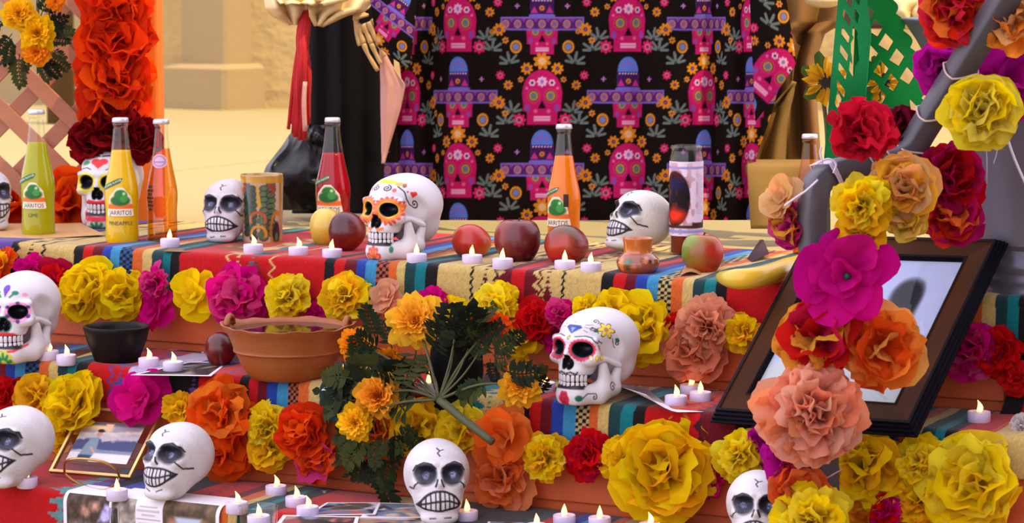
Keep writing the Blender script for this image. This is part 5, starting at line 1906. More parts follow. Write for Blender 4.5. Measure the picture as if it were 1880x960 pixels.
def frame_rails(parent, w, L, prof, cols, mat, name='frame_rail'):
    """prof: list of (inset, height) from outside to inside; mitred rails in the local XY plane, +Z towards the viewer"""
    pr = np.array(prof)
    corners = lambda i: np.array([[i, i], [w - i, i], [w - i, L - i], [i, L - i]])
    R = np.array([np.c_[corners(i), np.full(4, h)] for i, h in pr])          # (np,4,3)
    for s in range(4):
        P = np.stack([R[:, s], R[:, (s + 1) % 4]], 1)                        # (np,2,3)
        P = P[:, :1] * (1 - np.linspace(0, 1, 7))[None, :, None] + P[:, 1:] * np.linspace(0, 1, 7)[None, :, None]
        C = np.tile(np.array(cols, float)[:, None], (1, 7, 1))
        C = C * (1 + .18 * vnoise(P * np.array([25, 25, 25]), 5 + s))[..., None]
        m_, k_ = P.shape[:2]
        F = gridF(m_, k_, True, False)[:, ::-1]
        caps = [list(range(0, m_ * k_, k_)), list(range(k_ - 1, m_ * k_, k_))[::-1]]
        obj(name, mesh(name, P.reshape(-1, 3), F.tolist() + caps, C.reshape(-1, 3), False), mat, parent)


def plane_pose(o, yaw, lean, roll=0.0):
    u = np.array([math.cos(yaw), -math.sin(yaw), 0])
    n = np.array([-math.sin(yaw), -math.cos(yaw), 0])
    v = -n * math.sin(lean) + UP * math.cos(lean)
    a = u * math.cos(roll) + v * math.sin(roll)
    b = -u * math.sin(roll) + v * math.cos(roll)
    nn = np.cross(a, b)
    return Matrix((( a[0], b[0], nn[0], o[0]), (a[1], b[1], nn[1], o[1]), (a[2], b[2], nn[2], o[2]), (0, 0, 0, 1)))


def set_pose(o, Mx):
    o.location = Mx.to_translation()
    o.rotation_euler = Mx.to_euler()


M['frame'] = mat_vc('dark stained frame wood', rough=0.45, spec=0.05)
big = empty('picture_frame', (0, 0, 0), label='large dark brown wooden frame with a portrait, leaning back on the middle step', cat='picture frame')
Wb, Lb = 0.379, 0.446
set_pose(big, plane_pose((0.322, 4.270, -0.1915), 0.657, 0.892, 0.052))
bk_, br_, ed = (10, 8, 15), (62, 30, 7), (14, 9, 11)
frame_rails(big, Wb, Lb, [(0.0, -.016), (0.0, -.014), (.004, -.013), (.004, -.008), (.008, -.007), (.008, -.002), (.012, -.001), (.012, .004), (.017, .0045), (.019, .002), (.050, .001), (.053, .003), (.056, .001), (.058, -.010), (.058, -.016)],
            [bk_, bk_, (20, 18, 27), bk_, (20, 18, 27), bk_, (20, 18, 27), bk_, (30, 20, 16), br_, br_, (26, 18, 18), ed, ed, ed], M['frame'])
gx, gy = np.meshgrid(np.linspace(.05, Wb - .05, 110), np.linspace(.05, Lb - .05, 130), indexing='ij')
Mb = plane_pose((0.322, 4.270, -0.1915), 0.657, 0.892, 0.052)


def fuv(px, py):
    """pixel -> coordinates in the frame's plane"""
    o = np.array(Mb.to_translation())
    n_ = np.array(Mb.col[2])[:3]
    d_ = ray(px, py)
    q = CAM + d_ * (((o - CAM) @ n_) / (d_ @ n_))
    l = Mb.inverted() @ Vector(q)
    return l.x, l.y


hx, hy = fuv(1650, 560)
C = np.tile(np.array((186, 186, 206.)), gx.shape + (1,))
fb = fbm(np.stack([gx * 14, gy * 14, gx * 0], -1), 3)
blend(C, .0 - fb, (176, 180, 206), .6, .6)
blend(C, d_poly(gx, gy, [(.05, .05), (Wb - .05, .05), (Wb - .05, .12), (.25, .15), (.2, .2), (.12, .17), (.05, .13)]), (186, 186, 178), .02)          # light shirt
blend(C, d_ell(gx, gy, (hx - .004, hy - .024), (.026, .052)), (120, 86, 66), .01)
blend(C, d_ell(gx, gy, (hx, hy + .030), (.028, .040)), (22, 16, 18), .012)
blend(C, d_ell(gx, gy, (hx + .018, hy + .002), (.010, .044)), (22, 16, 18), .012)
blend(C, d_ell(gx, gy, (hx + .017, hy - .03), (.006, .012)), (112, 80, 62), .008)
blend(C, d_line(gx, gy, [(.12, .06), (.16, .12), (.2, .15)]) - .001, (150, 150, 146), .004)
blend(C, d_line(gx, gy, [(.24, .14), (.26, .10), (.3, .07)]) - .001, (150, 150, 146), .004)
obj('portrait', grid('portrait', np.stack([gx, gy, gx * 0 - .008], -1), col=C), M['paper'], big)
obj('glass_pane', box('glass_pane', (.05, .05, -.0065), (Wb - .05, Lb - .05, -.0055)), M['pane'], big)
obj('backing_board', box('backing_board', (.01, .01, -.0155), (Wb - .01, Lb - .01, -.0095)), mat_plain('backing board', (46, 34, 28), .8), big)

# small gold frame on a wire stand
M['gold'] = mat_vc('brushed gold metal', rough=0.35, metal=0.7, spec=0.5)
sf = empty('picture_frame', (0, 0, 0), label='small gold floating photo frame on a wire stand behind the grinning skull', cat='picture frame')
o_ = atz(90, 877, Z[3]) + UP * .012
Ws, Ls = .182, .150
set_pose(sf, plane_pose(o_, .50, .80, 0.03))
gd = (206, 160, 92)
frame_rails(sf, Ws, Ls, [(0, -.006), (0, .001), (.0055, .001), (.0055, -.006)], [(170, 126, 66), gd, (226, 186, 120), (150, 110, 60)], M['gold'])
obj('glass_pane', box('glass_pane', (.004, .004, -.0035), (Ws - .004, Ls - .004, -.0025)), M['pane'], sf)
x0, x1, y0, y1 = .022, Ws - .024, .030, Ls - .030
gx, gy = np.meshgrid(np.linspace(x0, x1, 120), np.linspace(y0, y1, 90), indexing='ij')
uu, vv = (gx - x0) / (x1 - x0), (gy - y0) / (y1 - y0)
C = np.tile(np.array((176, 166, 168.)), gx.shape + (1,))
nz = fbm(np.stack([uu * 9, vv * 9, uu * 0], -1), 2)
blend(C, .72 - vv, (150, 140, 150), .1)
blend(C, np.abs(vv - .68 - .1 * uu) - .03 + .05 * nz, (206, 190, 176), .08)
blend(C, d_rect(uu, vv, -.1, .80, .5, .93), (226, 190, 140), .08)
blend(C, d_rect(uu, vv, -.1, .92, 1.1, 1.1), (96, 84, 96), .06)
blend(C, d_rect(uu, vv, -.1, .28, 1.1, .56) + .05 * nz, (70, 74, 110), .06)
blend(C, d_rect(uu, vv, .3, .20, 1.1, .30), (120, 130, 150), .04)
blend(C, vv - .22, (214, 208, 212), .04)
blend(C, d_poly(uu, vv, [(.16, .12), (.38, .12), (.40, .35), (.36, .62), (.24, .60), (.18, .4)]), (120, 136, 150), .03)
blend(C, d_poly(uu, vv, [(.16, .0), (.36, .0), (.37, .16), (.16, .16)]), (56, 66, 96), .03)
blend(C, d_ell(uu, vv, (.335, .70), (.045, .07)), (186, 130, 110), .02)
blend(C, d_ell(uu, vv, (.335, .78), (.052, .04)), (44, 36, 40), .02)
blend(C, d_ell(uu, vv, (.375, .765), (.03, .014)), (44, 36, 40), .02)
blend(C, d_seg(uu, vv, (.30, .35), (.38, .24)) - .018, (196, 146, 122), .02)
blend(C, d_poly(uu, vv, [(.36, .96), (.50, .96), (.45, .74)]), (226, 176, 140), .02)
obj('photograph', grid('photograph', np.stack([gx, gy, gx * 0 - .0022], -1), col=C), M['paper'], sf)
frame_in = empty('x', (0, 0, 0))
bpy.data.objects.remove(frame_in)
Mi = plane_pose(o_, .50, .80, 0.03).inverted()


def loc(P): return np.array(Mi @ Vector(P))


wl = [atz(118, 862, Z[3] + .024), atz(122, 846, Z[3] + .050), atz(150, 842, Z[3] + .056), atz(190, 848, Z[3] + .05), atz(212, 862, Z[3] + .034), atz(218, 882, Z[3] + .012), atz(190, 900, Z[3] + .003), atz(150, 890, Z[3] + .003), atz(122, 872, Z[3] + .012), atz(118, 862, Z[3] + .024)]
wl = smooth_prof(np.array([loc(q) for q in wl]), 5)
obj('wire_stand', tube('wire_stand', wl, .0024, 6), M['wire'], sf)


def paint_photo(C, u, v, seed, bright=1.0):
    """blurry snapshot: soft masses of colour"""
    rg = np.random.default_rng(seed)
    pal = np.array([(70, 58, 56), (150, 120, 104), (196, 176, 168), (60, 70, 110), (196, 90, 96), (130, 140, 156), (90, 74, 60), (214, 206, 206), (40, 36, 44), (186, 150, 120)], float)
    C[...] = pal[rg.integers(len(pal))] * .8
    for _ in range(26):
        c = pal[rg.integers(len(pal))] * rg.uniform(.7, 1.15)
        a = rg.uniform(0, 3.14)
        x, y = (u - rg.uniform(0, 1)), (v - rg.uniform(0, 1))
        uu, vv = x * math.cos(a) + y * math.sin(a), -x * math.sin(a) + y * math.cos(a)
        blend(C, d_ell(uu, vv, (0, 0), (rg.uniform(.05, .28), rg.uniform(.03, .14))), c, .06)
    C *= bright


def sheet_from(Pf, nu, nv, paint, t=.0006):
    u, v = np.meshgrid(np.linspace(0, 1, nu), np.linspace(0, 1, nv), indexing='ij')
    P = Pf(u, v)
    C = np.tile(np.array((226, 216, 222.)), u.shape + (1,))
    paint(C, u, v)
    return shell('printed_paper', P, t, C, flip=False)


def flat_sheet(q, k, label, seed, dz=.003, lift=None, paint=None, name='photo_print', cat='photo', group=None, n=(70, 50), border=.05, bright=1.0):
    """q: four pixels TL, TR, BR, BL on step k"""
    c = [atz(x, y, Z[k] + dz) for x, y in q]

    def Pf(u, v):
        P = (c[0] * ((1 - u) * v)[..., None] + c[1] * (u * v)[..., None] + c[2] * (u * (1 - v))[..., None] + c[3] * ((1 - u) * (1 - v))[..., None])
        if lift is not None: P = P + UP * lift(u, v)[..., None]
        return P

    def pt(C, u, v):
        D = C.copy()
        paint_photo(D, u, v, seed, bright)
        m = d_rect(u, v, border, border, 1 - border, 1 - border) < 0
        C[m] = D[m]
    o = obj(name, sheet_from(Pf, n[0], n[1], paint or pt), M['paper'])
    return tag(o, label, cat, group)


def tan(C, u, v):
    C[...] = np.array((196, 150, 100)) * (1 + .06 * vnoise(np.stack([u * 20, v * 3, u * 0], -1), 2))[..., None]


def brown(C, u, v): C[...] = np.array((176, 122, 74)) * (1 + .1 * vnoise(np.stack([u * 3, v * 24, u * 0], -1), 2))[..., None]
def dark(C, u, v): C[...] = (64, 46, 50)
def dkbrown(C, u, v): C[...] = (92, 56, 40)


flat_sheet([(-30, 412), (150, 414), (192, 434), (-30, 442)], 1, 'tan paper sheet under the lime bottle at the left end of the top step', 1, .004, lambda u, v: .006 * np.clip(v - .6, 0, 1) + .004 * u * u, tan, 'paper_sheet', 'paper')
flat_sheet([(330, 447), (470, 447), (458, 464), (300, 461)], 1, 'brownish print lying under the small white skull and tealight', 11, .003, None, lambda C, u, v: (paint_photo(C, u, v, 5), C.__imul__(0.55), C.__iadd__(np.array((86, 56, 30)))), 'paper_sheet', 'paper')
flat_sheet([(1268, 478), (1330, 476), (1318, 502), (1248, 506)], 1, 'folded brown corn husk between the green apple and banana', 3, .004, lambda u, v: .012 * v + .006 * np.sin(u * 6), brown, 'corn_husk', 'husk')
flat_sheet([(1395, 452), (1412, 474), (1380, 480), (1372, 474)], 1, 'small dark purple paper triangle behind the banana', 3, .004, lambda u, v: .022 * v * (1 - np.abs(u - .4)), dark, 'paper_scrap', 'paper')
flat_sheet([(140, 640), (182, 642), (176, 664), (122, 668)], 2, 'dark brown print left of the black bowl', 3, .003, None, dkbrown, 'photo_print', 'photo', n=(20, 20))
flat_sheet([(285, 642), (372, 640), (384, 672), (300, 672)], 2, 'photo print with lilac tones behind the tealights and beside the clay dish', 31, .003, None, None, bright=.75)
flat_sheet([(350, 664), (420, 664), (388, 690), (240, 688)], 2, 'photo print under the tealight right of the black bowl', 34, .0035, None, None, bright=.7)
flat_sheet([(610, 700), (700, 700), (690, 716), (590, 716)], 2, 'pale print almost covered by marigold leaves', 37, .003)
flat_sheet([(1100, 712), (1320, 712), (1312, 755), (1186, 757)], 2, 'curled white paper sheet under the three tealights beside the large frame', 3, .003,
           lambda u, v: .030 * np.clip(1 - u * 2.1, 0, 1) ** 1.6 * (.5 + .5 * (1 - v)),
           lambda C, u, v: (blend(C, u * 0 - 1, (226, 220, 226), 1), blend(C, d_rect(u, v, .06, .3, .62, 1.1), (150, 138, 140), .04), blend(C, d_ell(u, v, (.3, .7), (.12, .2)), (120, 104, 110), .1)), 'paper_sheet', 'paper')
for q, lb, sd in [([(480, 896), (600, 900), (590, 918), (455, 915)], 'pinkish photo print under the rear tealight of the lowest step', 41),
                  ([(600, 922), (700, 922), (690, 944), (560, 946)], 'dim photo print right of the tealight trio', 43),
                  ([(690, 922), (790, 925), (780, 950), (660, 950)], 'photo print with red and blue figures left of the frontal skull', 46),
                  ([(520, 945), (660, 948), (650, 985), (490, 985)], 'photo print at the bottom edge right of the glass votive', 47),
                  ([(650, 950), (800, 952), (800, 990), (640, 990)], 'photo print at the bottom edge under the frontal skull', 52),
                  ([(900, 945), (985, 948), (980, 975), (890, 975)], 'dark blue photo print right of the frontal skull', 58)]:
    flat_sheet(q, 3, lb, sd, .003 + .0008 * (sd % 4), None, None, bright=1.0)


# photo sheets draped over the front of the lowest step
def drape(px0, px1, n0, hang, label, paint, cat='photo sheet', dz=.004, n=(110, 90), name='photo_sheet'):
    u0, u1 = px2u(3, px0), px2u(3, px1)
    R = .02

    def Pf(u, v):
        s = (1 - v) * (n0 + hang)                        # distance from the back edge
        t = s - (n0 - R)
        ang = np.clip(t / (R * 1.0), 0, math.pi / 2)
        nn = np.where(t < 0, n0 - s, R - R * np.sin(ang))
        zz = np.where(t < 0, 0.0, -(R - R * np.cos(ang))) - np.clip(t - R * math.pi / 2, 0, 9)
        return EDGE[3] + (u0 + (u1 - u0) * u)[..., None] * U - (nn - .010)[..., None] * N + (zz + dz)[..., None] * UP
    o = obj(name, sheet_from(Pf, n[0], n[1], paint), M['paper'])
    return tag(o, label, cat)


def ps1(C, u, v):
    C[...] = (226, 218, 220)
    D = C.copy()
    D[...] = (74, 58, 50)
    blend(D, d_ell(u, v, (.55, .50), (.10, .05)), (186, 140, 120), .05)
    blend(D, d_poly(u, v, [(.6, .34), (.82, .36), (.9, .50), (.74, .54)]), (170, 160, 206), .04)
    blend(D, d_ell(u, v, (.38, .44), (.09, .06)), (140, 106, 90), .05)
    blend(D, d_ell(u, v, (.3, .30), (.2, .05)), (120, 100, 96), .06)
    blend(D, d_rect(u, v, 0, .0, 1, .22), (150, 130, 136), .06)
    nz = fbm(np.stack([u * 14, v * 14, u * 0], -1), 4)
    D *= (1 + .25 * nz)[..., None]
    m = d_rect(u, v, .06, .02, .97, .62) < 0
    C[m] = D[m]


def ps2(C, u, v):
    C[...] = (228, 220, 226)
    nz = fbm(np.stack([u * 20, v * 12, u * 0], -1), 6)
    m = d_rect(u, v, .02, .0, .24, .60) < 0
    D = np.tile(np.array((140, 128, 120.)), u.shape + (1,)) * (1 + .45 * nz)[..., None]
    blend(D, d_rect(u, v, 0, 0, .26, .28), (96, 100, 150), .05)
    C[m] = D[m]
    for i in range(9):
        y = .53 - i * .042
        w_ = (.08, .10, .06, .11, .09, .11, .10, .06, .09)[i]
        blend(C, d_rect(u, v, .36 - w_, y - .005, .36 + w_, y + .005), (150, 140, 150), .012)
    D = np.tile(np.array((96, 78, 60.)), u.shape + (1,)) * (1 + .25 * nz)[..., None]
    blend(D, d_rect(u, v, .60, .0, .84, .46), (180, 190, 212), .03)
    blend(D, d_ell(u, v, (.58, .34), (.05, .10)), (170, 120, 100), .04)
    blend(D, d_ell(u, v, (.86, .34), (.05, .10)), (160, 112, 96), .04)
    m = d_rect(u, v, .49, .0, .965, .64) < 0
    C[m] = D[m]


drape(122, 225, .075, .10, 'left photo sheet draped over the lowest step, with a lilac shirt', ps1)
drape(206, 408, .080, .10, 'right photo sheet draped over the lowest step, with a text column', ps2, dz=.0055)
# ================================================================== LATTICE AND POST (left)
M['slat'] = mat_plain('pinkish raw wood slat', (168, 108, 80), .75, var=.14, vscale=9, stretch=(1, 1, 6))
M['post'] = mat_plain('orange painted post', (222, 112, 24), .6, var=.05)
LP = 5.76
lat = empty('lattice_trellis', aty(90, 400, LP), (0, 0, 0), 'diagonal wooden lattice panel beside the orange post', 'trellis')
lat_o = np.array(lat.location)


def slat(a, b, wpx, off, parent, name='slat'):
    A, B = aty(a[0], a[1], LP + off), aty(b[0], b[1], LP + off)
    d = B - A
    L = np.linalg.norm(d)
    d /= L
    nrm = np.array([0, -1.0, 0])
    s = np.cross(nrm, d)
    w_ = wpx / pxm(A) / 2
    Mx = Matrix(((d[0], s[0], nrm[0], 0), (d[1], s[1], nrm[1], 0), (d[2], s[2], nrm[2], 0), (0, 0, 0, 1)))
    me = box(name, (0, -w_, -.004), (L, w_, .004), .0015)
    me.transform(Mx)
    obj(name, me, M['slat'], parent, A - np.array(parent.location))


for c in (-230, -127, -20, 91, 198, 305):                 # falling to the right
    slat((-60, -60 * .97 + c), (176, 176 * .97 + c), 29, -.008, lat)
for c in (130, 232, 352, 470, 560):                        # rising to the right
    slat((-60, 60 * 1.02 + c), (180, -180 * 1.02 + c), 29, .004, lat)
ptop = aty(225, -40, POST_Y)
pw = .062
post = obj('wooden_post', box('wooden_post', (aty(163, 0, POST_Y)[0], POST_Y - .0, -.012), (aty(288, 0, POST_Y)[0], POST_Y + .10, 1.3), .006), M['post'])
tag(post, 'orange painted wooden post wrapped with orange tissue flowers', 'post')
bp_ = obj('brown_pipe', lathe([(0, -.012), (.055, -.012), (.055, 2.4), (0, 2.4)], 32), mat_plain('brown painted pipe', (84, 58, 30), .6), None, (aty(112, 195, 10.2)[0], 10.2, 0))
tag(bp_, 'dark brown round pipe standing against the far wall behind the lattice', 'pipe')

# ================================================================== PRINTED TABLECLOTH
M['tablewood'] = mat_plain('table board', (60, 44, 36), .7)
TM = math.tan(math.radians(28))


def tdepth(px):
    """depth of the cloth front as a function of the pixel column"""
    return 5.74 - 0.50 * ((px - 700) / 850)


def cloth_print(a, b):
    """a to the right, b downwards, in print units (about a pixel of the photograph)"""
    C = np.tile(np.array((22, 13, 10.)), a.shape + (1,))
    OG, OG2, PK_, LF, PU, LV, BL_ = (232, 138, 26), (190, 70, 24), (206, 24, 100), (112, 124, 116), (84, 34, 110), (132, 104, 196), (96, 126, 214)
    aa = 1.8

    def put(x, y, w, f):
        m = (np.abs(a - x) < w) & (np.abs(b - y) < w)
        if not m.any(): return
        D = C[m]
        f(a[m] - x, b[m] - y, D)
        C[m] = D

    def oflower(u, v, D, q, r, n=8):
        r = r * .84
        blend(D, d_flower(u, v, q, r, n, .62, .3), OG, aa)
        blend(D, d_ell(u, v, q, (r * .30, r * .30)), (60, 24, 90), aa)
        blend(D, d_ell(u, v, q, (r * .14, r * .14)), (150, 110, 190), aa)

    def pflower(u, v, D, q, r):
        blend(D, d_flower(u, v, q, r, 8, .66), (222, 36, 96), aa)
        blend(D, d_ell(u, v, q, (r * .45, r * .45)), (236, 130, 160), aa)
        blend(D, d_ell(u, v, q, (r * .28, r * .28)), (150, 40, 80), aa)

    def leaves(u, v, D, q, s):
        for ang, L in ((-80, 20), (-130, 19), (-35, 20), (-165, 17), (0, 17)):
            r = math.radians(ang)
            e = (q[0] + s * L * math.cos(r), q[1] + L * math.sin(r))
            mid = (q[0] + .6 * (e[0] - q[0]), q[1] + .6 * (e[1] - q[1]))
            blend(D, d_seg(u, v, (q[0] + .3 * (e[0] - q[0]), q[1] + .3 * (e[1] - q[1])), e) - 2.5, LF, aa)
        blend(D, d_seg(u, v, q, (q[0], q[1] - 16)) - .8, LF, aa)

    def ring(u, v, D, q, r=11):
        blend(D, d_ell(u, v, q, (r, r * 1.1)), (232, 150, 34), aa)
        blend(D, d_ell(u, v, q, (r * .68, r * .74)), (160, 84, 40), aa)
        blend(D, d_ell(u, v, q, (r * .5, r * .55)), (120, 130, 190), aa)

    def face(u, v, D, s, top):
        """skull face; s scale, (0,0) between eyes and nose"""
        d = d_ell(u, v, (0, -8 * s), (36 * s, (42 if top else 34) * s))
        d = smin(np.maximum(d, v - 26 * s), d_rect(u, v, -23 * s, 0, 23 * s, 46 * s) - 5 * s, 6)
        d = smin(d, d_rect(u, v, -31 * s, -6 * s, 31 * s, 22 * s) - 4, 4)
        if not top: d = np.maximum(d, -20 * s - v)
        blend(D, d, PK_, aa)
        for q in (-1, 1):
            e = (q * 15.5 * s, -2 * s)
            blend(D, d_ell(u, v, e, (13 * s, 14 * s)), (226, 44, 110), aa)
            blend(D, d_ell(u, v, e, (9.5 * s, 10.5 * s)), (60, 50, 20), aa)
            blend(D, d_ell(u, v, e, (8.4 * s, 9.2 * s)), (196, 150, 60), aa)
            blend(D, d_ell(u, v, e, (5.2 * s, 6 * s)), (112, 116, 136), aa)
            blend(D, d_ell(u, v, (q * 27 * s, 20 * s), (5 * s, 7 * s)), (150, 70, 160), aa)
            blend(D, d_ell(u, v, (q * 12 * s, 26 * s), (3.5 * s, 3.5 * s)), (240, 100, 140), aa)
        blend(D, d_poly(u, v, [(0, 8 * s), (-6 * s, 20 * s), (6 * s, 20 * s)]) - 1, (30, 10, 14), aa)
        blend(D, d_rect(u, v, -14 * s, 36 * s, 14 * s, 43 * s) - 1.2, (248, 170, 200), aa)
        blend(D, np.abs(v - 39.5 * s) - .5 + np.maximum(0, np.abs(u) - 14 * s), (220, 90, 130), 1.2)
        if top:
            blend(D, d_flower(u, v, (0, -28 * s), 10 * s, 8, .7), (246, 190, 214), aa)
            blend(D, d_ell(u, v, (0, -28 * s), (3 * s, 4 * s)), (170, 110, 190), aa)
            for q in (-1, 1):
                blend(D, d_flower(u, v, (q * 18 * s, -26 * s), 6.5 * s, 6, .75), (244, 190, 214), aa)
                blend(D, d_ell(u, v, (q * 18 * s, -26 * s), (2.4, 2.4)), (40, 20, 60), aa)
                blend(D, d_ell(u, v, (q * 28 * s, -16 * s), (2.6, 2.6)), (236, 110, 170), aa)

    def P_motif(u, v, D):
        for q, r in (((-28, -52), 14), ((28, -52), 14), ((0, -66), 20)): oflower(u, v, D, q, r)
        for q in (-1, 1):
            oflower(u, v, D, (q * 39, -32), 7, 6)
            pflower(u, v, D, (q * 42, 42), 13)
            leaves(u, v, D, (q * 55, 28), q)
            leaves(u, v, D, (q * 66, 48), q)
            oflower(u, v, D, (q * 62, -22), 11)
            pflower(u, v, D, (q * 77, -40), 9)
            leaves(u, v, D, (q * 60, -62), q)
        blend(D, d_flower(u, v, (0, -66), 8, 8, .7), (246, 190, 130), aa)
        face(u, v, D, 1.0, True)

    def S_motif(u, v, D):
        face(u, v - 16, D, .78, False)
        c = np.minimum(d_ell(u, v, (0, -48), (20, 26)), d_rect(u, v, -21, -46, 21, -14))
        blend(D, np.maximum(c, v + 16), BL_, aa)
        blend(D, np.maximum(c, np.maximum(-46 - v, v + 18)), (70, 24, 84), aa)
        for i in range(-3, 4): blend(D, d_ell(u, v, (i * 5.4, -43), (1.7, 1.7)), (226, 200, 226), 1.2)
        for q in (-1, 1):
            blend(D, d_poly(u, v, [(q * 14 - 7, -20), (q * 14 + 7, -20), (q * 14, -33)]), (206, 50, 140), aa)
            blend(D, d_ell(u, v, (q * 9, -58), (2.4, 2.4)), (196, 70, 150), 1.5)
        blend(D, d_ell(u, v, (0, -63), (2.4, 2.4)), (196, 70, 150), 1.5)
        oflower(u, v, D, (0, -29), 6.5)
        blend(D, d_rect(u, v, -24, -17, 24, -12), LV, aa)
        brim = d_rect(u, v, -77, -13 + 0, 77, 12) + .0
        brim = np.maximum(brim, v - 13 + (np.abs(u) / 77) ** 2 * 2)
        blend(D, brim, LV, aa)
        blend(D, brim + 3.4, PU, aa)
        for i in range(-3, 4):
            blend(D, d_ell(u, v, (i * 22.5, 0), (7, 8)), (206, 120, 90), aa)
            blend(D, d_ell(u, v, (i * 22.5, 0), (4.6, 5.4)), (140, 100, 150), aa)
            if i < 3: blend(D, d_poly(u, v, [(i * 22.5 + 6, -10), (i * 22.5 + 17, -10), (i * 22.5 + 11, -3)]), (150, 60, 160), aa)
        for q in (-1, 1):
            ring(u, v, D, (q * 48, 42))
            blend(D, d_flower(u, v, (q * 46, -33), 5, 4, .3), (190, 120, 190), aa)

    def X_motif(u, v, D):
        oflower(u, v, D, (0, 0), 15)
        oflower(u, v, D, (-12 if (int(0)) else 12, 20), 8, 6)
        oflower(u, v, D, (-14, 4), 6, 6)

    for i in range(-6, 8):
        for j in range(-4, 5):
            x, y = 985 + i * 159, 178 + j * 134
            if a.min() - 120 < x < a.max() + 120 and b.min() - 120 < y < b.max() + 120:
                put(x, y, 100, P_motif if (i + j) % 2 == 0 else S_motif)
    for i in range(-6, 8):
        for j in range(-4, 5):
            put(985 + i * 159 + 79.5, 178 + j * 134 + 10, 40, X_motif)
    return C * .76


# front drop of the cloth: rows from the table edge (above the frame) to the hem
nx, ny = 470, 260
sx = np.linspace(0, 1, nx)
ty = np.linspace(0, 1, ny)
S, TT = np.meshgrid(sx, ty, indexing='ij')
pyr = -40 + TT * (404 + 40)
left = np.interp(pyr, [-40, 60, 155, 290, 400], [716, 726, 738, 708, 702])
right = np.interp(pyr, [-40, 100, 200, 290, 400], [1440, 1446, 1418, 1388, 1394])
PX = left + (right - left) * S
pyr = np.minimum(pyr, 372 + 0 * S + TT * 30 + (PX - 700) * .048)
fold = np.zeros_like(S)
warp = np.zeros_like(S)
for x0, w_, dpt, comp in ((800, 26, .060, 60), (905, 30, .012, 2), (1078, 40, .010, 0), (1185, 26, .030, 12), (1318, 30, .055, 60), (1372, 22, .045, 30), (748, 18, .040, 18)):
    g_ = np.exp(-((PX - x0 - (TT - .5) * 10) / w_) ** 2) * (.55 + .45 * TT)
    fold += dpt * g_
    warp += comp * np.tanh((PX - x0) / w_) * .5
fold += .012 * np.sin(PX / 46 + 2) * TT + .010 * vnoise(np.stack([PX / 60, pyr / 90, PX * 0], -1), 3)
back = np.clip((724 - PX) / 60, 0, 1) * .09 + np.clip((PX - 1395) / 60, 0, 1) * .10
Yd = tdepth(PX) + fold + back
d = FW + RT * ((PX - 940) / FPX)[..., None] + UPV * ((480 - pyr) / FPX)[..., None]
P = CAM + d * (Yd / d[..., 1])[..., None]
P[..., 2] = np.maximum(P[..., 2], -.009)
A2 = PX + warp - (PX > 0) * 0
B2 = -40 + TT * 444 + 0.0
C = cloth_print(A2, B2)
cloth = empty('tablecloth', aty(1050, 400, 5.6), (0, 0, 0), 'black cloth printed with pink skulls, sombreros and orange flowers hanging behind the altar', 'cloth')
co = np.array(cloth.location)
obj('front_drop', shell('front_drop', P - co, .002, C, flip=False), M['print'], cloth)


def flap(q, ab, name, bulge=.03, n=(120, 90)):
    """corner of the cloth falling loosely; q four (px,py,depth) TL TR BR BL; ab matching print coordinates"""
    c = [aty(*t) for t in q]
    u, v = np.meshgrid(np.linspace(0, 1, n[0]), np.linspace(0, 1, n[1]), indexing='ij')
    W = [(1 - u) * (1 - v), u * (1 - v), u * v, (1 - u) * v]
    P = sum(c[i] * W[i][..., None] for i in range(4))
    P = P + np.array([0, -1, 0]) * (bulge * np.sin(u * math.pi) * (.3 + .7 * np.sin(v * 2.4)))[..., None]
    a = sum(ab[i][0] * W[i] for i in range(4))
    b = sum(ab[i][1] * W[i] for i in range(4))
    C = cloth_print(a, b)
    obj(name, shell(name, P - co, .002, C), M['print'], cloth)


def rotab(cx, cy, ang, pts, sc=1.0):
    """print coordinates of pixel points when the print is turned by ang about a motif centre lying at pixel (cx,cy)"""
    def f(mx, my):
        out = []
        r = math.radians(ang)
        for x, y in pts:
            dx, dy = (x - cx) / sc, (y - cy) / sc
            out.append((mx + dx * math.cos(r) + dy * math.sin(r), my - dx * math.sin(r) + dy * math.cos(r)))
        return out
    return f


qp = [(676, -30), (790, -30), (756, 120), (700, 92)]
flap([(676, -30, 5.62), (770, -30, 5.56), (752, 128, 5.55), (694, 84, 5.60)], rotab(724, 42, 33, qp, .82)(985 + 159, 178 + 16), 'corner_flap')
qp = [(1380, -20), (1444, -20), (1466, 112), (1392, 226)]
flap([(1376, -30, 5.28), (1438, -30, 5.27), (1462, 116, 5.24), (1388, 222, 5.27)], rotab(1424, 136, 38, qp, .98)(985, 178), 'corner_flap', .02)
tt = box('table_top', (-.26, 5.62, 0), (.62, 6.3, .02))
tbl = empty('table', (.18, 6.0, 0), (0, 0, 0), 'table hidden under the printed cloth', 'table')
Mx = Matrix.Translation((.02, 6.18, .62)) @ MT
for nm, lo, hi in (('tabletop', (-.36, -.28, 0), (.42, .34, .025)), ('leg', (-.34, -.22, -.632), (-.30, -.18, 0)), ('leg', (.36, -.2, -.632), (.40, -.16, 0)), ('leg', (-.34, .28, -.632), (-.3, .32, 0)), ('leg', (.36, .28, -.632), (.4, .32, 0))):
    me = box(nm, lo, hi, .003)
    me.transform(Matrix.Translation((-.18, -6.0, 0)) @ Mx)
    obj(nm, me, M['tablewood'], tbl)

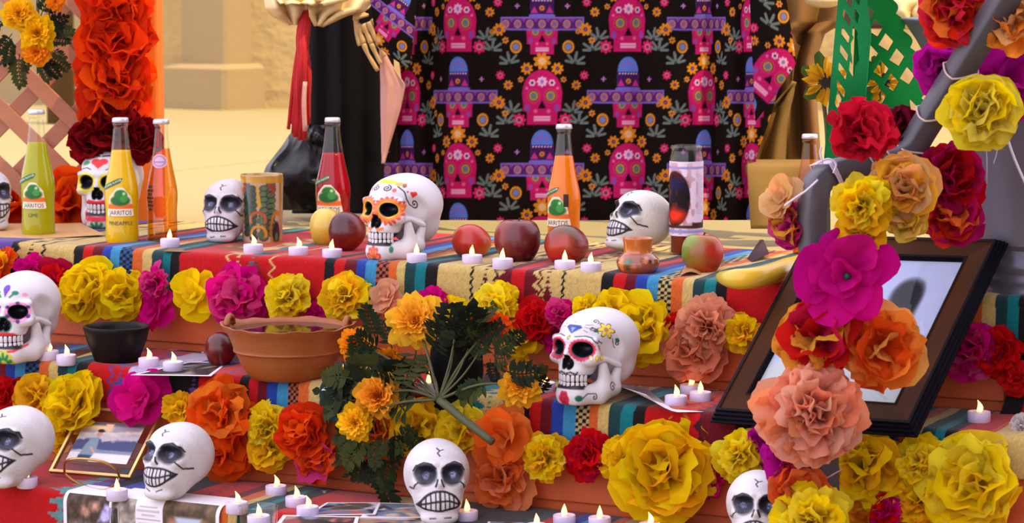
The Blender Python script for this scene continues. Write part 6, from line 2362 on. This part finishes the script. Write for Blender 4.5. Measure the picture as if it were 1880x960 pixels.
# ================================================================== DRAPED FIGURES BEHIND THE ALTAR
M['black_velvet'] = mat_plain('black velvet', (9, 6, 9), .9, spec=.08, bump=(25, .3, .01))
M['black_shiny'] = mat_plain('black glossy plastic film', (9, 6, 9), .34, spec=.12, bump=(9, .2, .01))
M['cream_cloth'] = mat_plain('cream satin', (214, 188, 136), .6, spec=.3, bump=(9, .3, .01))
M['pink_cloth'] = mat_plain('pale pink cloth', (196, 144, 132), .85, bump=(14, .2, .006))
M['khaki'] = mat_plain('khaki cloth', (122, 82, 30), .85, var=.08, vscale=6, bump=(20, .2, .006))
M['olive'] = mat_plain('olive gold cloth', (120, 88, 22), .8, var=.08, vscale=6)
M['bone'] = mat_plain('painted bone', (180, 142, 88), .7, var=.1, vscale=30)
M['redyarn'] = mat_plain('red yarn', (170, 16, 20), .9, var=.2, vscale=40)


def drape_sheet(rows, name, mat, parent, amp=.02, waves=5, th=.004, nu=60, nv=50, seed=0, depthf=None):
    """rows: list of (py, px_left, px_right, depth); a hanging cloth with folds"""
    rows = np.array(rows, float)
    t = np.linspace(0, 1, nv)
    k = np.linspace(0, 1, len(rows))
    R = np.stack([np.interp(t, k, rows[:, i]) for i in range(4)], -1)
    u = np.linspace(0, 1, nu)
    px = R[None, :, 1] * (1 - u)[:, None] + R[None, :, 2] * u[:, None]
    py = np.broadcast_to(R[None, :, 0], px.shape)
    dp = R[None, :, 3] + amp * np.sin(u[:, None] * waves * 6.283 + seed + .6 * np.sin(3 * t[None, :])) * (.4 + .6 * t[None, :]) + amp * .8 * vnoise(np.stack([u[:, None] * 4 + 0 * t[None, :], t[None, :] * 3 + 0 * u[:, None], 0 * px + seed], -1), seed)
    if depthf is not None: dp = dp + depthf(u[:, None], t[None, :])
    d = FW + RT * ((px - 940) / FPX)[..., None] + UPV * ((480 - py) / FPX)[..., None]
    P = CAM + d * (dp / d[..., 1])[..., None]
    P[..., 2] = np.maximum(P[..., 2], -.010)
    o = np.array(parent.location) if parent is not None else 0
    return obj(name, shell(name, P - o, th), mat, parent)


robe = empty('black_robe', aty(640, 380, 5.9), (0, 0, 0), 'black velvet robe with a glossy crumpled hem left of the printed cloth', 'robe')
cyl = lambda u, t: .16 * (2 * u - 1) ** 2
drape_sheet([(-40, 572, 705, 5.88), (40, 560, 716, 5.86), (200, 562, 722, 5.84), (300, 556, 728, 5.84), (392, 540, 728, 5.82)], 'robe_skirt', M['black_velvet'], robe, .018, 3, .006, 70, 60, 2, cyl)
# crumpled glossy train
nu, nv = 90, 60
u, t = np.meshgrid(np.linspace(0, 1, nu), np.linspace(0, 1, nv), indexing='ij')
px = np.interp(t, [0, .25, .5, .75, 1], [545, 520, 490, 476, 500]) * (1 - u) + 600 * u
py = np.interp(t, [0, 1], [230, 384]) + 0 * u
dp = 5.84 - .10 * np.sin(t * 2.2) + .10 * (1 - u) ** 2 + .05 * np.abs(vnoise(np.stack([u * 2.0 + t * 1.2, t * 3.2 - u * 1.2, u * 0 + 3], -1), 4)) + .006 * np.abs(vnoise(np.stack([u * 6, t * 8, u * 0 + 3], -1), 5))
d = FW + RT * ((px - 940) / FPX)[..., None] + UPV * ((480 - py) / FPX)[..., None]
P = CAM + d * (dp / d[..., 1])[..., None]
P[..., 2] = np.maximum(P[..., 2], -.010)
obj('crumpled_hem', shell('crumpled_hem', P - np.array(robe.location), .003), M['black_shiny'], robe)
pk = drape_sheet([(92, 698, 703, 5.70), (125, 698, 724, 5.70), (156, 699, 745, 5.70), (200, 699, 736, 5.70), (280, 701, 712, 5.71), (300, 702, 705, 5.71)], 'pink_cloth', M['pink_cloth'], None, .006, 1.2, .003, 30, 40, 1)
tag(pk, 'pale pink cloth panel between the black robe and printed cloth', 'cloth')
ruf = empty('ruffled_cloth', aty(590, 20, 5.72), (0, 0, 0), 'cream satin ruffles hanging at the top over the black robe', 'cloth')
drape_sheet([(-40, 520, 560, 5.70), (-5, 486, 560, 5.66), (14, 488, 566, 5.64), (28, 500, 562, 5.65), (44, 530, 548, 5.67)], 'ruffle', M['cream_cloth'], ruf, .018, 2.2, .004, 40, 30, 1)
drape_sheet([(-40, 560, 700, 5.68), (0, 566, 690, 5.64), (18, 566, 676, 5.63), (26, 568, 640, 5.64), (47, 580, 592, 5.66)], 'ruffle', M['cream_cloth'], ruf, .022, 2.6, .004, 60, 30, 4)
drape_sheet([(-30, 500, 640, 5.66), (-2, 505, 640, 5.60), (8, 515, 600, 5.60)], 'ruffle', M['cream_cloth'], ruf, .02, 3, .004, 50, 20, 6)
fr = empty('red_fringe', aty(545, 130, 5.62), (0, 0, 0), 'long red yarn fringe hanging left of the black robe', 'fringe')
rg = np.random.default_rng(5)
for i in range(26):
    t = i / 25
    x0, x1 = 558 + 14 * t, 534 + 32 * t
    yb = 205 + 40 * rg.uniform(0, 1) + 20 * math.sin(t * 3)
    pts = [aty(x0 + rg.uniform(-3, 3), 10, 5.66), aty(x0 - 8 + rg.uniform(-5, 5), 70, 5.64 - .03 * math.sin(t * 3.1)), aty((x0 + x1) / 2 - 4 + rg.uniform(-6, 6), 140, 5.63 - .03 * math.sin(t * 3.1)), aty(x1 + rg.uniform(-5, 5), yb, 5.64)]
    obj('strand', tube('strand', smooth_prof(np.array(pts), 5) - np.array(fr.location), rg.uniform(.003, .0055), 6), M['redyarn'], fr)
obj('strand', tube('strand', smooth_prof(np.array([aty(560, 150, 5.6), aty(558, 190, 5.6), aty(560, 240, 5.61)]), 4) - np.array(fr.location), .005, 6), M['pink_cloth'], fr)
# skeleton hand on the robe
sh_ = empty('skeleton_hand', aty(675, 60, 5.6), (0, 0, 0), 'cream skeleton hand hanging at the edge of the black robe', 'skeleton')
BY = 5.66
for pts, r0, r1, nm in [([(664, -20), (660, 20), (663, 34)], .015, .016, 'wrist'), ([(655, 0), (654, 44), (660, 50)], .007, .008, 'wrist'),
                        ([(658, 46), (662, 62), (668, 80)], .0075, .006, 'finger'), ([(668, 80), (676, 100), (694, 130)], .006, .0045, 'finger'),
                        ([(666, 44), (674, 62), (682, 80)], .0075, .006, 'finger'), ([(682, 80), (690, 98), (700, 118)], .006, .0045, 'finger'),
                        ([(676, 40), (684, 58), (693, 76)], .0075, .006, 'finger'), ([(693, 76), (700, 90), (706, 104)], .006, .0045, 'finger'),
                        ([(656, 50), (656, 66), (661, 84)], .006, .0045, 'finger'), ([(684, 34), (694, 50), (702, 66)], .007, .0045, 'finger')]:
    q = smooth_prof(np.array([aty(x, y, BY - .01) for x, y in pts]), 5)
    rr = np.interp(np.linspace(0, 1, len(q)), [0, .12, .5, .88, 1], [r0, r0 * 1.15, r0 * .75, r1 * 1.2, r1])
    obj(nm, tube(nm, q - np.array(sh_.location), rr, 8), M['bone'], sh_)
# khaki drapes to the right of the printed cloth
kh = empty('khaki_drape', aty(1450, 330, 5.6), (0, 0, 0), 'khaki cloth hanging in folds right of the printed cloth', 'cloth')
drape_sheet([(-40, 1380, 1560, 5.56), (40, 1385, 1545, 5.54), (60, 1388, 1512, 5.54), (120, 1392, 1492, 5.53), (300, 1380, 1505, 5.52)], 'drape', M['khaki'], kh, .035, 2.6, .004, 70, 50, 2)
drape_sheet([(150, 1455, 1460, 5.45), (200, 1412, 1450, 5.44), (300, 1376, 1440, 5.44)], 'drape', M['olive'], kh, .015, 1.4, .004, 40, 30, 5)
drape_sheet([(296, 1372, 1505, 5.40), (306, 1372, 1506, 5.34), (420, 1380, 1520, 5.30)], 'drape', M['olive'], kh, .012, 1.3, .004, 50, 30, 3)
hat = obj('straw_hat', lathe(smooth_prof([(0, .02), (.05, .0), (.10, .012), (.12, .04), (.125, .06), (.11, .07), (0, .09)], 5), 48), M['cream_cloth'], None, aty(1510, 2, 5.45) - UP * .01, (.2, 0, 0), .32)
tag(hat, 'rounded cream cloth bundle at the top edge above the khaki drape', 'cloth')
o = drape_sheet([(-40, 1620, 1760, 5.7), (0, 1630, 1740, 5.62), (22, 1640, 1702, 5.6), (52, 1664, 1690, 5.62)], 'cream_scarf', M['cream_cloth'], None, .02, 2, .004, 40, 24, 7)
tag(o, 'cream cloth folds at the top behind the green cut paper', 'cloth')
dk = obj('dark_crate', box('dark_crate', (aty(1524, 0, 7)[0], 6.9, aty(0, 52, 7)[2]), (aty(1690, 0, 7)[0], 7.3, 1.0), .01), mat_plain('dark brown wood', (62, 40, 26), .8, var=.2))
tag(dk, 'dark brown shape behind the green cut paper at the top', 'crate')

# ================================================================== GALVANIZED BUCKET
M['zinc'] = mat_plain('galvanized steel', (112, 108, 122), .45, metal=.6, var=.14, vscale=7, bump=(9, .12, .004))
p = atz(1902, 538, -.004)
s = 1 / pxm(p)
bu = empty('metal_bucket', p, (0, 0, 0), 'tall flared galvanized steel bucket at the right frame edge', 'bucket')
bprof = [(0, 3), (98, 3), (100, 0), (102, 4), (99, 12), (99, 24), (103, 30), (99, 36), (99, 44), (104, 52), (104, 60), (98, 66), (100, 90), (120, 190), (160, 320), (212, 440), (246, 500), (252, 503), (254, 499), (248, 496)]
inn = [(206, 436), (154, 318), (114, 190), (92, 30), (0, 12)]
obj('bucket_body', lathe([(a_ * s, b_ * s) for a_, b_ in bprof + inn], 72), M['zinc'], bu)
bl = np.array([aty(x, y, 4.12) for x, y in ((1846, 236), (1852, 262), (1866, 300), (1884, 340), (1900, 372))])
obj('bail', tube('bail', smooth_prof(bl, 5) - np.array(bu.location), .0022, 8), M['cap'], bu)

# ================================================================== ARCHED POLE WITH TWINE
M['pvc'] = mat_plain('weathered grey conduit', (70, 65, 72), .5, var=.1, vscale=12, bump=(20, .15, .003))
M['twine'] = mat_plain('pale twine', (186, 156, 150), .9)
M['string'] = mat_plain('white string', (206, 190, 214), .8)
PD = 4.06
path = [(1516, 1120, PD), (1515, 980, PD), (1512, 840, PD), (1506, 660, PD), (1498, 520, PD), (1492, 430, PD), (1492, 375, PD), (1503, 335, PD + .02), (1536, 314, PD + .05), (1590, 304, PD + .08), (1640, 292, PD + .09), (1672, 272, PD + .09), (1694, 238, PD + .08), (1724, 190, PD + .06), (1790, 84, PD), (1868, -40, PD - .06)]
pp = smooth_prof(np.array([aty(*q) for q in path]), 6)
pole = empty('arched_pole', pp[0], (0, 0, 0), 'bent grey square tube arch with tissue flowers tied on, in the right foreground', 'pole')
po = np.array(pole.location)
tg = np.gradient(pp, axis=0)
tg /= np.linalg.norm(tg, axis=1, keepdims=True)
hw = .0185
cs = [(-1, -.82), (-.82, -1), (.82, -1), (1, -.82), (1, .82), (.82, 1), (-.82, 1), (-1, .82)]
P = np.zeros((len(pp), 8, 3))
for i in range(len(pp)):
    f_ = np.array([.42, -.9, .05])
    b_ = np.cross(tg[i], f_)
    b_ /= np.linalg.norm(b_)
    f2 = np.cross(b_, tg[i])
    for j, (x, y) in enumerate(cs): P[i, j] = pp[i] + hw * (b_ * x + f2 * y)
obj('tube', grid('tube', P - po, False, True, flip=True), M['pvc'], pole)


def tie(i, n, mat, r=.0016, tilt=.5, name='twine_tie', rad=.0212):
    c = pp[i]
    t_ = tg[i]
    f_ = np.array([.42, -.9, .05])
    b_ = np.cross(t_, f_)
    b_ /= np.linalg.norm(b_)
    f2 = np.cross(b_, t_)
    for q in range(n):
        a = np.linspace(0, 6.283, 33)
        sq = rad / np.maximum(np.abs(np.cos(a)), np.abs(np.sin(a))) ** .75
        pts = c + (q - n / 2) * t_ * .006 + b_ * (sq * np.cos(a))[:, None] + f2 * (sq * np.sin(a))[:, None] + t_ * (tilt * rad * np.cos(a + q * .4))[:, None]
        obj(name, tube(name, pts - po, r, 6), mat, pole)


tie(82, 1, M['twine'], .0018, .6)
tie(77, 1, M['twine'], .0018, .7)
tie(67, 1, M['twine'], .0018, .5)
tie(60, 1, M['twine'], .0016, .5)
tie(55, 1, M['twine'], .0016, .5)
tie(11, 1, M['twine'], .0014, .4)
tie(46, 3, M['string'], .0015, .35, 'string_tie', .0225)
for pts in ([(1502, 330), (1480, 350), (1462, 362), (1440, 378)], [(1510, 300), (1506, 280), (1508, 270)], [(1500, 300), (1520, 292), (1535, 300), (1530, 318)]):
    q = smooth_prof(np.array([aty(x, y, PD - .03) for x, y in pts]), 5)
    obj('string_end', tube('string_end', q - po, .0018, 6), M['string'], pole)
q = [(1594, 306), (1600, 318), (1598, 326)]
rib = drape_sheet([(300, 1607, 1622, PD - .0), (312, 1606, 1630, PD - .01), (328, 1620, 1630, PD)], 'blue_ribbon', mat_plain('blue ribbon', (20, 90, 150), .6), None, .004, 1, .002, 12, 10, 1)
tag(rib, 'scrap of blue ribbon tied under the bend of the pole', 'ribbon')
for pts in ([(1680, 262), (1672, 276), (1668, 290), (1650, 306)], [(1782, 262), (1795, 300), (1812, 344)], [(1808, 250), (1812, 290), (1812, 340)], [(1834, 240), (1830, 280), (1824, 300)]):
    q = smooth_prof(np.array([aty(x, y, 4.18) for x, y in pts]), 5)
    obj('hanging_thread', tube('hanging_thread', q - po, .0009, 5), M['string'], pole)


def fp(px, py, r, c, st, label, dy=-.03, ax=None, **k):
    return flower(aty(px, py, PD + dy), r, c, st, label, ax=ax if ax is not None else np.array([RNG.uniform(-.3, .2), -1, RNG.uniform(-.1, .5)]), **k)


fp(1486, 757, 98, ((248, 172, 140), (250, 158, 112), (246, 180, 152)), 'bigpom', 'big peach ruffled tissue flower low on the pole in front of the large frame', -.05)
mgf = fp(1556, 508, 92, (216, 10, 140), 'open', 'large open magenta tissue flower with a dark centre, in front of the large frame', -.05, ax=(-.15, -1, .15))
obj('flower_center', lathe(smooth_prof([(0, .10), (.05, .12), (.07, .16), (.05, .2), (0, .22)], 4), 14), M['ink'], mgf, (0, 0, .04))
fp(1502, 622, 72, ((240, 160, 50), (206, 26, 22), (240, 176, 60), (190, 20, 60)), 'loose', 'yellow and red tissue flower on the pole below the magenta one', -.03)
fp(1612, 636, 80, ((250, 172, 84), (248, 140, 48), (240, 90, 20)), 'loose', 'orange and peach tissue flower hanging right of the yellow red one', -.02, ax=(.4, -1, .1))
fp(1582, 378, 60, (LY, Y_, A_), 'pom', 'yellow ruffled tissue flower just under the bend of the pole', -.05)
fp(1578, 420, 44, (A_, Y_), 'loose', 'amber tissue flower below the yellow one under the pole bend', -.04)
fp(1652, 350, 62, ((242, 166, 90), (242, 190, 120), (240, 176, 50)), 'full', 'peach and yellow tissue flower right of the yellow one under the bend', -.02)
fp(1660, 400, 42, ((230, 196, 50), (244, 200, 90)), 'loose', 'yellow tissue flower above the top rail of the large frame', -.02)
fp(1582, 244, 60, ((222, 26, 60), (206, 20, 50)), 'full', 'crimson tissue flower on the pole bend in front of the green cut paper', -.06)
fp(1655, 236, 42, ((120, 8, 40), (96, 6, 28)), 'loose', 'dark maroon tissue flower behind the crimson one at the pole bend', .12)
fp(1735, 330, 66, ((206, 14, 26), (196, 16, 90), (190, 20, 40)), 'full', 'round red and magenta tissue flower behind the pole bend against the bucket', .10)
fp(1745, 395, 56, ((196, 20, 96), (222, 50, 30), (240, 120, 50)), 'loose', 'magenta and orange tissue flower just above the corner of the large frame', .10)
fp(1440, 366, 48, ((240, 190, 130), (236, 176, 110)), 'open', 'cream peach tissue flower left of the upright pole', .02, ax=(-.7, -.8, .5))
fp(1456, 408, 44, ((206, 60, 130), (196, 30, 120), (240, 170, 60)), 'loose', 'magenta tissue flower below the cream peach one left of the pole', .03, ax=(-.6, -.8, -.2))
fp(1752, 22, 66, ((226, 46, 22), (222, 40, 70), (240, 120, 50)), 'full', 'red and orange tissue flower at the top edge left of the pole', .03)
fp(1800, 205, 66, (LY, (240, 220, 84), Y_), 'full', 'lemon yellow tissue flower tied below the sloping pole', -.02)
fp(1722, 122, 44, MX, 'loose', 'small purple magenta tissue flower left of the sloping pole', .08)
fp(1842, 148, 104, ((206, 12, 150), MX), 'open', 'very large magenta tissue flower right of the sloping pole', .10, ax=(.2, -1, .1))
fp(1862, 40, 52, ((240, 140, 40), (240, 176, 110)), 'loose', 'orange tissue flower at the upper right corner of the frame', -.02)
fp(1455, 838, 50, (MG, MX), 'loose', 'magenta tissue flower under the big peach one on the pole', -.01)
fp(1462, 900, 52, ((238, 120, 60), (240, 96, 40)), 'loose', 'orange tissue flower beside the half hidden skull at the pole base', -.03)
fp(1490, 958, 72, (LY, Y_), 'pom', 'yellow tissue flower at the bottom edge in front of the pole', -.06)
wf = flower(atz(1876, 782, Z[2] + .01), 26, (236, 226, 226), 'small', 'small white tissue flower at the right frame edge on the red stripe', ax=(-.3, -.8, .6))

# ================================================================== GREEN CUT PAPER AND SUNFLOWERS
M['greenpaper'] = mat_plain('green tissue sheet', (12, 128, 48), .8, spec=.2, bump=(30, .3, .003))
M['greenpaper'].node_tree.nodes['Principled BSDF'].inputs['Transmission Weight'].default_value = 0
M['greenpaper2'] = mat_plain('lighter green tissue sheet', (28, 146, 74), .8, spec=.2, bump=(30, .3, .003))
GY = 4.40


def pic_right(u, v):
    """px/py relative sheet: scalloped right panel with diamond windows"""
    edge = np.interp(v, [-20, 0, 60, 120, 200, 260, 300], [1640, 1638, 1664, 1688, 1698, 1700, 1690])
    left_ = np.interp(v, [-20, 300], [1572, 1560])
    sc = 10 * np.abs(np.sin((v + 6) / 31 * math.pi / 1.0))
    d = np.maximum(u - edge - sc + 4, left_ - u)
    # diamond windows follow the slanting rows
    a, b = (u - 1640) * .85 + (v - 90) * -.53, (u - 1640) * .53 + (v - 90) * .85
    for r_, (x, y) in enumerate([(1590, 25), (1607, 52), (1626, 78), (1646, 106), (1665, 140), (1598, 100), (1617, 128), (1636, 152), (1600, 160), (1613, 178)]):
        h = d_poly(u, v, [(x, y - 17), (x + 14, y - 2), (x + 4, y + 15), (x - 13, y + 4)])
        d = np.maximum(d, -h)
    h = d_poly(u, v, [(1670, 182), (1688, 200), (1684, 214), (1672, 200)])
    return np.maximum(d, -h)


def pic_left(u, v):
    r = np.interp(v, [-20, 60, 300], [1590, 1600, 1580])
    l = np.interp(v, [-20, 300], [1540, 1512])
    d = np.maximum(u - r, l - u)
    for i in range(9):
        y = -10 + i * 33
        x = np.interp(y, [-20, 300], [1550, 1524])
        d = np.maximum(d, -d_poly(u, v, [(x + 2, y - 8), (x + 16, y + 12), (x + 14, y + 24), (x + 1, y + 6)]))
        if i < 5:
            d = np.maximum(d, -d_poly(u, v, [(x + 22, y - 10), (x + 31, y + 4), (x + 28, y + 20), (x + 21, y + 8)]))
    d = np.maximum(d, -d_poly(u, v, [(1562, 80), (1573, 60), (1577, 110), (1566, 128)]))
    d = np.maximum(d, -d_poly(u, v, [(1538, 166), (1545, 182), (1541, 196), (1533, 190)]))
    return d


pc = empty('papel_picado', aty(1600, 150, GY), (0, 0, 0), 'folded green cut paper banner with diamond holes and scalloped edge', 'paper banner')
for f_, lo, hi, dx, nm in ((pic_right, (1555, -20), (1712, 290), lambda x, y: .05 * np.sin((x - 1570) / 130 * 2.6) + .012 * np.sin(y / 40), 'panel'), (pic_left, (1505, -20), (1602, 292), lambda x, y: -.05 + (x - 1520) / 70 * .06 + .010 * np.sin(y / 33), 'panel')):
    V, F = sheet2d(f_, lo[0], lo[1], hi[0], hi[1], 2.0)
    dp = GY + dx(V[:, 0], V[:, 1])
    d = FW + RT * ((V[:, 0] - 940) / FPX)[:, None] + UPV * ((480 - V[:, 1]) / FPX)[:, None]
    P = CAM + d * (dp / d[:, 1])[:, None] - np.array(pc.location)
    n_ = len(P)
    e = np.concatenate([F[:, [0, 1]], F[:, [1, 2]], F[:, [2, 3]], F[:, [3, 0]]])
    key = np.sort(e, 1)
    _, inv, cnt = np.unique(key, axis=0, return_inverse=True, return_counts=True)
    rim = e[cnt[inv.ravel()] == 1]
    off = np.array([0, .0008, 0])
    side = np.stack([rim[:, 1], rim[:, 0], rim[:, 0] + n_, rim[:, 1] + n_], -1)
    obj(nm, mesh(nm, np.vstack([P, P + off]), np.concatenate([F[:, ::-1], F + n_, side])), M['greenpaper'] if f_ is pic_right else M['greenpaper2'], pc)

M['sunpetal'] = M['leaf']


def sunflower(px, py, r, depth, label, ax):
    P_ = aty(px, py, depth)
    s = r / pxm(P_)
    root = empty('sunflower', P_, axis_eul(ax), label, 'sunflower', 'artificial sunflowers behind the cut paper', s)
    obj('disc', lathe(smooth_prof([(0, .10), (.2, .12), (.36, .06), (.40, -.02), (0, -.06)], 4), 28), mat_plain('sunflower disc', (40, 24, 16), .9, bump=(60, .8, .01)) if 'sunflower disc' not in bpy.data.materials else bpy.data.materials['sunflower disc'], root)
    for k, (n, el, ln) in enumerate(((12, 4, 1.0), (10, 18, .86))):
        for i in range(n):
            o = bpy.data.objects.new('petal', MPET[i % len(MPET)])
            COL.objects.link(o)
            o.parent = root
            o.rotation_euler = (math.radians(el + RNG.uniform(-14, 14)), 0, 6.283 * (i + .5 * k) / n + RNG.uniform(-.1, .1))
            o.scale = (ln * .62, ln, ln)
            o.color = (*lin(np.array((226, 166, 30)) * RNG.uniform(.85, 1.05)), 1)
    Rm = Matrix.Translation(Vector(P_)) @ root.rotation_euler.to_matrix().to_4x4() @ Matrix.Scale(s, 4)
    inv = Rm.inverted()
    sp = [np.array(inv @ Vector(q)) for q in (P_ + [0, .01, 0], P_ + [0.0, .05, -.03], P_ + [0.01, .06, -.12], np.array([P_[0] + .015, P_[1] + .06, -.012]))]
    obj('stem', tube('stem', smooth_prof(np.array(sp), 5), .004 / s, 6), M['greenstem'], root)
    for a_ in (.4, 1.2, 2.2):
        o = bpy.data.objects.new('leaf', MPET[0])
        COL.objects.link(o)
        o.parent = root
        o.location = (0, 0, -.12)
        o.rotation_euler = (.1, 0, a_)
        o.scale = (1.2, 1.25, 1.2)
        o.color = (*lin((60, 80, 34)), 1)
    return root


sunflower(1518, 150, 44, 4.75, 'sunflower half behind the left edge of the green cut paper', (-.5, -1, -.1))
sunflower(1622, 150, 38, 4.80, 'sunflower seen through the windows of the green cut paper', (.3, -1, 0))
sunflower(1596, 196, 30, 4.85, 'small sunflower low behind the green cut paper', (0, -1, -.2))
